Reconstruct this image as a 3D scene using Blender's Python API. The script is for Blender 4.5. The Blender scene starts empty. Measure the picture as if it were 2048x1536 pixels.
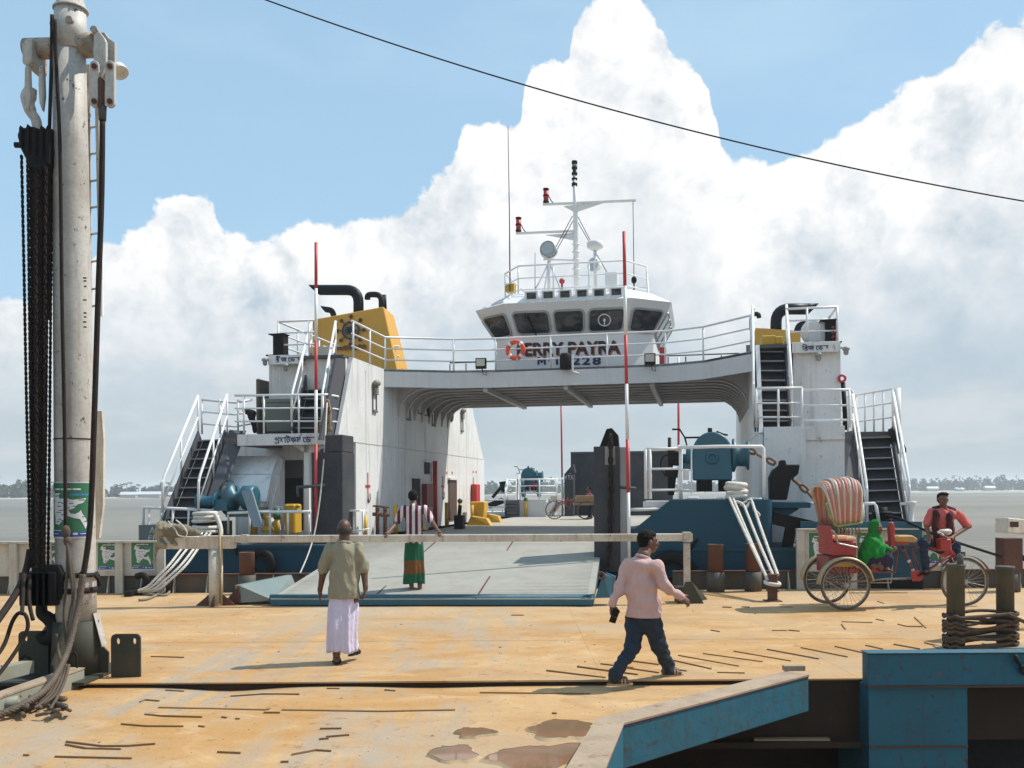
import bpy, bmesh, math, random
import numpy as np
from mathutils import Vector, Matrix, noise
rnd = random.Random(7)
sc = bpy.context.scene
COL = sc.collection
# ------------------------------------------------------------------ camera
EYE, FOC, HOR, ROLL = 1.9, 1900.0, 980.0, 0.0061
cam = bpy.data.cameras.new('camera'); camo = bpy.data.objects.new('camera', cam); COL.objects.link(camo)
camo.location = (0, 0, EYE)
cam.sensor_width = 36; cam.lens = FOC/2048*36
cam.shift_x = 0; cam.shift_y = (HOR-768)/2048
cam.clip_start = 0.1; cam.clip_end = 8000
camo.rotation_mode = 'XYZ'
camo.matrix_world = Matrix.Translation((0, 0, EYE)) @ Matrix.Rotation(math.pi/2, 4, 'X') @ Matrix.Rotation(-ROLL, 4, 'Z')
sc.camera = camo
# ------------------------------------------------------------------ light
SUN_DIR = Vector((1.16, 0.36, 1.62)).normalized()       # towards the sun
sun = bpy.data.lights.new('sun', 'SUN'); suno = bpy.data.objects.new('sun', sun); COL.objects.link(suno)
sun.energy = 5.0; sun.angle = math.radians(0.55); sun.color = (1.0, 0.95, 0.86)
suno.rotation_euler = (-SUN_DIR).to_track_quat('-Z', 'Y').to_euler()
sc.view_settings.view_transform = 'Standard'; sc.view_settings.look = 'None'
sc.view_settings.gamma = 1.0; sc.view_settings.exposure = 0.0; sc.view_settings.use_curve_mapping = False
try:
    sc.cycles.use_denoising = True
    sc.cycles.max_bounces = 6; sc.cycles.volume_bounces = 1
    sc.cycles.sample_clamp_indirect = 6
except Exception: pass
# ------------------------------------------------------------------ node helper
class NT:
    def __init__(s, tree): s.t = tree; s.n = tree.nodes; s.l = tree.links
    def add(s, typ, **kw):
        n = s.n.new(typ)
        for k, v in kw.items(): setattr(n, k, v)
        return n
    def link(s, a, b): s.l.new(a, b)
    def val(s, inp, v):
        if hasattr(v, 'is_output') or hasattr(v, 'links'): s.l.new(v, inp)
        else: inp.default_value = v
    def math(s, op, a, b=0.0, c=None, clamp=False):
        n = s.add('ShaderNodeMath', operation=op, use_clamp=clamp)
        s.val(n.inputs[0], a); s.val(n.inputs[1], b)
        if c is not None: s.val(n.inputs[2], c)
        return n.outputs[0]
    def vmath(s, op, a, b=(0, 0, 0)):
        n = s.add('ShaderNodeVectorMath', operation=op); s.val(n.inputs[0], a); s.val(n.inputs[1], b)
        return n.outputs[0]
    def ramp(s, f, lo, hi, a=0.0, b=1.0, smooth=True):
        n = s.add('ShaderNodeMapRange', interpolation_type='SMOOTHSTEP' if smooth else 'LINEAR', clamp=True)
        s.val(n.inputs[0], f)
        for i, v in enumerate((lo, hi, a, b)): s.val(n.inputs[i+1], v)
        return n.outputs[0]
    def noise(s, vec, scale, detail=5.0, rough=0.55, dist=0.0):
        n = s.add('ShaderNodeTexNoise'); s.val(n.inputs['Vector'], vec)
        n.inputs['Scale'].default_value = scale; n.inputs['Detail'].default_value = detail
        n.inputs['Roughness'].default_value = rough; n.inputs['Distortion'].default_value = dist
        return n.outputs[0]
    def mapping(s, vec, scale=(1, 1, 1), loc=(0, 0, 0), rot=(0, 0, 0)):
        n = s.add('ShaderNodeMapping'); s.val(n.inputs[0], vec)
        n.inputs[1].default_value = loc; n.inputs[2].default_value = rot; n.inputs[3].default_value = scale
        return n.outputs[0]
    def mix(s, f, a, b, mode='MIX'):
        n = s.add('ShaderNodeMix', data_type='RGBA', blend_type=mode, clamp_factor=True)
        s.val(n.inputs[0], f)
        for i, v in ((6, a), (7, b)):
            if isinstance(v, (tuple, list)): v = tuple(v)+(1,)*(4-len(v))
            s.val(n.inputs[i], v)
        return n.outputs[2]
# ------------------------------------------------------------------ world: sky with cumulus
def dir_px(px, py):
    dx, dy = px-1024, py-HOR
    return dx-ROLL*dy, dy+ROLL*dx
def az_el(px, py):
    x, y = dir_px(px, py)
    return math.atan2(x, FOC), math.atan2(-y, math.hypot(FOC, x))
wd = bpy.data.worlds.new('World'); sc.world = wd; wd.use_nodes = True
w = NT(wd.node_tree); w.n.clear()
wo = w.add('ShaderNodeOutputWorld'); bg = w.add('ShaderNodeBackground'); w.link(bg.outputs[0], wo.inputs[0])
sky = w.add('ShaderNodeTexSky', sky_type='NISHITA', sun_disc=False)
sky.sun_elevation = math.asin(SUN_DIR.z); sky.sun_rotation = math.atan2(SUN_DIR.x, SUN_DIR.y)
sky.air_density = 1.0; sky.dust_density = 1.2; sky.ozone_density = 1.6
SKY_STRENGTH = 0.13
skyc = w.mix(1.0, sky.outputs[0], (SKY_STRENGTH,)*3, 'MULTIPLY')
tc = w.add('ShaderNodeTexCoord').outputs['Generated']
sep = w.add('ShaderNodeSeparateXYZ'); w.link(tc, sep.inputs[0])
az = w.math('ARCTAN2', sep.outputs[0], sep.outputs[1])
el = w.math('ARCSINE', sep.outputs[2])
TOP = [(-500, 640), (-300, 560), (0, 600), (120, 590), (200, 520), (270, 470), (340, 418), (385, 412), (425, 440), (450, 492), (520, 500), (590, 470), (640, 452),
       (720, 432), (800, 402), (870, 370), (910, 330), (940, 262), (985, 248), (1030, 262), (1048, 180), (1075, 130), (1105, 112), (1135, 96), (1150, 40), (1185, 8),
       (1240, 2), (1300, 22), (1325, 62), (1345, 112), (1385, 150), (1410, 198), (1432, 262), (1452, 330), (1480, 356), (1520, 346), (1580, 312), (1640, 288),
       (1690, 262), (1740, 228), (1800, 206), (1850, 178), (1920, 132), (2000, 102), (2060, 88), (2200, 60), (2400, 160), (2600, 300)]
fc = w.add('ShaderNodeFloatCurve'); cv = fc.mapping.curves[0]
AZ0, AZ1, ELM = -0.72, 0.72, 0.7
pts = sorted(((az_el(x, y)[0]-AZ0)/(AZ1-AZ0), az_el(x, y)[1]/ELM) for x, y in TOP)
pts = [(0.0, 0.36)]+pts+[(1.0, 0.42)]
while len(cv.points) < len(pts): cv.points.new(0.5, 0.5)
for p, (a, b) in zip(cv.points, pts): p.location = (a, b); p.handle_type = 'AUTO_CLAMPED'
fc.mapping.update()
w.link(w.ramp(az, AZ0, AZ1, 0, 1, False), fc.inputs['Value'])
topn = w.math('MULTIPLY', fc.outputs[0], ELM)
far_top = w.math('MULTIPLY_ADD', w.noise(tc, 2.3, 2.0), 0.75, -0.08)
outside = w.ramp(w.math('ABSOLUTE', az), 0.62, 0.80)
top = w.math('ADD', w.math('MULTIPLY', topn, w.math('SUBTRACT', 1.0, outside)), w.math('MULTIPLY', far_top, outside))
def puff(vec):
    v1 = w.add('ShaderNodeTexVoronoi', feature='F1'); w.link(vec, v1.inputs['Vector'])
    v1.inputs['Scale'].default_value = 17; v1.inputs['Detail'].default_value = 2.6; v1.inputs['Roughness'].default_value = 0.55
    v1.inputs['Lacunarity'].default_value = 2.6; v1.normalize = True
    n1 = w.noise(vec, 8.0, 7.0, 0.58)
    return w.math('ADD', w.math('MULTIPLY', v1.outputs['Distance'], -0.62), n1)
wob = w.add('ShaderNodeTexNoise'); w.link(tc, wob.inputs[0]); wob.inputs['Scale'].default_value = 11; wob.inputs['Detail'].default_value = 4
vec = w.vmath('ADD', tc, w.vmath('MULTIPLY', w.vmath('SUBTRACT', wob.outputs['Color'], (0.5, 0.5, 0.5)), (0.05, 0.05, 0.05)))
pz = puff(vec)
pz2 = puff(w.vmath('ADD', vec, (0.020, 0.0, 0.018)))
below = w.math('SUBTRACT', top, el)                                   # angle under the cloud's general top line
d = w.math('ADD', below, w.math('MULTIPLY', w.math('SUBTRACT', pz, 0.26), 0.088))
alpha = w.ramp(d, -0.001, 0.0055)
relief = w.math('SUBTRACT', pz, pz2)
big = w.noise(w.mapping(tc, (1.0, 1.0, 1.7)), 4.6, 5.0, 0.55)
dp = w.math('ADD', below, w.math('MULTIPLY', w.math('SUBTRACT', big, 0.5), 0.10))
lit = w.ramp(dp, -0.01, 0.30, 0.84, 0.10)
lit = w.math('ADD', lit, w.math('MULTIPLY', relief, w.ramp(dp, 0.01, 0.25, 2.7, 1.0)))
lit = w.math('ADD', lit, w.math('MULTIPLY_ADD', big, 1.35, -0.70))
lit = w.math('ADD', lit, w.math('MULTIPLY', w.ramp(az, -0.02, 0.10, 0.0, 0.16), w.ramp(az, 0.18, 0.30, 1.0, 0.3)))
lit = w.ramp(lit, 0.0, 0.86, 0, 1, False)
cloudc = w.mix(lit, (0.555, 0.65, 0.73), (1.03, 1.03, 1.03))
# cloud bases fade into the hazy lower sky
low = w.ramp(el, 0.02, 0.24)
hazec = w.mix(w.ramp(el, 0.0, 0.17), (0.53, 0.61, 0.645), (0.46, 0.585, 0.685))
stre = w.noise(w.mapping(tc, (1.0, 1.0, 3.2), (3.1, 0, 0)), 6.5, 5.0, 0.55)
hazec = w.mix(w.ramp(stre, 0.42, 0.70, 0, 0.75), hazec, (0.70, 0.745, 0.77))
cloudc = w.mix(w.math('MULTIPLY_ADD', low, 0.93, 0.04), hazec, cloudc)
# thin veil over the blue
veil = w.noise(w.mapping(tc, (1, 1, 2.4), (0.4, 0, 0)), 3.4, 5.0, 0.5)
skyb = w.mix(w.ramp(veil, 0.44, 0.70, 0.0, 0.85), skyc, (0.64, 0.72, 0.78))
skyb = w.mix(w.ramp(el, 0.10, 0.52, 0.88, 0.74), skyb, (0.44, 0.695, 0.925))
fin = w.mix(alpha, skyb, cloudc)
fin = w.mix(w.ramp(el, -0.05, 0.0), (0.40, 0.44, 0.45), fin)
w.link(fin, bg.inputs[0]); bg.inputs[1].default_value = 1.0
wd.cycles.sampling_method = 'MANUAL'; wd.cycles.sample_map_resolution = 1024
# ------------------------------------------------------------------ materials
MATS = {}
def paint(name, col, rough=0.5, dirt=0.18, dirtc=(0.16, 0.11, 0.07), rust=0.0, streak=0.0, bump=0.15, scale=1.0, metal=0.0, spec=0.5, rustc=(0.13, 0.045, 0.018), chip=0.0, chipc=(0.05, 0.045, 0.04), dent=0.0):
    if name in MATS: return MATS[name]
    m = bpy.data.materials.new(name); m.use_nodes = True; MATS[name] = m
    t = NT(m.node_tree); b = t.n['Principled BSDF']
    tcn = t.add('ShaderNodeTexCoord').outputs['Object']
    n1 = t.noise(tcn, 1.3*scale, 6, 0.6)
    c = t.mix(t.ramp(n1, 0.35, 0.75, 0, dirt), col, dirtc)
    fine = t.noise(tcn, 22*scale, 4, 0.6)
    c = t.mix(t.ramp(fine, 0.35, 0.7, 0, dirt*0.45), c, dirtc)
    if streak:
        st = t.noise(t.mapping(tcn, (7*scale, 7*scale, 0.45*scale)), 1.0, 5, 0.6)
        c = t.mix(t.ramp(st, 0.50, 0.74, 0, streak), c, dirtc)
    if chip:
        cn = t.noise(t.mapping(tcn, (1, 1, 0.7)), 9*scale, 7, 0.68)
        c = t.mix(t.ramp(cn, 0.655-0.12*chip, 0.68-0.12*chip, 0, 0.92), c, chipc)
    if rust:
        rn = t.noise(tcn, 3.1*scale, 8, 0.68, 0.6)
        rr = t.ramp(rn, 0.70-0.28*rust, 0.80-0.22*rust, 0, 0.9)
        c = t.mix(rr, c, t.mix(t.noise(tcn, 14*scale), rustc, (0.22, 0.09, 0.035)))
    t.link(c, b.inputs['Base Color'])
    t.link(t.math('ADD', t.math('MULTIPLY', n1, 0.30), rough-0.13), b.inputs['Roughness'])
    b.inputs['Metallic'].default_value = metal
    b.inputs['Specular IOR Level'].default_value = spec
    if bump:
        bp = t.add('ShaderNodeBump'); bp.inputs['Strength'].default_value = bump; bp.inputs['Distance'].default_value = 0.01
        t.link(t.math('ADD', t.noise(tcn, 9*scale, 6, 0.6), t.math('MULTIPLY', t.noise(tcn, 1.7*scale, 2), 3.0*dent)), bp.inputs['Height']); t.link(bp.outputs[0], b.inputs['Normal'])
    return m
def plain(name, col, rough=0.6, metal=0.0, emit=None):
    if name in MATS: return MATS[name]
    m = bpy.data.materials.new(name); m.use_nodes = True; MATS[name] = m
    t = NT(m.node_tree); b = t.n['Principled BSDF']
    tcn = t.add('ShaderNodeTexCoord').outputs['Object']
    t.link(t.mix(t.ramp(t.noise(tcn, 30, 4), 0.3, 0.7, 0, 0.3), col, tuple(x*0.7 for x in col)), b.inputs['Base Color'])
    b.inputs['Roughness'].default_value = rough; b.inputs['Metallic'].default_value = metal
    return m
def fabric(name, col, col2=None, kind=None, scale=1.0, rough=0.85):
    if name in MATS: return MATS[name]
    m = bpy.data.materials.new(name); m.use_nodes = True; MATS[name] = m
    t = NT(m.node_tree); b = t.n['Principled BSDF']
    tcn = t.add('ShaderNodeTexCoord').outputs['Object']
    n = t.noise(tcn, 7*scale, 5, 0.6)
    c = t.mix(t.ramp(n, 0.3, 0.75, 0, 0.35), col, tuple(x*0.72 for x in col))
    if kind == 'stripe':
        s = t.add('ShaderNodeSeparateXYZ'); t.link(tcn, s.inputs[0])
        wv = t.math('SINE', t.math('MULTIPLY', s.outputs[0], 62))
        c = t.mix(t.ramp(wv, -0.12, 0.12), c, col2)
    elif kind == 'patch':
        c = t.mix(t.ramp(t.noise(t.mapping(tcn, (1, 1, 0.8)), 4.2, 3), 0.47, 0.52), c, col2)
    elif kind == 'band':
        s = t.add('ShaderNodeSeparateXYZ'); t.link(tcn, s.inputs[0])
        a = t.math('ADD', s.outputs[2], t.math('MULTIPLY', t.noise(tcn, 5), 0.12))
        c = t.mix(t.math('MULTIPLY', t.ramp(a, 0.40, 0.43), t.ramp(a, 0.62, 0.65, 1, 0)), c, col2)
    t.link(c, b.inputs['Base Color']); b.inputs['Roughness'].default_value = rough
    b.inputs['Specular IOR Level'].default_value = 0.25
    bp = t.add('ShaderNodeBump'); bp.inputs['Strength'].default_value = 0.75; bp.inputs['Distance'].default_value = 0.02
    t.link(t.math('ADD', t.noise(t.mapping(tcn, (1.3, 1.3, 0.55), rot=(0.3, 0.5, 0.2)), 13*scale, 4, 0.55, 1.2), t.math('MULTIPLY', t.noise(t.mapping(tcn, (1, 1, 0.5), rot=(-0.4, -0.3, 0)), 26*scale, 3), 0.5)), bp.inputs['Height']); t.link(bp.outputs[0], b.inputs['Normal'])
    return m
WHITE = paint('white_paint', (0.80, 0.80, 0.79), 0.45, 0.10, streak=0.16, dirtc=(0.30, 0.27, 0.24), bump=0.06)
WHITER = paint('white_rail', (0.78, 0.78, 0.77), 0.4, 0.12, bump=0.05, rust=0.08)
OLDWHITE = paint('worn_white', (0.62, 0.58, 0.50), 0.6, 0.55, rust=0.24, streak=0.55, dirtc=(0.22, 0.15, 0.09), scale=1.6, chip=0.15)
CRANEW = paint('crane_white', (0.52, 0.505, 0.47), 0.55, 0.55, rust=0.16, streak=0.55, scale=1.3, chip=0.28, dirtc=(0.20, 0.15, 0.11))
GREY = paint('grey_deck_paint', (0.075, 0.085, 0.105), 0.6, 0.25, streak=0.1, spec=0.2)
DGREY = paint('dark_grey_steel', (0.036, 0.042, 0.054), 0.6, 0.3, streak=0.2, spec=0.15, dirtc=(0.14, 0.12, 0.10))
HULL = paint('hull_blue', (0.014, 0.072, 0.115), 0.5, spec=0.15, dirt=0.25, streak=0.22, rust=0.10, dirtc=(0.05, 0.06, 0.06))
TEAL = paint('winch_teal', (0.012, 0.105, 0.155), 0.4, 0.3, rust=0.05, dirtc=(0.05, 0.07, 0.07))
BEAMB = paint('beam_blue', (0.020, 0.118, 0.175), 0.55, 0.45, streak=0.65, rust=0.30, dirtc=(0.045, 0.07, 0.07), scale=1.6, rustc=(0.12, 0.05, 0.038), spec=0.3, chip=0.40, chipc=(0.075, 0.05, 0.04), bump=0.5, dent=1.0)
YELLOW = paint('funnel_yellow', (0.66, 0.34, 0.035), 0.5, 0.16, streak=0.22, dirtc=(0.34, 0.18, 0.05))
SAFEY = paint('safety_yellow', (0.62, 0.36, 0.02), 0.5, 0.2, rust=0.1)
BLACKP = paint('black_pipe', (0.008, 0.010, 0.016), 0.5, 0.2, spec=0.2, dirtc=(0.05, 0.045, 0.04))
BLACK = paint('black_steel', (0.007, 0.007, 0.008), 0.6, 0.3, spec=0.15, dirtc=(0.035, 0.03, 0.025), rust=0.06)
DARKM = paint('dark_rope_steel', (0.015, 0.012, 0.011), 0.7, 0.5, spec=0.15, dirtc=(0.055, 0.038, 0.028), scale=5)
RUST = paint('rusty_brown', (0.11, 0.040, 0.026), 0.75, 0.5, rust=0.5, scale=2, dirtc=(0.06, 0.04, 0.03))
GRNGREY = paint('green_grey_steel', (0.036, 0.042, 0.034), 0.6, spec=0.2, dirt=0.4, rust=0.10, streak=0.3, dirtc=(0.10, 0.08, 0.05), scale=2)
CHAINT = paint('tan_chain', (0.22, 0.125, 0.07), 0.7, 0.4, scale=6)
ROPEW = paint('white_rope', (0.66, 0.63, 0.57), 0.85, 0.35, dirtc=(0.32, 0.27, 0.21), scale=6, bump=0.5)
RED = paint('red_paint', (0.50, 0.022, 0.025), 0.45, 0.2)
REDP = paint('pole_red', (0.56, 0.03, 0.035), 0.5, 0.15)
ORANGE = paint('ring_orange', (0.75, 0.075, 0.035), 0.5, 0.12)
DARK = plain('dark_interior', (0.012, 0.013, 0.015), 0.8)
NAVY = plain('navy_lettering', (0.012, 0.03, 0.10), 0.6)
GREENC = paint('green_paint', (0.02, 0.13, 0.06), 0.5, 0.2)
SKIN = paint('brown_skin', (0.150, 0.070, 0.042), 0.55, 0.15, dirtc=(0.06, 0.026, 0.016), bump=0.1, scale=4)
SKIND = paint('dark_skin', (0.095, 0.040, 0.025), 0.5, 0.15, dirtc=(0.04, 0.02, 0.012), bump=0.1, scale=4)
HAIR = paint('black_hair', (0.006, 0.005, 0.005), 0.7, 0.2, spec=0.12, scale=20, bump=0.5, dirtc=(0.02, 0.016, 0.014))
# ------------------------------------------------------------------ mesh builder and scene tree
MW = {}
def V(*a): return Vector(a[0]) if len(a) == 1 else Vector(a)
class MB:
    def __init__(s, local=False): s.v = []; s.f = []; s.sm = []; s.local = local
    def _add(s, vs, fs, smooth=False):
        o = len(s.v); s.v += [tuple(v) for v in vs]
        for f in fs: s.f.append(tuple(i+o for i in f)); s.sm.append(smooth)
        return s
    def box(s, c, size, rot=None):
        x, y, z = (q/2 for q in size); c = V(c)
        vs = [V(a*x, b*y, d*z) for a in (-1, 1) for b in (-1, 1) for d in (-1, 1)]
        if rot is not None: vs = [rot @ v for v in vs]
        return s._add([c+v for v in vs], [(0, 1, 3, 2), (4, 6, 7, 5), (0, 4, 5, 1), (2, 3, 7, 6), (0, 2, 6, 4), (1, 5, 7, 3)])
    def mm(s, lo, hi):
        lo, hi = V(lo), V(hi); return s.box((lo+hi)/2, hi-lo)
    def prism(s, poly, ext):
        n = len(poly); e = V(ext); p = [V(q) for q in poly]
        fs = [tuple(range(n))[::-1], tuple(range(n, 2*n))]+[(i, (i+1) % n, n+(i+1) % n, n+i) for i in range(n)]
        return s._add(p+[q+e for q in p], fs)
    def quad(s, *p): return s._add(p, [tuple(range(len(p)))])
    def hull8(s, a, b):
        """solid between two quads a, b (same winding)"""
        n = len(a)
        return s._add(list(a)+list(b), [tuple(range(n))[::-1], tuple(range(n, 2*n))]+[(i, (i+1) % n, n+(i+1) % n, n+i) for i in range(n)])
    def bar(s, p0, p1, wd, ht, up=(0, 0, 1)):
        p0, p1 = V(p0), V(p1); d = (p1-p0); L = d.length; d.normalize(); u = V(up)
        r = d.cross(u)
        if r.length < 1e-4: r = d.cross(V(1, 0, 0))
        r.normalize(); u = r.cross(d)
        q = [p0+r*a*wd/2+u*b*ht/2 for a, b in ((-1, -1), (1, -1), (1, 1), (-1, 1))]
        return s.hull8(q, [x+d*L for x in q])
    def tube(s, pts, r, n=8, caps=True, closed=False):
        pts = [V(p) for p in pts]; rings = []; m = len(pts); up = None
        rr = r if hasattr(r, '__len__') else [r]*m
        for i, p in enumerate(pts):
            a = pts[(i-1) % m] if (closed or i > 0) else p; b = pts[(i+1) % m] if (closed or i < m-1) else p
            d = (b-a)
            if d.length < 1e-9: d = V(0, 0, 1)
            d.normalize()
            if up is None: up = V(0, 0, 1) if abs(d.z) < 0.9 else V(1, 0, 0)
            x = d.cross(up)
            if x.length < 1e-5: x = d.cross(V(0.3, 1, 0.2))
            x.normalize(); y = x.cross(d).normalized(); up = y
            rings.append([p+(x*math.cos(t)+y*math.sin(t))*rr[i] for t in (2*math.pi*k/n for k in range(n))])
        o = len(s.v); s.v += [tuple(q) for ring in rings for q in ring]
        for i in range(m if closed else m-1):
            j = (i+1) % m
            for k in range(n):
                s.f.append((o+i*n+k, o+i*n+(k+1) % n, o+j*n+(k+1) % n, o+j*n+k)); s.sm.append(True)
        if caps and not closed:
            s.f.append(tuple(o+k for k in range(n))[::-1]); s.sm.append(False)
            s.f.append(tuple(o+(m-1)*n+k for k in range(n))); s.sm.append(False)
        return s
    def cyl(s, p0, p1, r0, r1=None, n=12, caps=True):
        return s.tube([p0, p1], [r0, r0 if r1 is None else r1], n, caps)
    def lathe(s, o, prof, n=16, axis=(0, 0, 1)):
        a = V(axis).normalized(); x = a.cross(V(0, 1, 0) if abs(a.y) < 0.9 else V(1, 0, 0)).normalized(); y = a.cross(x); o = V(o)
        b = len(s.v)
        for r, h in prof:
            for k in range(n):
                t = 2*math.pi*k/n; s.v.append(tuple(o+a*h+(x*math.cos(t)+y*math.sin(t))*r))
        for i in range(len(prof)-1):
            for k in range(n):
                s.f.append((b+i*n+k, b+i*n+(k+1) % n, b+(i+1)*n+(k+1) % n, b+(i+1)*n+k)); s.sm.append(True)
        s.f.append(tuple(b+k for k in range(n))[::-1]); s.sm.append(False)
        s.f.append(tuple(b+(len(prof)-1)*n+k for k in range(n))); s.sm.append(False)
        return s
    def ell(s, c, r, nu=12, nv=8, rot=None):
        c = V(c); b = len(s.v); rx, ry, rz = (r, r, r) if not hasattr(r, '__len__') else r
        for i in range(nv+1):
            ph = math.pi*i/nv
            for k in range(nu):
                t = 2*math.pi*k/nu; q = V(rx*math.sin(ph)*math.cos(t), ry*math.sin(ph)*math.sin(t), rz*math.cos(ph))
                s.v.append(tuple(c+(rot @ q if rot is not None else q)))
        for i in range(nv):
            for k in range(nu):
                s.f.append((b+i*nu+k, b+(i+1)*nu+k, b+(i+1)*nu+(k+1) % nu, b+i*nu+(k+1) % nu)); s.sm.append(True)
        return s
    def torus(s, c, R, r, axis=(0, 0, 1), n=20, m=8, ry=None, arc=(0, 2*math.pi)):
        a = V(axis).normalized(); x = a.cross(V(0, 0, 1) if abs(a.z) < 0.9 else V(1, 0, 0)).normalized(); y = a.cross(x); c = V(c)
        full = abs(arc[1]-arc[0]-2*math.pi) < 1e-6
        ts = [arc[0]+(arc[1]-arc[0])*k/(n if full else n-1) for k in range(n)]
        return s.tube([c+x*math.cos(t)*R+y*math.sin(t)*(ry or R) for t in ts], r, m, True, full)
    def build(s, name, mat, parent=None, bev=0.0, smooth=None, label=None, kind=None, seg=1):
        me = bpy.data.meshes.new(name)
        vs = s.v
        if parent is not None and not s.local:
            inv = MW[parent.name].inverted(); vs = [tuple(inv @ V(v)) for v in vs]
        me.from_pydata(vs, [], s.f); me.validate()
        if len(me.polygons) == len(s.sm): me.polygons.foreach_set('use_smooth', s.sm if smooth is None else [smooth]*len(s.sm))
        me.materials.append(mat); me.update()
        o = bpy.data.objects.new(name, me); COL.objects.link(o)
        if parent is not None: o.parent = parent; MW[o.name] = MW[parent.name]
        else: MW[o.name] = Matrix.Identity(4)
        if bev:
            md = o.modifiers.new('bevel', 'BEVEL'); md.width = bev; md.segments = seg; md.limit_method = 'ANGLE'; md.angle_limit = math.radians(40)
        if label: o['label'] = label
        if kind: o['kind'] = kind
        return o
def thing(name, label, cat, loc=(0, 0, 0), rz=0.0, group=None):
    o = bpy.data.objects.new(name, None); COL.objects.link(o); o.empty_display_size = 0.2
    o.location = loc; o.rotation_euler = (0, 0, rz); o['label'] = label; o['category'] = cat
    if group: o['group'] = group
    MW[o.name] = Matrix.Translation(V(loc)) @ Matrix.Rotation(rz, 4, 'Z')
    return o
def tag(o, label, cat, group=None):
    o['label'] = label; o['category'] = cat
    if group: o['group'] = group
    return o
def recenter(o):
    """origin of a one-mesh thing to the middle of its foot"""
    xs = [v.co for v in o.data.vertices]
    lo = V(min(v.x for v in xs), min(v.y for v in xs), min(v.z for v in xs)); hi = V(max(v.x for v in xs), max(v.y for v in xs), 0)
    c = V((lo.x+hi.x)/2, (lo.y+hi.y)/2, lo.z)
    o.data.transform(Matrix.Translation(-c)); o.location = c
    return o
# pixel of the photograph -> point
def WD(px, py, D):
    x, y = dir_px(px, py); return V(x*D/FOC, D, EYE-y*D/FOC)
def WZ(px, py, z=0.0):
    x, y = dir_px(px, py); return WD(px, py, (EYE-z)*FOC/y)
PSI = math.radians(11.2); CP, SP = math.cos(PSI), math.sin(PSI)
U0, V0 = -3.5, 20.0
def w2f(p): return V(p.x*CP-p.y*SP-U0, p.x*SP+p.y*CP-V0, p.z)
FROOT = Matrix.Translation(V(U0*CP+V0*SP, -U0*SP+V0*CP, 0)) @ Matrix.Rotation(-PSI, 4, 'Z')
def FW(px, py, wv):            # on the ferry's transverse plane w
    x, y = dir_px(px, py); k = x/FOC; return w2f(WD(px, py, (wv+V0)/(k*SP+CP)))
def FU(px, py, u):             # on the ferry's longitudinal plane u
    x, y = dir_px(px, py); k = x/FOC; return w2f(WD(px, py, (u+U0)/(k*CP-SP)))
def FZ(px, py, z): return w2f(WZ(px, py, z))
def Z(v, z): return V(v.x, v.y, z)
# ------------------------------------------------------------------ setting: river, far bank, haze
WATER_Z = -1.6
def mat_water():
    m = bpy.data.materials.new('river_water'); m.use_nodes = True; t = NT(m.node_tree); b = t.n['Principled BSDF']
    p = t.add('ShaderNodeNewGeometry').outputs['Position']
    big = t.math('ADD', t.math('MULTIPLY', t.noise(t.mapping(p, (0.006, 0.03, 1)), 1.0, 4), 0.6), t.math('MULTIPLY', t.noise(t.mapping(p, (0.10, 0.75, 1)), 1.0, 4, 0.7), 0.4))
    t.link(t.mix(t.ramp(big, 0.42, 0.58), (0.135, 0.115, 0.080), (0.20, 0.175, 0.125)), b.inputs['Base Color'])
    b.inputs['Roughness'].default_value = 0.35; b.inputs['Specular IOR Level'].default_value = 0.22
    bp = t.add('ShaderNodeBump'); bp.inputs['Strength'].default_value = 1.0; bp.inputs['Distance'].default_value = 0.22
    t.link(t.math('ADD', t.noise(t.mapping(p, (0.9, 2.2, 1)), 1.0, 5, 0.6), t.noise(t.mapping(p, (0.08, 0.3, 1)), 1.0, 3)), bp.inputs['Height'])
    t.link(bp.outputs[0], b.inputs['Normal']); return m
mb = MB(); mb.quad((-3500, -300, WATER_Z), (3500, -300, WATER_Z), (3500, 5000, WATER_Z), (-3500, 5000, WATER_Z))
o = mb.build('river_water', mat_water()); o['kind'] = 'structure'
SHORE = [(-2600, 470), (-700, 500), (-250, 540), (0, 640), (150, 760), (400, 800), (900, 830), (3000, 900)]
def shore_y(x):
    for (a, b), (c, d) in zip(SHORE, SHORE[1:]):
        if a <= x <= c: return b+(d-b)*(x-a)/(c-a)
    return SHORE[-1][1]
SAND = paint('far_sand', (0.46, 0.42, 0.34), 0.9, 0.1, scale=0.02, bump=0)
mb = MB(); xs = list(range(-2600, 3001, 40))
for a, b in zip(xs, xs[1:]):
    for y0, z0, y1, z1 in ((0, -1.75, 18, -0.9), (18, -0.9, 900, 0.4)):
        mb._add([(a, shore_y(a)+y0, z0), (b, shore_y(b)+y0, z0), (b, shore_y(b)+y1, z1), (a, shore_y(a)+y1, z1)], [(0, 1, 2, 3)])
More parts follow.
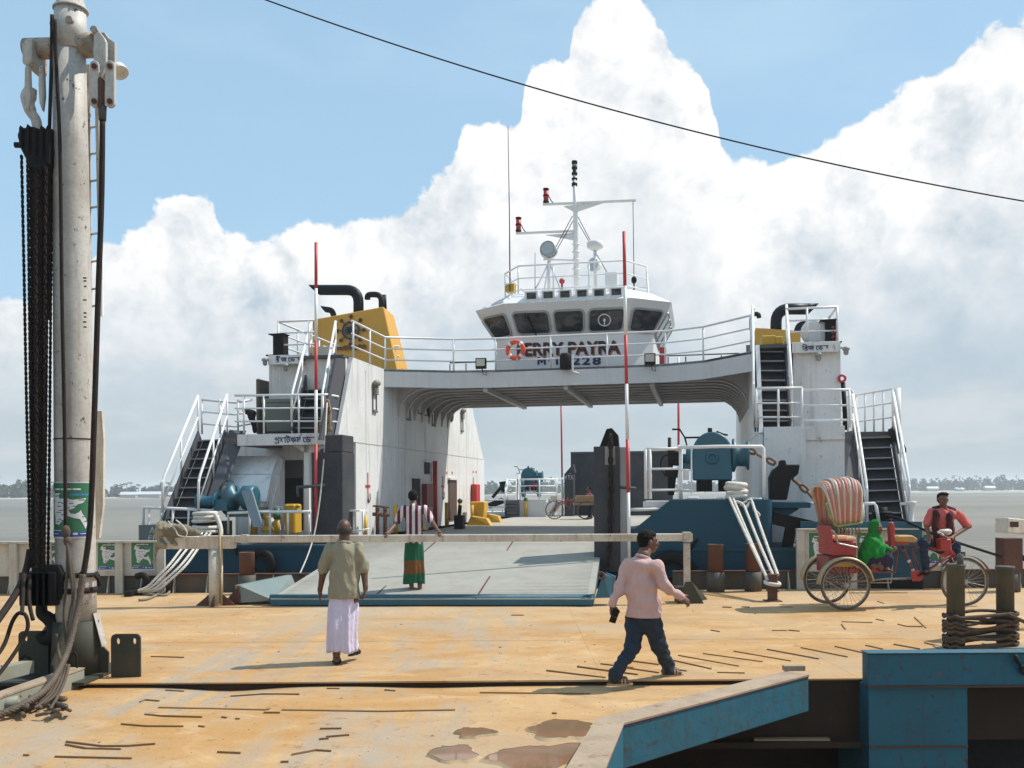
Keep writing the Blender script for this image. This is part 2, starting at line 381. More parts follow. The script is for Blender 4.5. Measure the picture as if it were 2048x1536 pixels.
# low sandbank off the right bank
mb2 = MB()
for a in range(180, 1000, 20):
    wq = lambda x: 26*min(1, (x-170)/160)
    mb2._add([(a, 640, -1.75), (a+20, 640, -1.75), (a+20, 640+wq(a+20), -1.25), (a, 640+wq(a), -1.25)], [(0, 1, 2, 3)])
    mb2._add([(a, 640+wq(a), -1.25), (a+20, 640+wq(a+20), -1.25), (a+20, 648+2.6*wq(a+20), -1.75), (a, 648+2.6*wq(a), -1.75)], [(0, 1, 2, 3)])
o = mb.build('far_bank', SAND); o['kind'] = 'structure'
o = mb2.build('sandbank', SAND); o['kind'] = 'structure'
LEAF = paint('far_foliage', (0.040, 0.062, 0.024), 0.8, 0.5, dirtc=(0.075, 0.085, 0.035), scale=0.12, bump=0)
r2 = random.Random(11); mb = MB()
x = -620.0
while x < 620:
    y0 = shore_y(x)
    hN = 0.6+0.8*noise.noise(V(x*0.011, 3.1, 0))
    for rowy in (22, 46, 80):
        tx = x+r2.uniform(-4, 4); ty = y0+rowy+r2.uniform(-8, 8)
        h = 1.22*(4.2+2.4*hN+r2.uniform(-1.4, 2.0)+(rowy-22)*0.018)*(1.0 if tx < 60 else 1.22)
        if r2.random() < 0.05: h *= 1.4
        wdt = r2.uniform(2.6, 5.2); bz = -0.9
        palm = r2.random() < 0.10
        for k in range(15 if palm else 44):
            if palm:
                a = r2.uniform(0, 6.28); ln = r2.uniform(1.4, 2.6); c = V(tx, ty, bz+h*1.12)
                e = c+V(math.cos(a)*ln, math.sin(a)*ln, r2.uniform(-1.2, 0.7)); sd = V(-math.sin(a), math.cos(a), 0.6)*0.35
                mb.quad(c-sd, c+sd, e+sd*0.3, e-sd*0.3); continue
            a, rr = r2.uniform(0, 6.28), math.sqrt(r2.random()); hh = r2.random()
            c = V(tx+math.cos(a)*rr*wdt*(1-0.45*hh*hh), ty+math.sin(a)*rr*wdt, bz+h*(0.02+0.98*hh*(1-0.30*rr)))
            q = V(r2.uniform(-1, 1), r2.uniform(-1, 1), r2.uniform(-0.6, 1)).normalized(); e1 = q.orthogonal().normalized(); e2 = q.cross(e1); sz = r2.uniform(0.7, 1.5)
            mb.quad(c+e1*sz, c+e2*sz, c-e1*sz, c-e2*sz)
        if palm: mb.cyl((tx, ty, bz), (tx+0.3, ty, bz+h*1.12), 0.22, 0.14, 5)
    x += r2.uniform(2.6, 5.0)
o = mb.build('far_bank_trees', LEAF); o['kind'] = 'stuff'
TIN = paint('tin_roof', (0.62, 0.66, 0.70), 0.5, 0.2, bump=0)
HOUSEW = paint('house_wall', (0.42, 0.40, 0.36), 0.8, 0.2, bump=0)
for i, (px, wd_, hh, lab) in enumerate(((214, 9, 1.5, 'low house with a pale tin roof on the far bank behind the crane mast'), (252, 13, 1.6, 'widest pale tin roofed shed among the trees of the far bank beside the crane'),
        (300, 7, 1.3, 'small tin roofed shed on the far bank left of the ferry stair'), (1838, 9, 2.0, 'bright white roofed hut under the far trees right of the ferry stair'),
        (1958, 8, 2.2, 'bright white roofed hut on the far bank above the sandbank edge'), (1895, 6, 1.2, 'small dull hut between the two bright huts of the far bank'))):
    xx = (px-1024)/FOC*(530 if px < 1000 else 830); yy = shore_y(xx)+9; g = thing('far_house', lab, 'house', (xx, yy, -0.95), 0, 'houses on the far bank')
    mb = MB(); mb.mm((xx-wd_/2, yy, -1.2), (xx+wd_/2, yy+5, -0.95+hh)); mb.build('wall', HOUSEW, g)
    mb = MB(); zt = -0.95+hh
    mb.prism([(xx-wd_/2-0.5, yy-0.6, zt), (xx-wd_/2-0.5, yy+5.6, zt), (xx-wd_/2-0.5, yy+2.5, zt+1.7)], (wd_+1, 0, 0)); mb.build('roof', TIN, g)
def mat_haze():
    m = bpy.data.materials.new('haze'); m.use_nodes = True; t = NT(m.node_tree); t.n.remove(t.n['Principled BSDF'])
    v = t.add('ShaderNodeVolumePrincipled'); v.inputs['Color'].default_value = (0.82, 0.90, 1.0, 1); v.inputs['Density'].default_value = 0.00052
    v.inputs['Anisotropy'].default_value = 0.2
    t.link(v.outputs[0], t.n['Material Output'].inputs['Volume']); return m
mb = MB(); mb.mm((-1400, -60, -2.7), (1400, 1500, 14.0))
o = mb.build('haze', mat_haze()); o['kind'] = 'stuff'
# ------------------------------------------------------------------ setting: pontoon deck and approach gangway
def mat_deck():
    m = bpy.data.materials.new('dusty_steel_deck'); m.use_nodes = True; t = NT(m.node_tree); b = t.n['Principled BSDF']
    p = t.add('ShaderNodeNewGeometry').outputs['Position']
    n1 = t.noise(t.mapping(p, (0.5, 0.9, 1)), 1.0, 7, 0.62, 0.4)
    n2 = t.noise(t.mapping(p, (1.1, 1.9, 1), rot=(0, 0, 0.5)), 1.0, 8, 0.66, 1.4)
    n3 = t.noise(t.mapping(p, (4.6, 0.42, 1), rot=(0, 0, -0.16)), 1.0, 6, 0.6)
    n4 = t.noise(p, 55, 6, 0.7); n5 = t.noise(p, 8, 6, 0.68, 0.6)
    c = t.mix(t.ramp(n1, 0.36, 0.66), (0.435, 0.235, 0.080), (0.495, 0.310, 0.145))
    c = t.mix(t.ramp(n2, 0.48, 0.68, 0, 0.55), c, (0.58, 0.41, 0.235))
    c = t.mix(t.ramp(n2, 0.46, 0.30, 0, 0.55), c, (0.34, 0.17, 0.058))
    n6 = t.noise(t.mapping(p, (0.35, 0.5, 1), (7, 3, 0)), 1.0, 5, 0.6, 0.6)
    c = t.mix(t.ramp(n6, 0.45, 0.66, 0, 0.5), c, (0.36, 0.235, 0.125))
    # worn wheel tracks that run onto the ramp: steel shows grey through the dust
    s = t.add('ShaderNodeSeparateXYZ'); t.link(p, s.inputs[0])
    u = t.math('SUBTRACT', s.outputs[0], t.math('MULTIPLY', t.math('SUBTRACT', s.outputs[1], 16.0), 0.10))
    tr = t.math('MAXIMUM', t.ramp(t.math('ABSOLUTE', t.math('ADD', u, 2.35)), 0.3, 1.2, 1, 0), t.ramp(t.math('ABSOLUTE', t.math('ADD', u, 0.35)), 0.3, 1.2, 0.9, 0))
    wear = t.math('MULTIPLY', t.math('MULTIPLY', tr, t.ramp(n3, 0.38, 0.62)), t.ramp(n1, 0.38, 0.55))
    c = t.mix(t.math('MULTIPLY', wear, 0.85), c, (0.33, 0.285, 0.235))
    c = t.mix(t.ramp(n3, 0.50, 0.74, 0, 0.45), c, (0.38, 0.26, 0.15))
    c = t.mix(t.ramp(n5, 0.57, 0.70, 0, 0.6), c, (0.22, 0.12, 0.052))
    c = t.mix(t.ramp(n4, 0.54, 0.70, 0, 0.45), c, (0.22, 0.125, 0.055))
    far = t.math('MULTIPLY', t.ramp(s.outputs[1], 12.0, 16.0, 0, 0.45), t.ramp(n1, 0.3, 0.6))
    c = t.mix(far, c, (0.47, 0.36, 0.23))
    sc1 = t.noise(t.mapping(p, (0.8, 26.0, 1), rot=(0, 0, 0.35)), 1.0, 5, 0.65, 0.7); sc2 = t.noise(t.mapping(p, (22.0, 0.7, 1), rot=(0, 0, 0.12)), 1.0, 5, 0.65, 0.7)
    c = t.mix(t.math('MULTIPLY', t.ramp(t.math('MAXIMUM', sc1, sc2), 0.62, 0.70), t.ramp(n5, 0.35, 0.6, 0, 0.55)), c, (0.27, 0.17, 0.085))
    c = t.mix(t.math('MULTIPLY', t.ramp(n6, 0.52, 0.66), t.ramp(n4, 0.40, 0.58, 0, 0.4)), c, (0.40, 0.33, 0.25))
    # damp, scum-rimmed ground round the puddles
    dd = t.vmath('SUBTRACT', p, (-0.05, 6.15, 0)); l = t.add('ShaderNodeVectorMath', operation='LENGTH'); t.link(t.vmath('MULTIPLY', dd, (0.9, 1.0, 0)), l.inputs[0])
    wet = t.ramp(t.math('ADD', l.outputs[1], t.math('MULTIPLY', n5, 0.7)), 0.75, 1.45, 0.72, 0)
    c = t.mix(wet, c, (0.40, 0.31, 0.215))
    t.link(c, b.inputs['Base Color'])
    t.link(t.math('MULTIPLY_ADD', n2, 0.3, 0.55), b.inputs['Roughness']); b.inputs['Specular IOR Level'].default_value = 0.3
    bp = t.add('ShaderNodeBump'); bp.inputs['Strength'].default_value = 0.8; bp.inputs['Distance'].default_value = 0.012
    h = t.math('ADD', t.math('ADD', t.math('MULTIPLY', n4, 0.3), t.math('MULTIPLY', n5, 0.7)), n2)
    t.link(h, bp.inputs['Height']); t.link(bp.outputs[0], b.inputs['Normal']); return m
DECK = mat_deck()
PED = 9.45          # near edge of the pontoon
PFAR = 18.2
hullp = paint('pontoon_side', (0.050, 0.030, 0.019), 0.8, 0.6, rust=0.25, spec=0.15, streak=0.5, dirtc=(0.03, 0.022, 0.016))
mb = MB(); mb.mm((-14, PED+0.03, -0.62), (14, PFAR, -0.012)); mb.mm((-14, PED+1.2, -2.2), (14, PFAR-0.2, -0.622))
pont = mb.build('pontoon_deck', hullp); pont['kind'] = 'structure'
cols = [-13.5, -9.8, -7.0, -4.3, -1.9, 0.9, 3.45, 6.2, 9.0, 13.5]; rows = [PED, 11.2, 13.6, 16.3, PFAR]
for i, (a, b) in enumerate(zip(cols, cols[1:])):
    for j, (c, e) in enumerate(zip(rows, rows[1:])):
        mb = MB(); n = 7; o0 = rnd.uniform(-0.002, 0.003)
        ph = rnd.uniform(0, 9)
        g = {}
        for ii in range(n):
            for jj in range(n):
                x = a+0.001+(b-a-0.002)*ii/(n-1); y = c+0.001+(e-c-0.002)*jj/(n-1)
                zz = 0.3*o0+0.004*noise.noise(V(x*0.8, y*0.8, 0.4))
                if j == 0 and jj == 0: zz += 0.004
                g[ii, jj] = len(mb.v); mb.v.append((x, y, zz))
        for ii in range(n-1):
            for jj in range(n-1):
                mb.f.append((g[ii, jj], g[ii+1, jj], g[ii+1, jj+1], g[ii, jj+1])); mb.sm.append(False)
        ring = [g[k, 0] for k in range(n)]+[g[n-1, k] for k in range(1, n)]+[g[k, n-1] for k in range(n-2, -1, -1)]+[g[0, k] for k in range(n-2, 0, -1)]
        lo = []
        for r_ in ring: lo.append(len(mb.v)); q = mb.v[r_]; mb.v.append((q[0], q[1], -0.0115))
        for k in range(len(ring)):
            k2 = (k+1) % len(ring); mb.f.append((ring[k2], ring[k], lo[k], lo[k2])); mb.sm.append(False)
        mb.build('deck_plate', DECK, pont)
# gangway: sheet with a warped lip under the pontoon's edge
def gx(y):     # left and right edge of the gangway at distance y
    R = [(-8, -2.6), (5.98, 0.42), (7.24, 0.74), (9.10, 2.70), (9.44, 2.88)]
    xr = R[-1][1]
    for (a, b), (c, d_) in zip(R, R[1:]):
        if a <= y <= c: xr = b+(d_-b)*(y-a)/(c-a)
    return -4.55-0.02*(9.4-y), xr
def gz(x, y):
    px = 1024+FOC*x/max(y, 1)
    lip = math.exp(-((px-455)/95)**2)*math.exp(-((PED-y)/0.45)**2)
    lip2 = 0.45*math.exp(-((px-850)/110)**2)*math.exp(-((PED-y)/0.25)**2)
    return -0.035-0.040*max(lip, lip2)-0.012*math.exp(-((PED-y)/0.3)**2)+0.010*noise.noise(V(x*0.7, y*0.7, 0))
mb = MB(); n, mY = 64, 60; ys = [-7+(PED+0.02+7)*(1-(1-k/mY)**1.8) for k in range(mY+1)]
for y in ys:
    a, b = gx(min(y, 9.43))
    for i in range(n+1):
        x = a+(b-a)*i/n; mb.v.append((x, y, gz(x, y)))
for j in range(mY):
    for i in range(n):
        k = j*(n+1)+i; mb.f.append((k, k+1, k+n+2, k+n+1)); mb.sm.append(True)
gang = mb.build('gangway_deck', DECK); gang['kind'] = 'structure'
mb = MB()
for a, b in zip(ys, ys[1:]):
    if b > 9.3: continue
    (l0, r0), (l1, r1) = gx(a), gx(min(b, 9.43))
    mb.hull8([(l0, a, -0.35), (r0-.35, a, -0.35), (r0-.35, a, -0.11), (l0, a, -0.11)], [(l1, b, -0.35), (r1-.35, b, -0.35), (r1-.35, b, -0.11), (l1, b, -0.11)])
mb.build('gangway_underframe', hullp, gang)
# weld bars, plate edges
BAR = paint('weld_bar', (0.235, 0.13, 0.05), 0.8, 0.4, scale=4, rust=0.1)
def c5(*p): return [(1000+x*0.5117, 1200+y*0.5117) for x, y in p]
def c6(*p): return [(x*0.3418, 1150+y*0.3418) for x, y in p]
BARS = [c5(*q) for q in (((183, 277), (412, 305)), ((303, 262), (537, 293)), ((395, 250), (520, 265)), ((510, 238), (620, 253)), ((485, 265), (620, 285)), ((658, 232), (825, 270)), ((665, 270), (728, 278)),
    ((698, 217), (932, 259)), ((795, 210), (1025, 242)), ((915, 201), (1135, 239)), ((1045, 194), (1245, 231)), ((1177, 187), (1357, 223)), ((1310, 182), (1425, 208)), ((1430, 178), (1495, 192)),
    ((1540, 174), (1640, 192)), ((1660, 168), (1750, 190)), ((1335, 86), (1455, 89)), ((825, 118), (858, 124)), ((1128, 119), (1170, 123)), ((1065, 120), (1120, 120)), ((1555, 95), (1590, 104), (1650, 105)),
    ((1620, 68), (1665, 110)), ((1335, 95), (1350, 115)), ((45, 60), (92, 60)), ((870, 28), (905, 29)), ((945, 27), (975, 28)), ((850, 284), (955, 286)), ((1470, 75), (1500, 82)), ((205, 444), (220, 445)))]
BARS += [c6(*q) for q in (((850, 812), (960, 824), (1180, 832)), ((712, 868), (860, 882), (1070, 885)), ((385, 990), (500, 1012), (705, 1018)), ((390, 973), (600, 1000), (760, 1000), (905, 990)), ((325, 1062), (768, 1075)),
    ((1545, 808), (1635, 808)), ((970, 665), (1075, 667)), ((845, 638), (905, 640)), ((1350, 700), (1530, 690), (1750, 700)), ((1875, 900), (1995, 898)), ((1870, 962), (1920, 958)), ((1910, 948), (2040, 937)),
    ((1710, 1052), (1850, 1025), (1935, 1030)), ((1645, 1095), (1685, 1093)), ((1275, 1040), (1405, 1045)), ((1300, 832), (1325, 836)), ((1165, 884), (1195, 888)), ((1380, 842), (1400, 843)), ((140, 1053), (168, 1054)),
    ((820, 740), (850, 728), (930, 735)), ((885, 478), (1075, 483)), ((1915, 660), (1985, 660)))]
BARS += [[(1560, 1214), (1585, 1214)], [(1700, 1186), (1815, 1186)], [(1845, 1180), (1900, 1178)], [(505, 1166+45), (560, 1212)], [(1755, 1203), (1768, 1207)], [(770, 1378), (790, 1380)], [(960, 1384), (1180, 1386)]]
for bpx in BARS:
    near = bpx[0][1] > 1362
    p = [WZ(x, y, -0.03 if near else 0.004) for x, y in bpx]
    mb = MB()
    for a, b in zip(p, p[1:]):
        e = (b-a).normalized()*0.004; hz = 0.004+abs(rnd.gauss(0, 0.002))
        A = V(a.x, a.y, (gz(a.x, a.y) if near else 0)+hz); B = V(b.x, b.y, (gz(b.x, b.y) if near else 0)+hz)
        mb.bar(A-e, B+e, 0.013, 0.017)
    mb.build('weld_bar', BAR, gang if near else pont)
for q in (c6((930, 772), (1560, 790), (1575, 781)), c6((1650, 790), (2048, 793))+[(760, 1422), (910, 1420)]):
    mb = MB(); p = [WZ(x, y, -0.03) for x, y in q]
    for a, b in zip(p, p[1:]): mb.bar(Z(a, gz(a.x, a.y)+0.0), Z(b, gz(b.x, b.y)+0.0), 0.03, 0.02)
    mb.build('plate_seam', BAR, gang)
# puddles on the gangway
def mat_puddle():
    m = bpy.data.materials.new('muddy_puddle'); m.use_nodes = True; t = NT(m.node_tree); b = t.n['Principled BSDF']
    p = t.add('ShaderNodeNewGeometry').outputs['Position']
    t.link(t.mix(t.ramp(t.noise(p, 3.2, 5), 0.4, 0.62), (0.20, 0.125, 0.070), (0.26, 0.135, 0.075)), b.inputs['Base Color'])
    b.inputs['Roughness'].default_value = 0.035; b.inputs['Specular IOR Level'].default_value = 0.5; return m
PUD = mat_puddle(); SCUM = paint('dry_scum', (0.45, 0.325, 0.19), 0.9, 0.3, scale=3)
PUDS = ((1120, 1462, 74, 19, 'shallow puddle in the gangway hollow beside the kink of the blue side beam'), (1085, 1516, 96, 26, 'large muddy puddle with a reddish bed at the foot of the gangway'), (908, 1508, 46, 14, 'small round puddle left of the large reddish puddle'), (948, 1467, 40, 8, 'thin drying puddle above the small round puddle'))
for k, (cx, cy, rx, ry, lab) in enumerate(PUDS):
    outl = []
    for i in range(40):
        a = 2*math.pi*i/40; q = 1+0.42*noise.noise(V(math.cos(a)*1.3+k*7, math.sin(a)*1.3, 1.7))+0.22*noise.noise(V(math.cos(a)*4+k*7, math.sin(a)*4, 4.7))
        outl.append((cx+rx*q*math.cos(a), cy+ry*q*math.sin(a)))
    c = WZ(cx, cy, -0.03); zt = gz(c.x, c.y)+0.017
    mb = MB(); pts = [Z(WZ(x, y, -0.03), zt) for x, y in outl]
    g = thing('puddle', lab, 'puddle', (c.x, c.y, zt), 0, 'puddles on the gangway')
    mb._add(pts, [tuple(range(len(pts)))]); mb.build('water', PUD, g)
    mb = MB(); o1 = [V(c.x+(q.x-c.x)*1.10, c.y+(q.y-c.y)*1.12, gz(c.x+(q.x-c.x)*1.10, c.y+(q.y-c.y)*1.12)-0.002) for q in pts]; i1 = [V(c.x+(q.x-c.x)*0.985, c.y+(q.y-c.y)*0.985, zt+0.002) for q in pts]
    n = len(pts); mb._add(o1+i1, [(i, (i+1) % n, n+(i+1) % n, n+i) for i in range(n)], True); mb.build('scum_edge', SCUM, g)

r3 = random.Random(21); mb = MB()
for k in range(900):
    if k % 3: x, y = r3.uniform(-7, 7.5), r3.uniform(9.5, 17.8); z = 0.001
    else:
        y = r3.uniform(5.2, 9.3); a_, b_ = gx(y); x = r3.uniform(a_+0.2, b_-0.1); z = gz(x, y)-0.001
    q = r3.uniform(0.003, 0.008)*(2.2 if r3.random() < 0.06 else 1); an = r3.uniform(0, 6.28); c_, s_ = math.cos(an)*q, math.sin(an)*q
    mb._add([(x+c_*1.5, y+s_*1.5, z), (x-s_, y+c_, z), (x-c_*1.2, y-s_*1.2, z), (x+s_, y-c_, z), (x+c_*.3, y, z+q*.8), (x-c_*.4, y-s_*.3, z+q*.7)], [(0, 1, 4), (1, 5, 4), (1, 2, 5), (2, 3, 5), (3, 4, 5), (3, 0, 4)])
o = mb.build('loose_grit', BAR); o['kind'] = 'stuff'
# ------------------------------------------------------------------ the ferry (one thing, many parts)
ferry = bpy.data.objects.new('ferry', None); COL.objects.link(ferry)
ferry.location = FROOT.translation; ferry.rotation_euler = (0, 0, -PSI); MW['ferry'] = FROOT
tag(ferry, 'white vehicle ferry with lowered bow ramp, yellow funnels and high wheelhouse, moored beyond the barrier', 'ferry')
def L(): return MB(local=True)
ZD, ZP, ZB = 0.76, 3.21, 5.12         # car deck, platform deck, bridge deck
UL, UR = -4.69, 4.74                  # inner faces of the two casings
HB = 8.25; HR = FW(1846, 1060, -1.0).x
cl = FW(687, 950, -0.6).x; cr = FW(1187, 950, -1.0).x
def hullpoly(z, g=0.0):
    return [(-HB+g, -1.1+g, z), (cl-0.05, -1.1+g, z), (cl-0.05, 0.45, z), (cr+0.05, 0.45, z), (cr+0.05, -1.1+g, z), (HR-g, -1.1+g, z), (HR-g, 22.6, z), (-HB+g, 22.6, z)]
mb = L(); mb.prism(hullpoly(0.16), (0, 0, 0.53)); mb.build('hull', HULL, ferry)
mb = L(); mb.prism(hullpoly(-2.4, 0.02), (0, 0, 2.56)); mb.build('boot_top', BLACK, ferry)
mb = L(); mb.prism([(x*1.002, y-0.03 if y < 0 else y, z) for x, y, z in hullpoly(0.69)], (0, 0, 0.066)); mb.build('deck_edge', HULL, ferry)
CARDECK = paint('car_deck', (0.40, 0.37, 0.315), 0.7, 0.35, dirtc=(0.20, 0.17, 0.13), scale=0.7, streak=0.0, bump=0.2)
mb = L(); mb.mm((-4.64, 0.5, ZD-0.003), (4.7, 22.4, ZD)); mb.build('car_deck', CARDECK, ferry)
mb = L(); mb.mm((-HB+0.1, -1.0, ZD-0.003), (cl-0.1, 22.4, ZD+0.0)); mb.mm((cr+0.1, -1.0, ZD-0.003), (HR-0.1, 0.49, ZD)); mb.mm((4.71, 0.49, ZD-0.003), (HR-0.1, 22.4, ZD)); mb.build('side_deck', GREY, ferry)
# bow ramp
rl0, rr0 = w2f(WZ(541, 1197, 0.13)), w2f(WZ(1187, 1197, 0.13))
rl1, rr1 = V(cl+0.02, 0.45, ZD+0.004), V(cr+0.02, 0.45, ZD+0.004)
RAMP = paint('ramp_steel', (0.34, 0.33, 0.29), 0.65, 0.45, dirtc=(0.22, 0.20, 0.16), scale=1.6, rust=0.05, streak=0.0, bump=0.3)
mb = L(); mb.hull8([rl0, rr0, Z(rr0, 0.125), Z(rl0, 0.125)], [rl1, rr1, Z(rr1, ZD-0.01), Z(rl1, ZD-0.01)])
dz = V(0, 0, -0.20)
mb = L(); mb.hull8([rl0, rr0, rr0+V(0, 0, -0.02), rl0+V(0, 0, -0.02)], [rl1, rr1, rr1+V(0, 0, -0.02), rl1+V(0, 0, -0.02)]); ramp = mb.build('bow_ramp', RAMP, ferry)
mb = L(); dn = V(0, 0, -0.021); mb.hull8([rl0+dn, rr0+dn, Z(rr0, 0.02), Z(rl0, 0.02)], [rl1+dn, rr1+dn, rr1+dz*1.6, rl1+dz*1.6]); mb.build('ramp_body', BEAMB, ramp)
fl = w2f(WZ(541, 1209, 0.01)); fr = w2f(WZ(1187, 1209, 0.01))
mb = L(); mb.cyl(V((rl0+Z(fl, 0.1))/2.0)+V(0, 0, 0.0), V((rr0+Z(fr, 0.1))/2.0), 0.075, n=14); mb.build('ramp_lip', BEAMB, ramp)
# anti-skid ribs across the ramp
nr = 46; rib = L()
for k in range(nr):
    t = 0.02+0.96*k/nr; a = rl0.lerp(rl1, t); b = rr0.lerp(rr1, t)
    rib.bar(a.lerp(b, 0.02)+V(0, 0, 0.003), a.lerp(b, 0.98)+V(0, 0, 0.0015), 0.014, 0.006)
rib.build('anti_skid_rib', RAMP, ramp)
mb = L()
for t in (0.32, 0.64): mb.bar(rl0.lerp(rr0, t)+V(0, 0, 0.004), rl1.lerp(rr1, t)+V(0, 0, 0.004), 0.03, 0.014)
mb.build('ramp_seam', RUST, ramp)
# side curbs of the ramp: left wing plate and right lug
a0, a1 = WZ(480, 1210, 0), WZ(590, 1182, 0)
wing = L(); q = [w2f(WD(478, 1171, a0.y)), w2f(WD(583, 1150, a0.y+1.3)), w2f(WD(595, 1178, a0.y+1.2)), w2f(WD(545, 1200, a0.y)), w2f(WD(480, 1206, a0.y))]
wing.prism(q, V(-0.10, 0.05, 0)); wing.build('ramp_wing', paint('wing_teal', (0.12, 0.19, 0.20), 0.6, 0.45, streak=0.3, rust=0.12, dirtc=(0.25, 0.23, 0.19), scale=2), ferry)
mb = L(); q = [w2f(WD(445, 1208, 16.3)), w2f(WD(478, 1171, 15.9)), w2f(WD(480, 1206, 15.9))]; mb.prism(q, V(0.04, 0.3, 0)); mb.build('wing_bracket', RUST, ferry)
mb = L(); c = rr0+V(0.09, 0.15, 0.06)
mb.prism([c+V(-0.07, -0.1, -0.06), c+V(0.16, 0, -0.06), c+V(0.20, 0.1, 0.26), c+V(0.05, 0, 0.33)], V(0.03, 0.28, 0)); mb.build('ramp_lug', BEAMB, ferry)
mb = L(); mb.torus(c+V(0.03, -0.03, 0.30), 0.055, 0.017, (0.4, 1, 0), 14, 6); mb.ell(c+V(0.0, -0.02, 0.34), (0.035, 0.03, 0.03)); mb.build('lug_shackle', RUST, ferry)
# ramp guide columns
def column(x0, x1, ytop, ybot, wv, dep, name='guide_column'):
    a = FW(x0, ytop, wv); b = FW(x1, ybot, wv)
    mb = L(); mb.mm((a.x, wv, b.z), (b.x, wv+dep, a.z)); return mb.build(name, DGREY, ferry, bev=0.012), a, b
c1, a, b = column(623, 686, 905, 1145, -0.6, 0.75)
mb = L(); mb.mm((a.x+0.30, -0.58, a.z), (b.x, 0.1, a.z+0.38)); mb.build('column_head', DGREY, c1, bev=0.02)
c2, a2, b2 = column(1187, 1240, 893, 1145, -1.22, 0.62)
mb = L(); mb.mm((b2.x+0.004, -1.16, b2.z), (b2.x+0.17, -0.65, a2.z-0.02)); mb.build('lit_column_side', paint('sunlit_side_grey', (0.30, 0.31, 0.32), 0.5, 0.2), c2)  # lighter slab: the sunlit right side of the column put into colour
sh = FW(1221, 880, -1.0)
mb = L(); mb.prism([sh+V(-0.22, 0, -0.13), sh+V(0.16, 0, -0.13), sh+V(0.14, 0, 0.10), sh+V(0.02, 0, 0.24), sh+V(-0.08, 0, 0.22)], V(0, 0.06, 0))
mb.prism([sh+V(-0.22, 0.2, -0.13), sh+V(0.16, 0.2, -0.13), sh+V(0.14, 0.2, 0.10), sh+V(0.02, 0.2, 0.24), sh+V(-0.08, 0.2, 0.22)], V(0, 0.06, 0)); mb.build('chain_sheave', BLACK, c2)
mb = L(); mb.mm((sh.x-0.09, -1.232, sh.z-0.50), (sh.x+0.11, -1.222, sh.z-0.14)); mb.build('wear_plate', paint('worn_plate', (0.30, 0.30, 0.29), 0.5, 0.5, streak=0.6), c2)
hb = FW(1240, 975, -1.15); mb = L(); mb.cyl(hb, FW(1272, 977, -1.15), 0.03); mb.build('stop_pin', GREY, c2)
hb = FW(605, 972, -0.8); mb = L(); mb.cyl(FW(593, 975, -0.8), FW(650, 970, -0.75), 0.035); mb.cyl(FW(595, 975, -0.8), FW(596, 994, -0.8), 0.03); mb.build('stop_pin', GREY, c1)
# ---------------- railings
def railing(pts, offs, posts, r=0.028, mat=WHITER, post_r=None, name='railing', parent=None, base=None):
    """bars at the heights offs above the base line pts, posts under the given base points"""
    mb = L()
    for k, h in enumerate(offs): mb.tube([p+V(0, 0, h) for p in pts], r if k == 0 else r*0.75, 8)
    o = mb.build(name, mat, parent or ferry)
    for p in posts:
        m2 = L(); m2.cyl(p, p+V(0, 0, offs[0]), post_r or r*0.9, n=8); m2.build('post', mat, o)
    return o
def along(pts, step):
    out = []; pts = [V(p) for p in pts]
    for a, b in zip(pts, pts[1:]):
        n = max(1, round((b-a).length/step)); out += [a.lerp(b, k/n) for k in range(n)]
    return out+[pts[-1]]
# ---------------- casings
uo = FW(538, 760, 1.5).x
CASE = paint('casing_white', (0.72, 0.72, 0.715), 0.5, 0.20, streak=0.46, rust=0.02, dirtc=(0.27, 0.24, 0.20), bump=0.35, scale=0.9, rustc=(0.30, 0.17, 0.09), chip=0.10, chipc=(0.34, 0.32, 0.29), dent=0.6)
mb = L(); mb.mm((uo, 1.5, ZP+0.004), (UL-0.1, 14.2, ZB-0.02)); mb.build('casing', CASE, ferry)          # upper left
mb = L(); mb.mm((FW(470, 900, 2.6).x, 2.6, ZD), (UL-0.1, 15.6, ZP-0.06)); mb.build('casing', CASE, ferry)                # lower left
w705, w675 = FU(705, 712, UL).y, FU(675, 880, UL).y
w942, w967 = FU(942, 805, UL).y, FU(967, 915, UL).y
ZS = 3.09
mb = L()
mb.prism([(UL, w675, ZS), (UL, w967, ZS), (UL, w942, ZB), (UL, w705, ZB)], (-0.09, 0, 0)); mb.build('casing_side', CASE, ferry)
w712 = FU(712, 1000, UL).y
mb = L(); mb.prism([(UL+0.003, w712, ZD), (UL+0.003, w967+0.1, ZD), (UL+0.003, w967+0.1, ZS-0.012), (UL+0.003, w712, ZS-0.012)], (-0.09, 0, 0)); mb.build('casing_side', CASE, ferry)
SEAM = plain('seam_grey', (0.42, 0.42, 0.42))
mb = L(); mb.bar((UL+0.002, w675+0.05, ZS-0.006), (UL+0.002, w967-0.1, ZS-0.006), 0.02, 0.014)
for w_ in (2.6, 5.2, 7.8, 10.4, 13.0): mb.bar((UL+0.002, w_, ZD+0.1), (UL+0.002, w_, ZB-0.2), 0.010, 0.010, up=(0, 1, 0))
mb.build('weld_seam', SEAM, ferry)
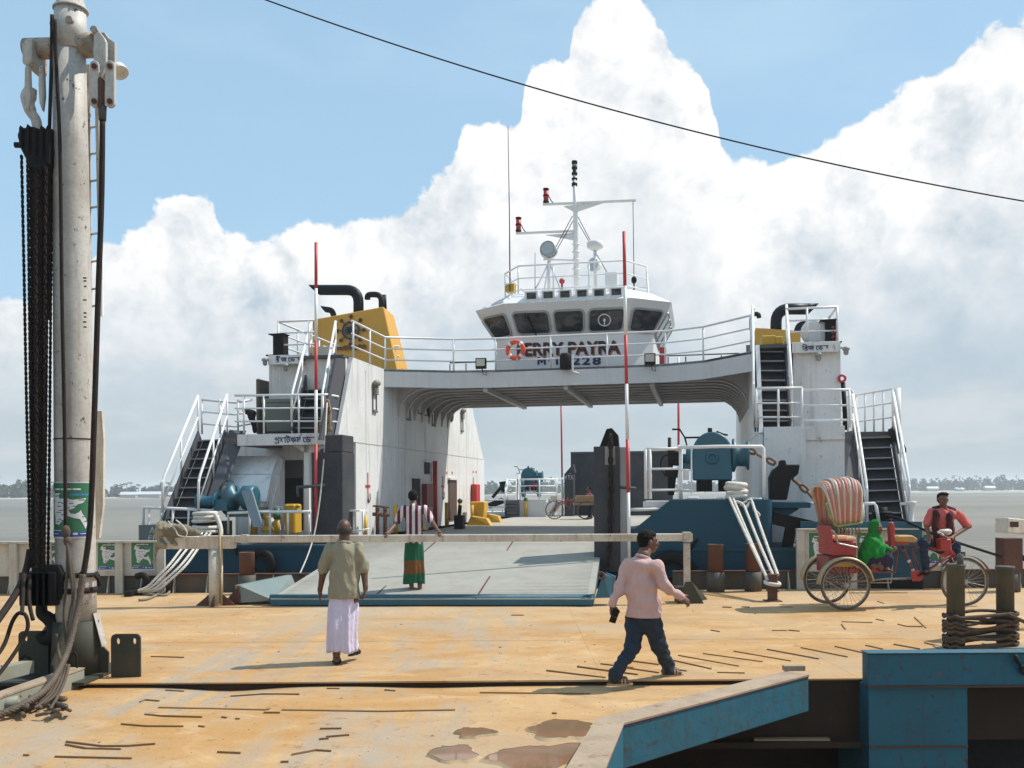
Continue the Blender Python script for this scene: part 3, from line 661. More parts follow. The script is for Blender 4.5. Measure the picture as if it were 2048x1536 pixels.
# right casing (its inner face is nearly edge-on from here)
CASEG = CASE
fr0 = FW(1508, 860, 0.9); o0 = FW(1612, 860, 0.9); o1 = FW(1690, 860, 0.9)
mb = L(); mb.mm((UR+0.1, 0.9, ZD), (o0.x, 14.5, ZP)); mb.build('casing', CASEG, ferry)
mb = L(); mb.mm((o0.x+0.003, 0.98, ZD), (o1.x, 14.4, ZP)); mb.build('casing', CASEG, ferry)
mb = L(); mb.mm((o0.x, 0.93, FW(1612, 880, 0.95).z), (o1.x, 0.975, ZP)); mb.build('casing_header', CASEG, ferry)
t0 = FW(1586, 720, 2.2); t1 = FW(1681, 720, 2.2)
mb = L(); mb.mm((t0.x, 2.2, ZP+0.004), (t1.x, 14.0, ZB-0.02)); mb.build('casing', CASEG, ferry)
mb = L(); mb.prism([(UR, 0.9, ZS), (UR, 14.5, ZS), (UR, 13.3, ZB), (UR, 2.0, ZB)], (0.09, 0, 0)); mb.prism([(UR-0.003, 0.95, ZD), (UR-0.003, 14.5, ZD), (UR-0.003, 14.5, ZS-0.012), (UR-0.003, 0.95, ZS-0.012)], (0.09, 0, 0)); mb.build('casing_side', CASE, ferry)
# top decks on the casings with fascia boards that carry the names
def fascia(x0, x1, y0, y1, wv, name, back, xr=None):
    a, b = FW(x0, y0, wv), FW(x1, y1, wv)
    mb = L(); mb.mm((a.x, wv, b.z), (xr or b.x, wv+0.05, a.z)); o = mb.build(name, CASE, ferry, bev=0.006)
    mb = L(); mb.mm((a.x, wv+0.052, a.z-0.10), (xr or b.x, back, a.z-0.03)); mb.build('deck_top', GREY, ferry)
    return a, b
fa, fb = fascia(536, 606, 711, 727, 1.3, 'fascia_board', 14.2)
ga, gb = fascia(1584, 1681, 685, 703, 2.05, 'fascia_board', 14.0)
mb = L(); mb.mm((fb.x, 1.35, fa.z-0.10), (UL-0.1, 14.2, fa.z-0.03)); mb.build('deck_top', GREY, ferry); mb = L(); mb.mm((UR+0.1, 2.05, ga.z-0.10), (ga.x, 14.0, ga.z-0.03)); mb.build('deck_top', GREY, ferry)
pa, pb = FW(474, 869, 0.25), FW(648, 889, 0.25)
mb = L(); mb.mm((pa.x, 0.25, pb.z), (pb.x, 0.30, pa.z)); pf = mb.build('fascia_board', CASE, ferry, bev=0.006)
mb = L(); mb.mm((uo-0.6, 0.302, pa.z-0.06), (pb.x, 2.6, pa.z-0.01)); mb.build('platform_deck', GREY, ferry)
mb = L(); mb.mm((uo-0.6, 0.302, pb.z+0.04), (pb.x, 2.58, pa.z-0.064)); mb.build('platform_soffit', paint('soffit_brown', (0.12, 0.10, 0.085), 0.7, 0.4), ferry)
# ---------------- bridge span between the casings
PL = [V(UL, FU(768, 735, UL).y, 0), V(FZ(905, 741, ZB).x, 4.75, 0), V(FW(990, 740, 4.9).x, 4.9, 0), V(FW(1330, 735, 4.7).x, 4.75, 0), V(3.6, 4.3, 0), V(UR, 2.9, 0)]
WB = 10.9
slab = [V(p.x, p.y, ZB-0.06) for p in PL]+[V(UR, WB, ZB-0.06), V(UL, WB, ZB-0.06)]
mb = L(); mb.prism(slab, (0, 0, 0.058)); mb.build('bridge_deck', GREY, ferry)
FAS = paint('fascia_white', (0.60, 0.60, 0.60), 0.5, 0.15, streak=0.15, dirtc=(0.3, 0.28, 0.26))
mb = L()
for a, b in zip(PL, PL[1:]): mb.hull8([Z(a, ZB-0.47), Z(a, ZB+0.005), Z(a, ZB+0.005)+V(0, 0.04, 0), Z(a, ZB-0.47)+V(0, 0.04, 0)], [Z(b, ZB-0.47), Z(b, ZB+0.005), Z(b, ZB+0.005)+V(0, 0.04, 0), Z(b, ZB-0.47)+V(0, 0.04, 0)])
mb.hull8([V(UL, WB, ZB-0.47), V(UL, WB, ZB), V(UL, WB+0.04, ZB), V(UL, WB+0.04, ZB-0.47)], [V(UR, WB, ZB-0.47), V(UR, WB, ZB), V(UR, WB+0.04, ZB), V(UR, WB+0.04, ZB-0.47)])
mb.build('bridge_fascia', FAS, ferry)
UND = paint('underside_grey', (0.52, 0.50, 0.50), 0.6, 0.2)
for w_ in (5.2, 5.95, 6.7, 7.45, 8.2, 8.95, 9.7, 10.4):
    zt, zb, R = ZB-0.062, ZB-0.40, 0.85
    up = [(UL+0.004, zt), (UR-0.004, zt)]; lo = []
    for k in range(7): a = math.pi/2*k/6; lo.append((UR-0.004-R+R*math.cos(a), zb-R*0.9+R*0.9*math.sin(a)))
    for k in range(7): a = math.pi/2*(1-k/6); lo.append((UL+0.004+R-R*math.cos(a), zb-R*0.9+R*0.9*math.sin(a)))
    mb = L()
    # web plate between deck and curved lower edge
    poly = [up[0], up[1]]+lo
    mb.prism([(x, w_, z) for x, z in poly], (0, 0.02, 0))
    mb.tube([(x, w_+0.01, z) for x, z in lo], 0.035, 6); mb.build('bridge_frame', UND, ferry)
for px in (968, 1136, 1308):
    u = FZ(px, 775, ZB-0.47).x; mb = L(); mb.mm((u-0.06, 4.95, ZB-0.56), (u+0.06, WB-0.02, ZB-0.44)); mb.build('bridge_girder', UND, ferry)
H3 = (0.86, 0.56, 0.26)
fp = [Z(p, ZB)+V(0, 0.10, 0) for p in PL]
railing([V(UL+0.02, w705-0.1, ZB)]+fp+[V(UR-0.02, 2.3, ZB)], H3, along([V(UL+0.02, w705, ZB)]+fp, 1.45)[:-1]+[V(UR-0.05, 2.9, ZB), V(UR-0.05, 2.3, ZB)])
DRAIL = paint('blue_grey_rail', (0.06, 0.10, 0.14), 0.5, 0.2)
railing([V(UL, WB-0.1, ZB+0.05), V(UR, WB-0.1, ZB+0.05)], (1.0, 0.66, 0.33), along([V(UL, WB-0.1, ZB), V(UR, WB-0.1, ZB)], 0.55), mat=DRAIL, r=0.025, name='stern_railing')
# ---------------- wheelhouse
LEV = [(ZB, 1.55, 2.22, 6.10, 6.75), (6.20, 1.55, 2.26, 6.04, 6.72), (6.82, 1.70, 2.66, 5.68, 6.45), (7.02, 1.76, 2.76, 5.56, 6.40), (7.42, 1.52, 2.20, 6.25, 7.1)]
WBK = 10.2
def ring(l):
    z, a, b, wf, wc = l; return [V(-b, WBK, z), V(-b, wc, z), V(-a, wf, z), V(a, wf, z), V(b, wc, z), V(b, WBK, z)]
WHM = paint('wheelhouse_white', (0.72, 0.72, 0.715), 0.45, 0.08, streak=0.10, dirtc=(0.3, 0.29, 0.27), bump=0.04)
mb = L(); R_ = [ring(l) for l in LEV]
for a, b in zip(R_, R_[1:]):
    for k in range(6): mb._add([a[k], a[(k+1) % 6], b[(k+1) % 6], b[k]], [(0, 1, 2, 3)])
mb._add(R_[-1], [tuple(range(6))]); wh = mb.build('wheelhouse', WHM, ferry)
GLASS = bpy.data.materials.new('window_glass'); GLASS.use_nodes = True
_t = NT(GLASS.node_tree); _b = _t.n['Principled BSDF']; _p = _t.add('ShaderNodeTexCoord').outputs['Object']
_t.link(_t.mix(_t.ramp(_t.noise(_t.mapping(_p, (1.5, 1, 2.5)), 1.6, 3), 0.42, 0.62), (0.020, 0.024, 0.028), (0.075, 0.075, 0.075)), _b.inputs['Base Color']); _b.inputs['Roughness'].default_value = 0.06; _b.inputs['Specular IOR Level'].default_value = 0.3
FRAME = paint('window_frame_grey', (0.34, 0.34, 0.335), 0.5, 0.1)
def window(A, B, C, D_, s0, s1, t0=0.10, t1=0.93, out=0.012, rad=0.10, name='window'):
    """rounded window on the face A(bl) B(br) C(tr) D(tl)"""
    def P(s, t): return A.lerp(B, s).lerp(D_.lerp(C, s), t)
    n = (B-A).cross(D_-A).normalized()
    def loop(gr, off):
        W = (P(s1, .5)-P(s0, .5)).length; H = (P(.5, t1)-P(.5, t0)).length; rs = rad/W; rt = rad/H; es = gr/W; et = gr/H
        out_ = []
        for cx, cy, a0 in ((1-rs, 1-rt, 0), (rs, 1-rt, 90), (rs, rt, 180), (1-rs, rt, 270)):
            for k in range(5):
                a = math.radians(a0+k*22.5); x = cx+(rs+es)*math.cos(a); y = cy+(rt+et)*math.sin(a)
                out_.append(P(s0+(s1-s0)*x, t0+(t1-t0)*y)+n*off)
        return out_
    o1, o2, i2, i1 = loop(0.055, -0.02), loop(0.045, 0.042), loop(0.0, 0.042), loop(0.0, 0.02)
    N = len(o1); mb = L(); mb._add(o1+o2+i2+i1, [(r*N+k, r*N+(k+1) % N, (r+1)*N+(k+1) % N, (r+1)*N+k) for r in range(3) for k in range(N)])
    f = mb.build('window', FRAME, ferry)
    mb = L(); mb._add(loop(0.001, 0.034), [tuple(range(N))]); mb.build('pane', GLASS, f)
    return f, P, n
lo, hi = R_[1], R_[2]
wf = [window(lo[2], lo[3], hi[3], hi[2], s0, s1) for s0, s1 in ((0.045, 0.33), (0.385, 0.62), (0.675, 0.955))]
window(lo[1], lo[2], hi[2], hi[1], 0.14, 0.90); window(lo[3], lo[4], hi[4], hi[3], 0.08, 0.88)
for s0, s1 in ((0.05, 0.28), (0.34, 0.6), (0.66, 0.92)): window(lo[4], lo[5], hi[5], hi[4], s0, s1); window(lo[0], lo[1], hi[1], hi[0], s0, s1)
f, P, n = wf[2]
cc = P(0.80, 0.52)+n*0.045; mb = L(); mb.torus(cc, 0.165, 0.016, n, 24, 6); mb.bar(cc+V(0, -0.005, -0.14), cc+V(0, -0.005, 0.14), 0.025, 0.02, up=(0, 1, 0)); mb.lathe(cc, [(0.035, -0.01), (0.035, 0.02)], 10, n); mb.build('clear_view_screen', WHITER, f)
f, P, n = wf[0]
mb = L(); mb.bar(P(0.20, 0.02)+n*0.055, P(0.165, 0.85)+n*0.055, 0.03, 0.02, up=(0, 1, 0)); mb.bar(P(0.19, 0.4)+n*0.04, P(0.14, 0.86)+n*0.04, 0.02, 0.02, up=(0, 1, 0)); mb.build('wiper', BLACK, f)
# dark backs seen through the front windows are left to the reflective panes; sloped roof windows
lo, hi = R_[3], R_[4]
for k in range(6):
    s = 0.16+k*0.135; A, B, C, D_ = (lo[2].lerp(lo[3], s), lo[2].lerp(lo[3], s+0.095), hi[2].lerp(hi[3], s+0.095), hi[2].lerp(hi[3], s)); n = (B-A).cross(D_-A).normalized()
    p0, p1, y0_ = A.lerp(D_, 0.16), B.lerp(C, 0.16), A.lerp(D_, 0.16).y
    mb = L(); mb.prism([V(p0.x-.02, y0_, p0.z-.01), V(p0.x-.02, y0_-.03, p0.z+.27), V(p0.x-.02, y0_+.34, p0.z+.29)], V(p1.x-p0.x+.04, 0, 0)); h = mb.build('roof_window', WHM, ferry, bev=0.012)
    mb = L(); mb.hull8([V(p0.x+.035, y0_-.010, p0.z+.05), V(p1.x-.035, y0_-.010, p0.z+.05), V(p1.x-.035, y0_-.028, p0.z+.225), V(p0.x+.035, y0_-.028, p0.z+.225)], [V(p0.x+.035, y0_+.01, p0.z+.05), V(p1.x-.035, y0_+.01, p0.z+.05), V(p1.x-.035, y0_-.01, p0.z+.225), V(p0.x+.035, y0_-.01, p0.z+.225)]); mb.build('pane', GLASS, h)
A, B, C, D_ = lo[1].lerp(lo[2], 0.45), lo[1].lerp(lo[2], 0.9), hi[1].lerp(hi[2], 0.9), hi[1].lerp(hi[2], 0.45); n = (B-A).cross(D_-A).normalized()
q = [A.lerp(D_, 0.2), B.lerp(C, 0.2), B.lerp(C, 0.8), A.lerp(D_, 0.8)]
mb = L(); mb.hull8([x+n*0.002 for x in q], [x+n*0.05 for x in q]); h = mb.build('roof_window', WHM, ferry); c = sum(q, V(0, 0, 0))/4; mb = L(); mb.quad(*[c+(x-c)*0.85+n*0.053 for x in q]); mb.build('pane', GLASS, h)
# roof railing
zt = 7.42
rp = [V(-1.95, 10, zt), V(-2.05, 7.2, zt), V(-1.5, 6.35, zt), V(1.5, 6.35, zt), V(2.05, 7.2, zt), V(1.95, 10, zt)]
railing(rp+[rp[0]], (0.80, 0.45, 0.12), along(rp, 1.05), r=0.024, name='roof_railing')
# lettering
def text_mesh(s, h, ext=0.004, bold=0.0, sx=1.0):
    """flat letter shapes: each outline filled on its own with the holes that lie in it"""
    from mathutils.geometry import tessellate_polygon, interpolate_bezier
    cu = bpy.data.curves.new('lettering', 'FONT'); cu.body = s; cu.size = 1.0
    ob = bpy.data.objects.new('lettering', cu); COL.objects.link(ob); dg = bpy.context.evaluated_depsgraph_get()
    c2 = ob.to_curve(dg); loops = []
    for sp in c2.splines:
        bp = sp.bezier_points; q = []
        for i in range(len(bp)):
            a_, b_ = bp[i], bp[(i+1) % len(bp)]; q += [V(p) for p in interpolate_bezier(a_.co, a_.handle_right, b_.handle_left, b_.co, 5)[:-1]]
        q = [p for i, p in enumerate(q) if (p-q[i-1]).length > 1e-5]
        if len(q) > 2: loops.append(q)
    ob.to_curve_clear(); bpy.data.objects.remove(ob); bpy.data.curves.remove(cu)
    area = lambda q: sum(q[i-1].x*q[i].y-q[i].x*q[i-1].y for i in range(len(q)))/2
    A_ = [area(q) for q in loops]; sg = math.copysign(1, max(A_, key=abs))
    def fat(q):
        out_ = []
        for i in range(len(q)):
            d = (q[(i+1) % len(q)]-q[i]).normalized()+(q[i]-q[i-1]).normalized(); d = d.normalized() if d.length > 1e-6 else V(0, 0, 0)
            out_.append(q[i]+V(d.y, -d.x, 0)*sg*bold)
        return out_
    loops = [fat(q) for q in loops]
    def inside(p, q):
        r = False
        for i in range(len(q)):
            a_, b_ = q[i-1], q[i]
            if (a_.y > p.y) != (b_.y > p.y) and p.x < (b_.x-a_.x)*(p.y-a_.y)/(b_.y-a_.y)+a_.x: r = not r
        return r
    vs, fs = [], []
    for q, ar in zip(loops, A_):
        if ar*sg < 0: continue
        grp = [q]+[h_ for h_, ha in zip(loops, A_) if ha*sg < 0 and abs(ha) < abs(ar) and inside(h_[0], q)]
        o = len(vs); vs += [p for g_ in grp for p in g_]; fs += [tuple(o+i for i in t) for t in tessellate_polygon(grp)]
    me = bpy.data.meshes.new('lettering'); me.from_pydata([tuple(p) for p in vs], [], fs); me.update()
    return me
def letter(s, A, B, h, mat, parent, n, bold=0.02, off=0.004, name='lettering'):
    """text s from A to B (baseline), letter height h, raised along n"""
    me = text_mesh(s, h, bold=bold); co = [v.co.copy() for v in me.vertices]
    x0 = min(c.x for c in co); x1 = max(c.x for c in co); y0 = min(c.y for c in co); y1 = max(c.y for c in co)
    X = (B-A); up = n.cross(X).normalized(); up = up if up.z > 0 else -up
    for v, c in zip(me.vertices, co): v.co = A+X*((c.x-x0)/(x1-x0))+up*((c.y-y0)/(y1-y0))*h+n*off
    me.materials.clear(); me.materials.append(mat)
    o = bpy.data.objects.new(name, me); COL.objects.link(o); o.parent = parent; MW[o.name] = MW[parent.name]
    return o
fn = V(0, -1, -0.055).normalized()
def on_front(px, py, wv=6.08): p = FW(px, py, wv); return p
A, B = on_front(1034, 713), on_front(1240, 708); hh = FW(1140, 684, 6.07).z-FW(1140, 711, 6.07).z
SHADOWC = plain('orange_lettering', (0.52, 0.17, 0.05)); INK = plain('maroon_black_lettering', (0.035, 0.012, 0.02))
letter('FERRY PAYRA', A+V(0.035, 0, -0.028), B+V(0.035, 0, -0.028), hh, SHADOWC, wh, fn, 0.02, 0.012)
letter('FERRY PAYRA', A, B, hh, INK, wh, fn, 0.04, 0.018)
for s, x0, x1 in (('M', 1075, 1092), ('-', 1096, 1101), ('1', 1112, 1117), ('2', 1144, 1161), ('2', 1164, 1181), ('8', 1185, 1202)):
    A, B = on_front(x0, 730), on_front(x1, 729.6); h2 = FW(1140, 714, 6.07).z-FW(1140, 730, 6.07).z
    if s == '-': A, B = on_front(x0, 723), on_front(x1, 723); h2 = 0.03
    if s == 'M':
        upv_ = V(0, -0.055, 1).normalized()*h2; q = [A+fn*0.012+(B-A)*a_+upv_*b_ for a_, b_ in ((0, 0), (0, 1), (.26, 1), (.5, .5), (.74, 1), (1, 1), (1, 0), (.76, 0), (.76, .62), (.58, .22), (.42, .22), (.24, .62), (.24, 0))]
        mb = L(); [mb.quad(*[q[i] for i in ix]) for ix in ((0, 1, 2, 11, 12), (2, 3, 9, 10, 11), (3, 4, 8, 9), (4, 5, 6, 7, 8))]; mb.build('lettering', NAVY, wh); continue
    letter(s, A, B, h2, NAVY, wh, fn, 0.04, 0.012)
def bengali(txt, A, B, h, mat, parent, n, strokes=(), off=0.006, name='lettering', bold=0.03):
    """Bengali words in written order, with the joined letters' extra strokes (unit box) added"""
    letter(txt, A, B, h, mat, parent, n, bold, off, name)
    X = (B-A); up = n.cross(X).normalized(); up = up if up.z > 0 else -up
    for st in strokes:
        mb = L(); p = [A+X*a+up*(b*h)+n*off for a, b in st]
        for a, b in zip(p, p[1:]):
            d = (b-a).normalized(); r = d.cross(n)*h*0.05; e = d*h*0.04; mb.quad(a-r-e, b-r+e, b+r+e, a+r-e)
        mb.build('letter_stroke', mat, parent)
nf = V(0, -1, 0)
bengali('\u09ac\u09c0\u099c \u09c7\u09a1\u0995', FW(551, 724, 1.3), FW(600, 723, 1.3), FW(560, 711.5, 1.3).z-FW(560, 724, 1.3).z, NAVY, ferry, nf, (((.02, .10), (.06, -.06), (.13, .04)),))
bengali('\u09bf\u09ac\u099c \u09c7\u09a1\u0995', FW(1604, 701, 2.05), FW(1657, 699.5, 2.05), FW(1620, 688, 2.05).z-FW(1620, 701, 2.05).z, NAVY, ferry, nf, (((.10, .10), (.14, -.06), (.21, .04)),))
bengali('\u09aa\u09af\u09be\u099f\u09ab\u09ae \u09c7\u09a1\u0995', FW(549, 886, 0.25), FW(634, 884.5, 0.25), FW(560, 870, 0.25).z-FW(560, 886, 0.25).z, NAVY, ferry, nf, (((.01, .10), (.03, -.08), (.06, .06), (.09, -.06), (.10, .2)), ((.60, .80), (.645, 1.05))))
# ---------------- mast and aerials on the wheelhouse roof
mw = 7.9
def Mx(px, py): return FW(px, py, mw)
mast = L(); mast.tube([Mx(1153, 583), Mx(1151, 430), Mx(1149, 350)], [0.085, 0.07, 0.055], 10)
for y in (555, 540, 520, 505, 490): mast.cyl(Mx(1152, y), Mx(1152, y-2), 0.115, n=10)
mast = mast.build('mast', WHITE, ferry)
mb = L()
for a, b in ((322, 328), (334, 338), (345, 350), (356, 360), (366, 372)): mb.cyl(Mx(1149, a), Mx(1149, b), 0.085, n=10)
mb.cyl(Mx(1149, 324), Mx(1149, 374), 0.055, n=8); mb.build('mast_head_light', BLACK, mast)
mb = L(); mb.cyl(Mx(1149, 329), Mx(1149, 334), 0.075, n=10); mb.build('lamp_lens', plain('green_lens', (0.15, 0.32, 0.16), 0.2), mast)
def yard(x0, y0, x1, y1, yw):
    mb = L(); a, b = Mx(x0, y0), Mx(x1, y1)
    mb.bar(a, b, 0.10, 0.05)
    mb.prism([Mx(1150-(60 if x0 < 1100 and x1 < 1160 else 24), y0+3), Mx(1150, y0+yw), Mx(1150 if x1 < 1160 else 1212, y1+3)], (0, 0.03, 0)); return mb.build('yard', WHITE, mast)
yard(1086, 409, 1272, 401, 16); yard(1032, 467, 1151, 462, 14)
for x, y in ((1092, 405), (1037, 463)):
    mb = L(); mb.cyl(Mx(x, y), Mx(x, y-24), 0.075, n=10); h = mb.build('signal_light', RED, mast)
    mb = L()
    for k in (0, 12, 25): mb.cyl(Mx(x, y-k), Mx(x, y-k-3), 0.09, n=10)
    mb.build('light_band', BLACK, h)
    mb = L(); mb.tube([Mx(x+6, y-12), Mx(x+10, y-4), Mx(x+16, y+3)], 0.015, 5); mb.build('cable', BLACK, h)
for x0, y0, x1, y1 in ((1145, 432, 1098, 520), (1147, 440, 1070, 578), (1155, 432, 1180, 480), (1156, 445, 1230, 572), (1266, 404, 1268, 560)):
    mb = L(); mb.cyl(Mx(x0, y0), FW(x1, y1, mw-0.3), 0.012, n=5); mb.build('stay', GREY, mast)
# searchlight on its post
s = FW(1098, 500, 7.2); mb = L(); mb.cyl(FW(1098, 582, 7.2), FW(1098, 522, 7.2), 0.05); mb.bar(FW(1087, 519, 7.2), FW(1150, 521, 7.6), 0.07, 0.04)
for dx in (-28, -10, 24): mb.cyl(FW(1098, 524, 7.2), FW(1098+dx, 582, 7.0), 0.022, n=6)
post = mb.build('light_post', WHITE, ferry)
mb = L(); d = V(-0.18, -1, 0.12).normalized(); mb.lathe(s, [(0.10, 0.32), (0.19, 0.2), (0.225, 0.0), (0.225, -0.16), (0.20, -0.16), (0.20, -0.14)], 18, -d); sl = mb.build('searchlight', paint('lamp_grey', (0.30, 0.33, 0.34), 0.4, 0.2), ferry)
mb = L(); mb.lathe(s+d*0.145, [(0.195, 0), (0.195, 0.006)], 18, d); mb.build('lens', plain('lens_glass', (0.42, 0.46, 0.46), 0.1), sl)
mb = L(); mb.torus(s, 0.25, 0.022, (0, 1, 0), 14, 6, arc=(math.pi*0.0, math.pi)); mb.build('yoke', WHITE, sl)
# radar dome with its post, second lamp, box, horn
mb = L(); p = FW(1190, 500, 7.0); mb.lathe(p, [(0.05, -0.02), (0.07, -0.12+0.1), (0.22, 0.06), (0.235, 0.10), (0.235, 0.20), (0.20, 0.235), (0.03, 0.25)], 18); mb.cyl(FW(1191, 584, 7.0), p, 0.045); mb.build('radar_dome', WHM, ferry)
s = FW(1189, 530, 7.1); d = V(-0.7, -1, 0.05).normalized(); mb = L(); mb.lathe(s, [(0.08, 0.2), (0.16, 0.12), (0.20, 0.0), (0.20, -0.08)], 16, -d); h = mb.build('floodlight', WHITE, ferry)
mb = L(); mb.lathe(s+d*0.082, [(0.19, 0), (0.19, 0.006)], 16, d); mb.build('lens', plain('lens_glass', (0.42, 0.46, 0.46), 0.1), h)
mb = L(); mb.mm(FW(1210, 583, 7.0), FW(1237, 548, 7.35)); mb.build('equipment_box', WHM, ferry, bev=0.02)
mb = L(); p = FW(1124, 565, 7.0); mb.cyl(FW(1124, 583, 7.0), p, 0.03); mb.ell(p+V(0, 0, 0.04), 0.085); mb.build('red_beacon', RED, ferry)
mb = L(); p = FW(1268, 560, 7.1); mb.ell(p, (0.08, 0.08, 0.11)); mb.cyl(FW(1268, 584, 7.1), p, 0.02); mb.build('signal_ball', BLACK, ferry)
mb = L(); p = FW(1020, 575, 7.1); mb.mm(p+V(-0.12, 0, -0.12), p+V(0.12, 0.3, 0.12)); mb.build('siren', SAFEY, ferry)
mb = L(); mb.tube([FW(1020, 583, 7.0), FW(1019, 440, 7.0), FW(1016, 252, 7.0)], [0.022, 0.016, 0.010], 6); mb.build('whip_aerial', GREY, ferry)
mb = L(); mb.tube([FW(1070, 583, 7.4), FW(1070, 505, 7.4)], [0.012, 0.008], 5); mb.build('whip_aerial', GREY, ferry)
# red liferaft light box right of the wheelhouse, and a white bracket
mb = L(); mb.mm(FW(1319, 727, 5.6), FW(1333, 697, 5.9)); mb.build('red_locker', RED, ferry, bev=0.01)
# floodlights and loudspeaker on the bridge edge
for px, py, wv in ((962, 727, 4.72), (1300, 718, 4.6)):
    c = FW(px, py, wv); mb = L(); mb.box(c, (0.28, 0.12, 0.28)); mb.tube([c+V(0.04, 0, -0.15), c+V(0.05, 0.02, -0.28), c+V(0.14, 0.02, -0.32), c+V(0.12, 0.05, -0.18)], 0.012, 5); h = mb.build('floodlight', BLACK, ferry, bev=0.01)
    mb = L(); mb.box(c+V(0, -0.063, 0.02), (0.23, 0.006, 0.19)); mb.build('lens', plain('flood_lens', (0.50, 0.48, 0.40), 0.15), h)
c = FW(1131, 722, 4.7); mb = L(); mb.lathe(c+V(0, 0, -0.22), [(0.12, 0), (0.155, 0.05), (0.155, 0.36), (0.12, 0.42)], 12); h = mb.build('loudspeaker', BLACK, ferry)
mb = L(); mb.box(c+V(0.18, 0.05, -0.03), (0.03, 0.12, 0.42)); mb.cyl(c+V(0.1, 0.02, -0.24), c+V(0.36, 0.05, -0.34), 0.02); mb.build('bracket', WHITE, h)
# ---------------- funnels
def funnel(x0, x1, yb, yt0, yt1, wv, xt1, dep, name='funnel'):
    a = FW(x0, yb, wv); b = FW(x1, yb, wv); t0_ = FW(x0+3, yt0, wv+0.12); t1_ = FW(xt1, yt1, wv+0.12)
    zb = ZB+0.02; mb = L()
    fr = [V(a.x, wv, zb), V(b.x, wv, zb), t1_, t0_]; bk = [V(a.x, wv+dep, zb), V(b.x-0.05, wv+dep, zb), t1_+V(-0.05, dep-0.3, -0.05), t0_+V(0, dep-0.3, 0)]
    mb.hull8(fr, bk); return mb.build(name, YELLOW, ferry, bev=0.02), t0_, t1_
fun, ft0, ft1 = funnel(618, 797, 740, 640, 613, 5.6, 767, 1.35)
def pipe(pts, r, parent, wv, name='exhaust_pipe'):
    p = [FW(x, y, wv) for x, y in pts]; q = []
    for i, c in enumerate(p):                      # round the corners
        if 0 < i < len(p)-1:
            a = (p[i-1]-c); b = (p[i+1]-c); k = min(a.length, b.length, r*2.6)*0.95
            A = c+a.normalized()*min(k, a.length*0.5); B = c+b.normalized()*min(k, b.length*0.5)
            q += [A.lerp(c, t).lerp(c.lerp(B, t), t) for t in (0, .17, .33, .5, .67, .83, 1)]
        else: q.append(c)
    mb = L(); mb.tube(q, r, 14); return mb.build(name, BLACKP, parent)
def slant(pts, r, parent, wv, tip):
    p = pipe(pts, r, parent, wv); a = FW(*pts[-1], wv); d = (a-FW(*pts[-2], wv)).normalized(); mb = L()
    n = 14; x = V(0, 1, 0); y = V(0, 0, 1); ring_ = [a+(x*math.cos(t)+y*math.sin(t))*r for t in (2*math.pi*k/n for k in range(n))]
    r2_ = [a+d*(tip*(0.5+0.5*math.sin(t))+0.01)+(x*math.cos(t)+y*math.sin(t))*r for t in (2*math.pi*k/n for k in range(n))]
    mb._add(ring_+r2_, [(k, (k+1) % n, n+(k+1) % n, n+k) for k in range(n)]+[tuple(range(n, 2*n))], True); mb.build('pipe_mouth', BLACKP, p)
slant([(717, 640), (717, 580), (640, 580)], 0.15, fun, 6.2, 0.34)
slant([(669, 645), (666, 621), (652, 619)], 0.085, fun, 6.1, 0.16)
pipe([(763, 622), (763, 589), (735, 589), (735, 599)], 0.085, fun, 6.3)
mb = L(); mb.cyl(FW(769, 618, 6.7), FW(768, 590, 6.7), 0.07); mb.build('exhaust_pipe', BLACKP, fun)
# ship's wheel emblem on the left funnel
ec = FW(702, 661, 5.66); er = (FW(725, 657, 5.66)-ec).length*0.98; EMB = plain('emblem_navy', (0.035, 0.04, 0.065)); EMR = plain('emblem_maroon', (0.09, 0.02, 0.015))
fnn = V(0, -1, 0.085).normalized(); upv = V(0, 0.085, 1).normalized()
def ep(a, r): return ec+V(1, 0, 0)*math.cos(a)*r*er+upv*math.sin(a)*r*er+fnn*0.03
mb = L()
n = 32
mb._add([ep(2*math.pi*k/n, 0.80) for k in range(n)]+[ep(2*math.pi*k/n, 0.62) for k in range(n)], [(k, (k+1) % n, n+(k+1) % n, n+k) for k in range(n)])
for k in range(8):
    a = math.pi/4*k; mb.quad(ep(a-0.05, 0.25), ep(a-0.045, 1.12), ep(a+0.045, 1.12), ep(a+0.05, 0.25))
mb._add([ep(2*math.pi*k/12, 0.28) for k in range(12)], [tuple(range(12))])
mb._add([ep(2.6, 0.55), ep(3.6, 0.6), ep(4.4, 0.35), ep(5.6, 0.55), ep(6.2, 0.5), ep(0.4, 0.3), ep(1.2, 0.4)], [tuple(range(7))]); mb.build('wheel_emblem', EMB, fun)
mb = L()
for k in range(8): a = math.pi/4*k; c_ = ep(a, 1.18); mb._add([c_+fnn*0.002+(V(1, 0, 0)*math.cos(t)+upv*math.sin(t))*0.058 for t in (2*math.pi*j/10 for j in range(10))], [tuple(range(10))])
mb.build('emblem_knob', EMR, fun)
bengali('\u09bf\u09ac\u0986\u0987\u09bf\u09a1\u09ac\u0989\u09bf\u099f\u09bf\u09b8', FW(669, 703, 5.62), FW(734, 700, 5.62), FW(700, 690, 5.62).z-FW(700, 702, 5.62).z, EMR, fun, fnn, (), 0.03)
fun2, _, _ = funnel(1508, 1604, 700, 655, 662, 9.6, 1601, 1.3)
slant([(1552, 672), (1552, 618), (1615, 618)], 0.17, fun2, 9.9, 0.32)
slant([(1594, 672), (1598, 651), (1612, 650)], 0.12, fun2, 9.9, 0.1)
pipe([(1503, 660), (1503, 629), (1517, 627), (1518, 636)], 0.07, fun2, 9.9)
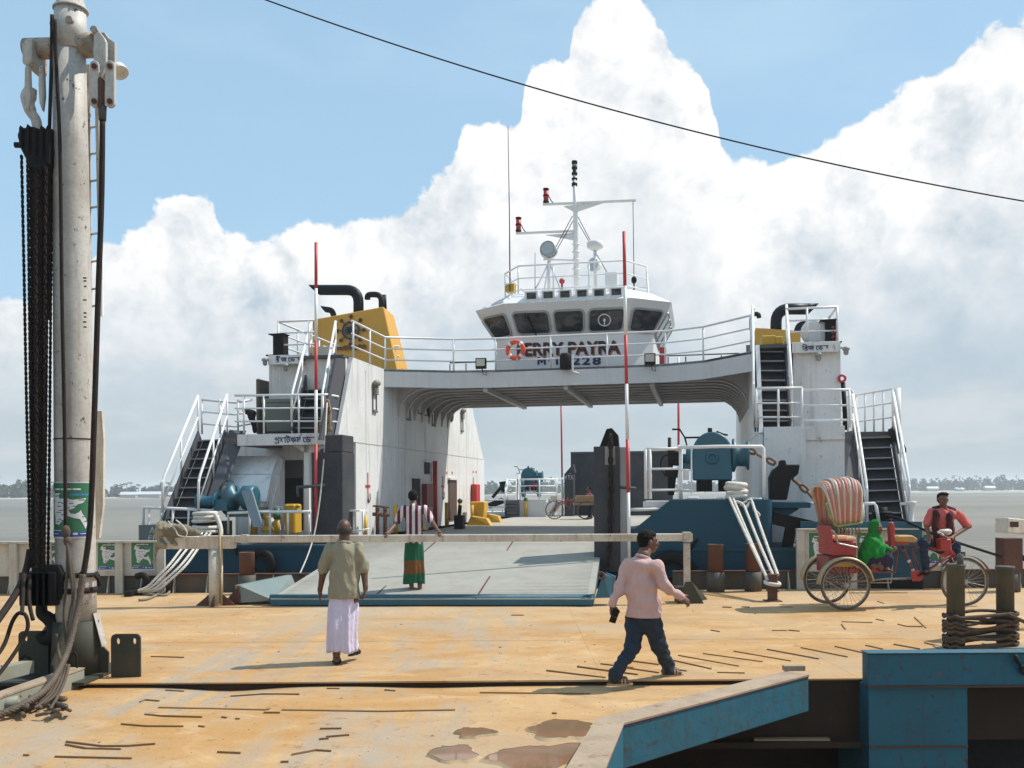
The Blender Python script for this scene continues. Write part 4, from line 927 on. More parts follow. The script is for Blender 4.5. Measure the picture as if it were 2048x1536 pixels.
# ---------------- stairs
def stairs(TL, TR, BL, BR, n, rail_h=0.0):
    """flight between a top edge TL-TR and a bottom edge BL-BR"""
    mb = L(); dn = V(0, 0.10, -0.10)
    mb.hull8([TL+dn, TR+dn, TR+dn*1.15, TL+dn*1.15], [BL+dn, BR+dn, BR+dn*1.15, BL+dn*1.15]); st = mb.build('stair_back', DGREY, ferry)
    for k in range(n):
        t = (k+0.5)/n; a = TL.lerp(BL, t); b = TR.lerp(BR, t)
        mb = L(); mb.hull8([a, b, b+V(0, 0, -0.02), a+V(0, 0, -0.02)], [a+V(0, 0.2, 0), b+V(0, 0.2, 0), b+V(0, 0.2, -0.02), a+V(0, 0.2, -0.02)]); mb.build('tread', paint('tread_grey', (0.16, 0.17, 0.19), 0.6, 0.3), st)
        mb = L(); mb.bar(a+V(0, -0.012, 0.0), b+V(0, -0.012, 0.0), 0.02, 0.028); mb.build('nosing', paint('nosing_grey', (0.30, 0.31, 0.33), 0.6, 0.3), st)
    for a, b, s in ((TL, BL, -1), (TR, BR, 1)):
        mb = L(); e = V(s*0.04, 0, 0); mb.hull8([a+e+V(-0.02, -0.06, 0.12), a+e+V(0.02, -0.06, 0.12), a+e+V(0.02, 0.1, -0.14), a+e+V(-0.02, 0.1, -0.14)], [b+e+V(-0.02, -0.06, 0.1), b+e+V(0.02, -0.06, 0.1), b+e+V(0.02, 0.1, -0.12), b+e+V(-0.02, 0.1, -0.12)]); mb.build('stringer', GREY, st)
    return st
def stair_rail(T, B, h=0.9, mids=(0.45,), ext=None, npost=3):
    mb = L(); up = V(0, 0, h); pts = [B+V(0, -0.05, 0.35), B+up, T+up]
    mb.tube([B+V(0, -0.02, 0.25), B+up*0.93, B.lerp(T, .04)+up, T+up]+([] if ext is None else ext), 0.03, 8)
    for m in mids: mb.tube([B+V(0, 0, m), T+V(0, 0, m)], 0.02, 6)
    o = mb.build('stair_rail', WHITER, ferry)
    for k in range(npost): p = T.lerp(B, k/(npost-1)); m2 = L(); m2.cyl(p+V(0, 0, -0.05), p+up, 0.022, n=8); m2.build('post', WHITER, o)
    return o
# upper left
TL, TR = FW(628, 716, 2.1), FW(667, 716, 2.1); BL, BR = FW(589, 866, 0.35), FW(640, 866, 0.35)
stairs(TL, TR, BL, BR, 8)
stair_rail(TR+V(0.06, 0, 0), BR+V(0.06, 0, 0)); stair_rail(TL+V(-0.06, 0, 0), BL+V(-0.06, 0, 0))
mb = L(); mb.prism([FU(700, 716, UL-0.12), FU(671, 880, UL-0.12), FU(640, 880, UL-0.12), FU(672, 716, UL-0.12)], (-0.05, 0, 0)); mb.build('stair_cheek', GREY, ferry)
# lower left (outboard)
TL, TR = FW(402, 872, 0.5), FW(449, 870, 0.5); BL, BR = FW(332, 1046, -1.0), FW(392, 1046, -1.0)
stairs(TL, TR, BL, BR, 9)
stair_rail(TL+V(-0.07, 0, 0), BL+V(-0.07, 0, 0), 0.95); stair_rail(TR+V(0.07, 0, 0), BR+V(0.07, 0, 0), 0.95)
mb = L(); a, b = TR+V(0.12, 0, 0), BR+V(0.12, 0, 0); mb.prism([a+V(0, 0, 0.12), a+V(0.30, 0.2, 0.1), b+V(0.30, 0.3, 0.5), b+V(0, 0, 0.1)], (0.03, 0, 0)); mb.build('stair_cheek', GREY, ferry)
# upper right
TL, TR = FW(1513, 694, 2.4), FW(1567, 694, 2.4); BL, BR = FW(1515, 852, 1.0), FW(1577, 852, 1.0)
stairs(TL, TR, BL, BR, 8)
rr_ = stair_rail(TL+V(-0.08, 0, 0), BL+V(-0.08, 0, 0), 0.95); stair_rail(TR+V(0.07, 0, 0), BR+V(0.07, 0, 0), 0.95)
mb = L(); mb.prism([FU(1492, 690, UR+0.03), FU(1507, 690, UR+0.03), FU(1513, 860, UR+0.03), FU(1497, 862, UR+0.03)], (0.05, 0, 0)); mb.build('stair_cheek', GREY, ferry)
# lower right (outboard)
TL, TR = FW(1712, 866, 3.0), FW(1780, 864, 3.0); BL, BR = FW(1741, 1062, 1.1), FW(1812, 1060, 1.1)
stairs(TL, TR, BL, BR, 9)
stair_rail(TL+V(-0.07, 0, 0), BL+V(-0.07, 0, 0), 0.95); stair_rail(TR+V(0.07, 0, 0), BR+V(0.07, 0, 0), 0.95)
mb = L(); mb.prism([TL+V(-0.12, 0, 0.05), TL+V(-0.5, 0.1, -0.05), BL+V(-0.5, 0.5, 0.75), BL+V(-0.12, 0, 0.1)], (0.03, 0, 0)); mb.build('stair_cheek', GREY, ferry)
mb = L(); mb.mm((TL.x-0.3, 3.0, ZP-0.10), (TR.x+0.1, 5.2, ZP-0.02)); mb.build('landing', GREY, ferry)
rb = TR+V(0.06, 0, 0); rA, rB = V(rb.x, 3.0, ZP), V(TL.x-0.25, 5.2, ZP)
railing([rA, rB], (0.95, 0.63, 0.30), along([rA, rB], 0.36), r=0.026)
mb = L(); mb.cyl(TR+V(0.16, 0.05, -0.1), TR+V(0.16, 0.05, 1.0), 0.09); mb.build('rail_stanchion', WHITE, ferry)
# ---------------- railings of the platforms and top decks
a, b, c, d = FW(402, 868, 0.5), FW(470, 868, 0.35), FW(648, 866, 0.3), FW(690, 866, 0.9)
railing([FW(404, 868, 1.9), Z(FW(470, 868, 1.9), a.z), FW(505, 868, 2.2)], (0.86, 0.56, 0.26), [FW(404, 868, 1.9), FW(440, 868, 1.9), FW(476, 868, 1.9)])
railing([FW(470, 867, 0.35), FW(648, 867, 0.35), FW(655, 866, 0.5), Z(V(UL-0.1, 1.0, 0), FW(655, 866, 0.5).z)], (0.88, 0.58, 0.28), [FW(488, 867, 0.35), FW(528, 867, 0.35), FW(598, 867, 0.35), FW(646, 867, 0.35)])
za = fa.z
railing([V(UL-0.9, 1.55, za), V(fa.x+0.15, 1.55, za), V(fa.x+0.1, 6.0, za), V(fun.location.x-4.9, 6.0, za)], (0.85, 0.57, 0.28), [V(fa.x+0.15, 1.55, za), V(fa.x+0.1, 2.8, za), V(fa.x+0.1, 4.2, za), V(fa.x+0.95, 1.55, za)])
za = ga.z
railing([V(t0.x-0.15, 2.3, za), V(t1.x-0.05, 2.3, za), V(t1.x-0.05, 9, za)], (0.80, 0.53, 0.27), [V(t1.x-0.05, 2.3, za), V(t1.x-0.05, 4, za), V(t1.x-0.05, 6, za), V(t1.x-0.7, 2.3, za)])
railing([FW(1513, 855, 0.95), FW(1605, 855, 0.95)], (0.84, 0.52, 0.22), [FW(1513, 855, 0.95), FW(1557, 855, 0.95), FW(1604, 855, 0.95)])
railing([FW(1603, 855, 1.1), FW(1700, 855, 1.1), FW(1706, 855, 2.8)], (0.80, 0.47, 0.16), [FW(1604, 855, 1.1), FW(1699, 855, 1.1)])
# ---------------- navigation lights, deck fittings on the casings
for px, py0, py1, wv, red in ((555, 710, 668, 1.5, 0), (1661, 684, 640, 2.3, 1)):
    a = FW(px-9, py0, wv); b = FW(px+11, py1, wv); mb = L(); mb.mm((a.x, wv, a.z), (b.x, wv+0.30, b.z)); mb.mm((a.x-0.18, wv-0.02, a.z-0.02), (b.x+0.12, wv+0.34, a.z+0.01)); mb.mm((a.x-0.12, wv-0.02, b.z), (b.x+0.03, wv+0.32, b.z+0.02))
    h = mb.build('navigation_light_box', BLACK, ferry)
    if red:
        for k in range(3):
            mb = L(); mb.ell(FW(1666, 655+k*9.5, wv-0.02), 0.035, 8, 6); mb.build('red_lamp', plain('red_lamp', (0.30, 0.03, 0.04), 0.3), h)
for px, py in ((530, 722), (571, 733), (1637, 712), (1692, 700)):
    wv = 1.35 if px < 1000 else 2.1; c = FW(px, py, wv-0.12); mb = L(); mb.lathe(c+V(0, 0, -0.11), [(0.03, 0), (0.055, 0.03), (0.055, 0.10), (0.08, 0.11), (0.08, 0.16), (0.02, 0.19)], 10); mb.bar(c+V(0, 0, 0.05), FW(px+(-12 if px > 1680 else 8 if px < 540 else 0), py-4, wv), 0.03, 0.03); mb.build('deck_lamp', paint('lamp_housing', (0.30, 0.32, 0.31), 0.4, 0.2), ferry)
mb = L(); c = FW(1622, 672, 3.2); mb.lathe(c+V(-0.0, -0.5, 0.02), [(0.24, 0), (0.30, 0.05), (0.30, 0.65), (0.24, 0.7)], 20, (0.25, 1, 0)); rf = mb.build('liferaft_canister', WHM, ferry)
mb = L(); mb.mm(FW(1640, 690, 2.5), FW(1650, 655, 3.4)); mb.build('cradle', WHITE, rf)
mb = L(); mb.mm(FW(1523, 690, 2.7), FW(1547, 678, 3.3)); mb.mm(FW(1550, 688, 2.7), FW(1562, 680, 3.3)); mb.build('yellow_crate', SAFEY, ferry, bev=0.02)
mb = L()
for k in range(4): mb.mm(FW(640+k*7, 711, 2.6), FW(645+k*7, 698-k % 2*3, 3.0))
mb.build('cream_crate', paint('cream', (0.60, 0.55, 0.44), 0.5, 0.2), ferry)
# louvred lights and doors on the left casing's inner side
def wall_lamp(px, py0, py1):
    a = FU(px, py0, UL); b = FU(px, py1, UL); wv = a.y; hh = a.z-b.z; s = 0.30
    mb = L(); mb.mm((UL+0.002, wv-s/2, b.z), (UL+0.05, wv+s/2, b.z+hh*0.08)); mb.mm((UL+0.002, wv-s/2, b.z+hh*0.08), (UL+0.03, wv-s/2+0.03, a.z-hh*0.4)); mb.mm((UL+0.002, wv+s/2-0.03, b.z+hh*0.08), (UL+0.03, wv+s/2, a.z-hh*0.4))
    for k in range(5): mb.mm((UL+0.002, wv-s/2, a.z-hh*(0.40-0.075*k)), (UL+0.08, wv+s/2, a.z-hh*(0.35-0.075*k)))
    h = mb.build('louvred_lamp', paint('lamp_frame', (0.14, 0.14, 0.13), 0.6, 0.3), ferry); mb = L(); mb.ell((UL+0.08, wv, a.z-hh*0.02), (0.09, 0.17, 0.09)); mb.build('lamp_head', paint('lamp_head', (0.28, 0.27, 0.2), 0.6, 0.3), h)
for q in ((748, 765, 825), (816, 789, 841), (866, 806, 853), (923, 820, 864)): wall_lamp(*q)
for px, py0, py1, wd_ in ((846, 800, 830, 1.1),):
    a, b = FU(px, py0, UL), FU(px, py1, UL); mb = L(); wv = a.y
    mb.mm((UL+0.002, wv-wd_/2, b.z), (UL+0.02, wv+wd_/2, b.z+0.03)); mb.mm((UL+0.002, wv-wd_/2, b.z), (UL+0.02, wv-wd_/2+0.03, a.z)); mb.mm((UL+0.002, wv+wd_/2-0.03, b.z), (UL+0.02, wv+wd_/2, a.z)); mb.build('hatch_frame', GREY, ferry)
for px, py in ((858, 818), (902, 828)):
    c = FU(px, py, UL); mb = L(); mb.lathe(c+V(0.002, 0, 0), [(0.26, 0), (0.26, 0.03)], 16, (1, 0, 0)); mb.build('porthole', BLACK, ferry)
def door(px, py0, py1, wd_, mat, name='door'):
    a, b = FU(px, py0, UL), FU(px, py1, UL); mb = L(); mb.mm((UL+0.004, a.y-wd_/2, max(ZD, b.z)), (UL+0.04, a.y+wd_/2, a.z)); o = mb.build(name, mat, ferry)
    mb = L(); mb.mm((UL+0.004, a.y-wd_/2-0.08, a.z), (UL+0.10, a.y+wd_/2+0.08, a.z+0.06)); mb.build('door_hood', CASE, o); return o
door(904, 960, 1040, 1.0, paint('door_brown', (0.06, 0.03, 0.02), 0.6, 0.3)); door(831, 957, 1045, 0.7, DARK); door(853, 925, 948, 0.5, DARK, 'dark_window')
mb = L(); a = FU(870, 922, UL+0.1); b = FU(872, 1048, UL+0.1); mb.cyl(V(UL+0.1, a.y, ZD), V(UL+0.1, a.y, a.z), 0.07); mb.build('red_pipe', RED, ferry)
mb = L(); a = FU(858, 968, UL+0.12); mb.mm((UL+0.01, a.y-0.36, a.z-0.7), (UL+0.16, a.y+0.36, a.z)); mb.build('hose_locker', paint('dark_red', (0.22, 0.014, 0.016), 0.5, 0.3), ferry)
mb = L(); a = FU(961, 968, UL+0.3); mb.mm((UL+0.01, a.y-0.3, a.z-0.75), (UL+0.22, a.y+0.3, a.z)); mb.build('hose_locker', RED, ferry, bev=0.03)
for px, py in ((735, 972), (885, 973), (946, 973)):
    c = FU(px, py, UL); k = 1.0; mb = L()
    mb.bar(c+V(0.012, -0.16, 0), c+V(0.012, 0.16, 0), 0.02, 0.055); mb.bar(c+V(0.012, 0.0, -0.42), c+V(0.012, 0.0, 0.34), 0.02, 0.022, up=(0, 1, 0)); mb.build('red_cross_mark', RED, ferry)
    mb = L(); mb.tube([c+V(0.03, 0.1, -0.18), c+V(0.03, 0.12, -0.34), c+V(0.03, 0.03, -0.42), c+V(0.03, -0.04, -0.30)], 0.012, 6); mb.build('hook', GREY, ferry)
for px, py in ((893, 946), (904, 946), (946, 944), (952, 944)):
    c = FU(px, py, UL); mb = L(); mb.box(c+V(0.006, 0, 0), (0.008, 0.12, 0.09)); mb.build('red_sign', RED, ferry)
mb = L(); mb.mm((UL-0.3, FU(697, 950, UL).y-0.2, ZD), (UL-0.12, FU(712, 950, UL).y, ZS-0.1)); mb.build('door_reveal', paint('shaded_interior_grey', (0.36, 0.38, 0.38), 0.6, 0.25, streak=0.4), ferry)  # grey sheet in the opening, interior shade put into its colour
# hydrants, yellow fenders and chocks along the foot of the left casing
def upright(px, py0, py1, u, r, mat, name):
    a = FU(px, py0, u); mb = L(); mb.cyl(V(u, a.y, ZD), V(u, a.y, a.z), r); return mb.build(name, mat, ferry), a
for px, y0 in ((755, 1012), (770, 1014)):
    h, a = upright(px, y0, 0, UL+0.45, 0.05, RUST, 'hydrant'); mb = L(); mb.torus(a, 0.10, 0.025, (0, 0, 1), 12, 6); mb.cyl(a+V(-0.12, 0, -0.2), a+V(0.12, 0, -0.2), 0.045); mb.build('valve_wheel', RUST, h)
for px, y0 in ((730, 1030), (791, 1010), (893, 1005), (944, 1010), (920, 1004)):
    h, a = upright(px, y0, 0, UL+0.35, 0.06, SAFEY, 'yellow_bollard')
    if px == 920: mb = L(); mb.ell(a+V(0, 0, 0.03), 0.09); mb.build('green_cap', paint('dark_green_paint', (0.012, 0.05, 0.025), 0.5, 0.3), h)
a = FU(958, 1003, UL+0.5); mb = L(); q = 0.27; mb.hull8([V(a.x-q*0.8, a.y-q, ZD+0.15), V(a.x+q*0.8, a.y-q, ZD+0.15), V(a.x+q*0.8, a.y+q, ZD+0.15), V(a.x-q*0.8, a.y+q, ZD+0.15)], [V(a.x-q, a.y-q*1.2, a.z), V(a.x+q, a.y-q*1.2, a.z), V(a.x+q, a.y+q*1.2, a.z), V(a.x-q, a.y+q*1.2, a.z)]); mb.build('yellow_bin', SAFEY, ferry, bev=0.03)
def chock(px, py, sx, mat=SAFEY):
    c = FZ(px, py, ZD); mb = L(); mb.prism([c+V(-sx, 0, 0), c+V(sx*0.9, 0, 0), c+V(sx*0.5, 0.1, 0.22), c+V(-sx*0.7, 0.1, 0.30)], V(0, 0.4, 0)); mb.build('wheel_chock', mat, ferry)
chock(958, 1051, 0.42); chock(986, 1045, 0.3); chock(826, 1060, 0.4); chock(706, 1064, 0.5, paint('pale_orange', (0.62, 0.36, 0.16), 0.6, 0.3))
mb = L(); c = FZ(775, 1065, ZD); mb.mm(c+V(-0.34, 0, 0), c+V(0.26, 0.4, 0.36)); mb.build('white_box', CASE, ferry, bev=0.02)
mb = L(); c = FZ(916, 1058, ZD); mb.mm(c+V(-0.12, 0, 0), c+V(0.14, 0.3, 0.40)); mb.cyl(c+V(0, 0.15, 0.4), c+V(0.03, 0.15, 0.7), 0.06); mb.build('deck_machine', BLACK, ferry)
# ---------------- far end of the car deck: winch platform, raised stern ramp, mast pole
fx0, fx1 = FW(1009, 1035, 19.6).x, FW(1093, 1035, 19.6).x
zt = FW(1050, 999, 19.6).z; mb = L(); mb.mm((fx0, 19.6, ZD), (fx1, 22.4, zt)); plat = mb.build('winch_platform', FAS, ferry)
mb = L(); mb.prism([(fx1+0.003, 19.6, zt-0.12), (fx1+0.35, 19.6, zt-0.12), (fx1+0.003, 19.6, zt-0.6)], (0, 2.6, 0)); mb.mm((fx0-1.9, 20.5, ZD), (fx0-0.01, 22.4, zt-0.55)); mb.build('platform_wing', CASE, plat)
sx0, sx1 = FW(1012, 1035, 19.5).x, FW(1037, 1035, 19.5).x; mb = L()
for k in range(5): z_ = ZD+(zt-ZD)*(k+0.8)/5.2; mb.mm((sx0, 19.3, z_-0.02), (sx1, 19.58, z_+0.01))
mb.mm((sx0-0.03, 19.42, ZD), (sx0, 19.58, zt)); mb.mm((sx1, 19.42, ZD), (sx1+0.03, 19.58, zt)); mb.build('step_ladder', GREY, plat)
def frail(pts, mat=WHITER, r=0.035):
    o = railing(pts, (0.85, 0.57, 0.28), pts, r=r, mat=mat, name='platform_railing'); return o
frail([V(sx1+0.05, 19.62, zt), V(fx1-0.3, 19.62, zt), V(fx1+0.35, 20.2, zt), V(fx1+0.35, 22.2, zt)]); frail([V(sx0, 19.4, ZD+0.4), V(sx0+0.02, 19.62, zt), V(fx0, 22.2, zt)])
mb = L(); mb.mm(FW(1034, 999, 20.4), FW(1041, 950, 21.2)); mb.build('chain_guide', WHITE, plat)
def winch(c, s, parent=None, lever=True):
    """drum windlass: domed brake drum, base, side plates, lever"""
    mb = L(); n = 18; pr = [(-0.52, -0.62), (0.52, -0.62), (0.52, 0.12)]+[(0.52*math.cos(a), 0.12+0.56*math.sin(a)) for a in (math.pi*k/n for k in range(1, n))]+[(-0.52, 0.12)]
    mb.prism([c+V(x*s, -0.34*s, z*s) for x, z in pr], V(0, 0.68*s, 0)); w_ = mb.build('winch_drum', TEAL, parent or ferry, bev=0.03*s)
    mb = L(); mb.mm(c+V(-0.42*s, -0.24*s, -0.92*s), c+V(0.0, 0.24*s, -0.62*s)); mb.mm(c+V(0.16*s, -0.24*s, -0.92*s), c+V(0.52*s, 0.24*s, -0.62*s)); mb.build('winch_foot', BLACK, w_)
    mb = L(); mb.cyl(c+V(-0.05*s, 0, 0.66*s), c+V(-0.05*s, 0, 0.80*s), 0.06*s); mb.tube([c+V(0.12*s, 0, 0.70*s), c+V(0.3*s, 0, 0.62*s), c+V(0.42*s, 0, 0.60*s)], 0.03*s, 6)
    if lever: mb.tube([c+V(-0.25*s, 0, 0.55*s), c+V(-0.72*s, 0, 0.55*s), c+V(-0.86*s, 0, 0.78*s), c+V(-1.06*s, 0, 0.78*s)], 0.03*s, 6); mb.tube([c+V(-0.72*s, 0, 0.55*s), c+V(-0.66*s, 0, 0.30*s), c+V(-0.88*s, 0, 0.30*s)], 0.03*s, 6)
    mb.build('brake_lever', BLACK, w_)
    mb = L(); mb.lathe(c+V(0.53*s, 0, 0.05*s), [(0.44*s, 0), (0.46*s, 0.06*s), (0.3*s, 0.12*s), (0.3*s, 0.34*s), (0.40*s, 0.40*s), (0.40*s, 0.44*s)], 18, (1, 0, 0)); mb.build('warping_drum', TEAL, w_)
    mb = L(); mb.torus(c+V(0, -0.35*s, -0.02*s), 0.13*s, 0.05*s, (0, 1, 0), 16, 6); mb.build('hub_ring', TEAL, w_)
    return w_
winch(FW(1058, 955, 20.6), 0.62, plat)
for px in (1045, 1076):
    mb = L(); mb.lathe(FW(px, 975, 20.2), [(0.42, 0), (0.42, 0.1)], 14, (1, 0, 0)); mb.build('winch_wheel', TEAL, plat)
mb = L(); mb.bar(FW(1068, 960, 19.55), FW(1068, 985, 19.55), 0.03, 0.04, up=(0, 1, 0)); mb.bar(FW(1052, 973, 19.55), FW(1078, 973, 19.55), 0.03, 0.04); mb.build('red_valve', RED, plat)
mb = L(); mb.cyl(FW(1051, 1033, 19.5), FW(1051, 998, 19.5), 0.06); mb.build('yellow_post', SAFEY, plat); mb = L(); mb.ell(FW(1051, 999, 19.5), 0.09); mb.build('cap', GREENC, plat)
mb = L(); mb.prism([FW(998, 964, 20.8), FW(1011, 962, 20.8), FW(1009, 985, 20.8), FW(1003, 985, 20.8)], V(0, 0.3, 0)); mb.bar(FW(985, 995, 20.8), FW(1002, 975, 20.8), 0.12, 0.12); mb.bar(FW(978, 1012, 20.8), FW(1006, 1001, 20.8), 0.2, 0.25); mb.build('chain_fairlead', BLACK, plat)
railing([FW(968, 1015, 20), FW(1008, 1015, 20)], (0.32, 0.02), [FW(985, 1034, 20), FW(1005, 1034, 20)], r=0.03)
mb = L(); a, b = FW(1142, 1035, 22.0), FW(1345, 902, 22.0); mb.mm((a.x, 22.0, ZD-0.1), (b.x, 22.35, b.z)); sr = mb.build('stern_ramp', DGREY, ferry, bev=0.02)
mb = L(); mb.mm((a.x, 21.96, b.z-0.06), (b.x, 22.4, b.z+0.02)); mb.build('ramp_edge', GREY, sr)
mb = L(); mb.mm(FW(1129, 1032, 20.6), FW(1150, 948, 21.2)); mb.prism([FW(1129, 948, 20.6), FW(1150, 945, 20.6), FW(1146, 928, 20.6)], V(0, 0.5, 0)); mb.build('stern_column', DGREY, ferry)
for s_, x_ in (('V', 1130), ('T', 1136), ('X', 1141.5)): letter(s_, FW(x_, 959, 20.55), FW(x_+4.5, 958.6, 20.55), FW(1138, 950, 20.55).z-FW(1138, 958, 20.55).z, plain('pale_lettering', (0.6, 0.6, 0.6)), ferry, nf, 0.0, 0.004)
def striped_pole(px, segs, wv, r, name, lab=None, x1=None):
    a = FW(px, segs[0][0], wv); o = None; x1 = x1 or px; y0, yN = segs[0][0], segs[-1][1]
    X = lambda y: px+(x1-px)*(y-y0)/(yN-y0)
    mb = L(); mb.cyl(FW(X(y0), y0, wv), FW(X(yN), yN, wv), r*0.75, n=8); o = mb.build(name, WHITER, ferry)
    for y0_, y1_, red in segs: mb = L(); mb.cyl(FW(X(y0_), y0_, wv), FW(X(y1_), y1_, wv), r, n=10); mb.build('red_band' if red else 'white_band', REDP if red else WHITER, o)
    return o
striped_pole(632, [(485, 577, 1), (577, 682, 0), (682, 780, 1), (780, 888, 0), (888, 1060, 1)], -0.75, 0.034, 'striped_pole', x1=632)
striped_pole(1248, [(463, 572, 1), (572, 670, 0), (670, 768, 1), (768, 879, 0), (879, 985, 1), (985, 1142, 0)], -1.30, 0.034, 'striped_pole', x1=1259)
striped_pole(1121, [(700, 800, 0), (800, 955, 1), (955, 1032, 0)], 21.0, 0.04, 'striped_pole', x1=1125)
striped_pole(1357, [(715, 790, 0), (790, 890, 1), (890, 1000, 0)], 20.5, 0.05, 'striped_pole', x1=1357)
# ---------------- right foredeck: blue winch pedestal and its gear
wq = -1.1
zt = FW(1450, 1000, wq).z
P0 = [FW(1243, 1062, wq), FW(1270, 1057, wq), FW(1340, 1000, wq), FW(1524, 1000, wq), FW(1524, 1142, wq), FW(1243, 1142, wq)]
mb = L(); mb.prism(P0, V(0, 2.0, 0)); ped = mb.build('winch_pedestal', HULL, ferry)
mb = L(); c = FW(1524, 1000, wq); x0 = c.x+0.001; mb.prism([(x0+0.2*math.sin(t), wq+0.2-0.2*math.cos(t), FW(1524, 1142, wq).z) for t in (math.pi/2*k/6 for k in range(7))]+[(x0+0.2, wq+2, FW(1524, 1142, wq).z), (x0, wq+2, FW(1524, 1142, wq).z)], V(0, 0, zt-FW(1524, 1142, wq).z)); mb.build('pedestal_corner', HULL, ped, smooth=False)
wc = FW(1424, 915, 0.1)
winch(wc, (FW(1463, 915, 0.1).x-FW(1386, 915, 0.1).x)/1.02, ped)
# small gear left of the winch
mb = L()
for y in (905, 912, 919, 926): mb.cyl(FW(1338, y, -0.3), FW(1358, y+1, -0.3), 0.05, n=8)
mb.cyl(FW(1339, 875, -0.3), FW(1339, 990, -0.3), 0.035, n=8); mb.bar(FW(1330, 945, -0.3), FW(1356, 948, -0.3), 0.12, 0.16); mb.cyl(FW(1348, 945, -0.3), FW(1342, 990, -0.3), 0.06, n=8); mb.torus(FW(1333, 930, -0.3), 0.12, 0.015, (0, 1, 0), 16, 5, ry=0.2); gr = mb.build('gearbox', BLACK, ped)
mb = L(); mb.cyl(FW(1360, 918, 0.0), FW(1412, 915, 0.0), 0.10, n=12); mb.cyl(FW(1372, 912, -0.0), FW(1384, 912, 0.0), 0.20, n=14); mb.mm(FW(1360, 940, -0.1), FW(1412, 926, 0.3)); mb.build('winch_motor', TEAL, ped, bev=0.01)
mb = L(); mb.mm(FW(1366, 960, -0.2), FW(1378, 941, 0.1)); mb.build('white_box', WHITE, ped)
yb = 1002
zr = 0.0
r1 = [FW(1292, yb-4, -0.75), FW(1362, yb-4, -0.75)]
mb = L(); mb.mm((FW(1286, 1005, -0.9).x, -0.9, FW(1286, 1014, -0.9).z), (FW(1350, 1005, -0.9).x, 0.6, FW(1286, 1003, -0.9).z)); mb.build('side_platform', FAS, ped)
railing(r1, (FW(1300, 898, -0.75).z-r1[0].z, FW(1300, 938, -0.75).z-r1[0].z, FW(1300, 980, -0.75).z-r1[0].z), [r1[0], r1[0].lerp(r1[1], 0.12), r1[1]], r=0.03, parent=ped, name='winch_railing', post_r=0.036)
mb = L(); mb.tube([FW(1356, 895, -0.8), FW(1440, 893, -0.8), FW(1524, 893, -0.8), FW(1527, 897, -0.8), FW(1529, 1000, -0.8)], 0.034, 8); mb.cyl(FW(1383, 896, -0.8), FW(1383, 990, -0.8), 0.018, n=6); mb.tube([FW(1362, 940, -0.8), FW(1384, 940, -0.8)], 0.02, 6); mb.tube([FW(1362, 980, -0.8), FW(1384, 980, -0.8)], 0.02, 6); mb.build('winch_rail', WHITER, ped)
mb = L(); mb.cyl(FW(1241, 1020, -0.95), FW(1340, 1018, -0.95), 0.035); mb.cyl(FW(1249, 1020, -0.95), FW(1249, 1075, -0.95), 0.03); mb.build('low_rail', WHITER, ped)
for x0_, x1_, y0_ in ((1374, 1398, 993), (1426, 1452, 994), (1498, 1522, 995)):
    mb = L(); mb.mm(FW(x0_, 1000, -0.9), FW(x1_, y0_, -0.6)); mb.build('white_fairlead', CASE, ped, bev=0.02)
mb = L(); q = [FW(1540, 1000, -0.5), FW(1574, 1000, -0.5), FW(1582, 960, -0.5), FW(1597, 948, -0.5), FW(1600, 929, -0.5), FW(1572, 929, -0.5), FW(1572, 920, -0.5), FW(1561, 920, -0.5), FW(1560, 930, -0.5), FW(1546, 940, -0.5), FW(1539, 955, -0.5)]
mb.prism(q, V(0, 0.5, 0)); mb.build('chain_fairlead', BLACK, ped, bev=0.02)
mb = L(); mb.mm(FW(1540, 1016, -0.7), FW(1607, 1003, 0.6)); mb.prism([FW(1542, 1017, -0.6), FW(1600, 1017, -0.6), FW(1570, 1036, -0.6), FW(1548, 1036, -0.6)], V(0, 0.6, 0)); mb.build('fairlead_shelf', HULL, ped)
mb = L(); mb.bar(FW(1545, 1036, -0.8), FW(1668, 1064, -0.8), 0.28, 0.24); mb.bar(FW(1584, 1044, -0.8), FW(1566, 1134, -0.8), 0.2, 0.2, up=(1, 0, 0)); mb.mm(FW(1548, 1139, -0.95), FW(1588, 1130, -0.4)); mb.build('anchor_arm', BLACK, ped)
# right bow bulwark, fairlead post, cable drum at the foot of the right stair
mb = L(); a, b = FW(1600, 1060, -0.95), FW(1841, 1043, -0.95); mb.mm((a.x, -1.08, 0.7), (b.x, -0.98, b.z)); mb.build('bulwark', BEAMB, ferry)
mb = L(); mb.lathe(FW(1822, 1046, -0.5), [(0.09, 0), (0.05, 0.05), (0.06, 0.30), (0.10, 0.38), (0.10, 0.42)], 12); mb.bar(FW(1800, 1008, -0.5), FW(1830, 1005, -0.5), 0.06, 0.05); mb.build('fairlead_post', CASE, ferry)
mb = L()
for k in range(4): mb.torus(FW(1764, 1026+k*7, -0.4), 0.16, 0.035, (0, 0, 1), 18, 6)
mb.cyl(FW(1764, 1050, -0.4), FW(1764, 1014, -0.4), 0.10); mb.mm(FW(1735, 1056, -0.6), FW(1812, 1048, 0.2)); mb.build('cable_drum', BLACK, ferry)
mb = L(); mb.tube([FW(1724, 1008, -0.8), FW(1748, 1007, -0.8), FW(1752, 1012, -0.8), FW(1758, 1045, -0.8)], 0.03, 8); mb.cyl(FW(1726, 1008, -0.8), FW(1726, 1050, -0.8), 0.03); mb.build('low_rail', WHITER, ferry)
mb = L(); mb.tube([FW(1616, 1007, -0.6), FW(1650, 1006, -0.6)], 0.03, 8); mb.build('low_rail', WHITER, ferry)
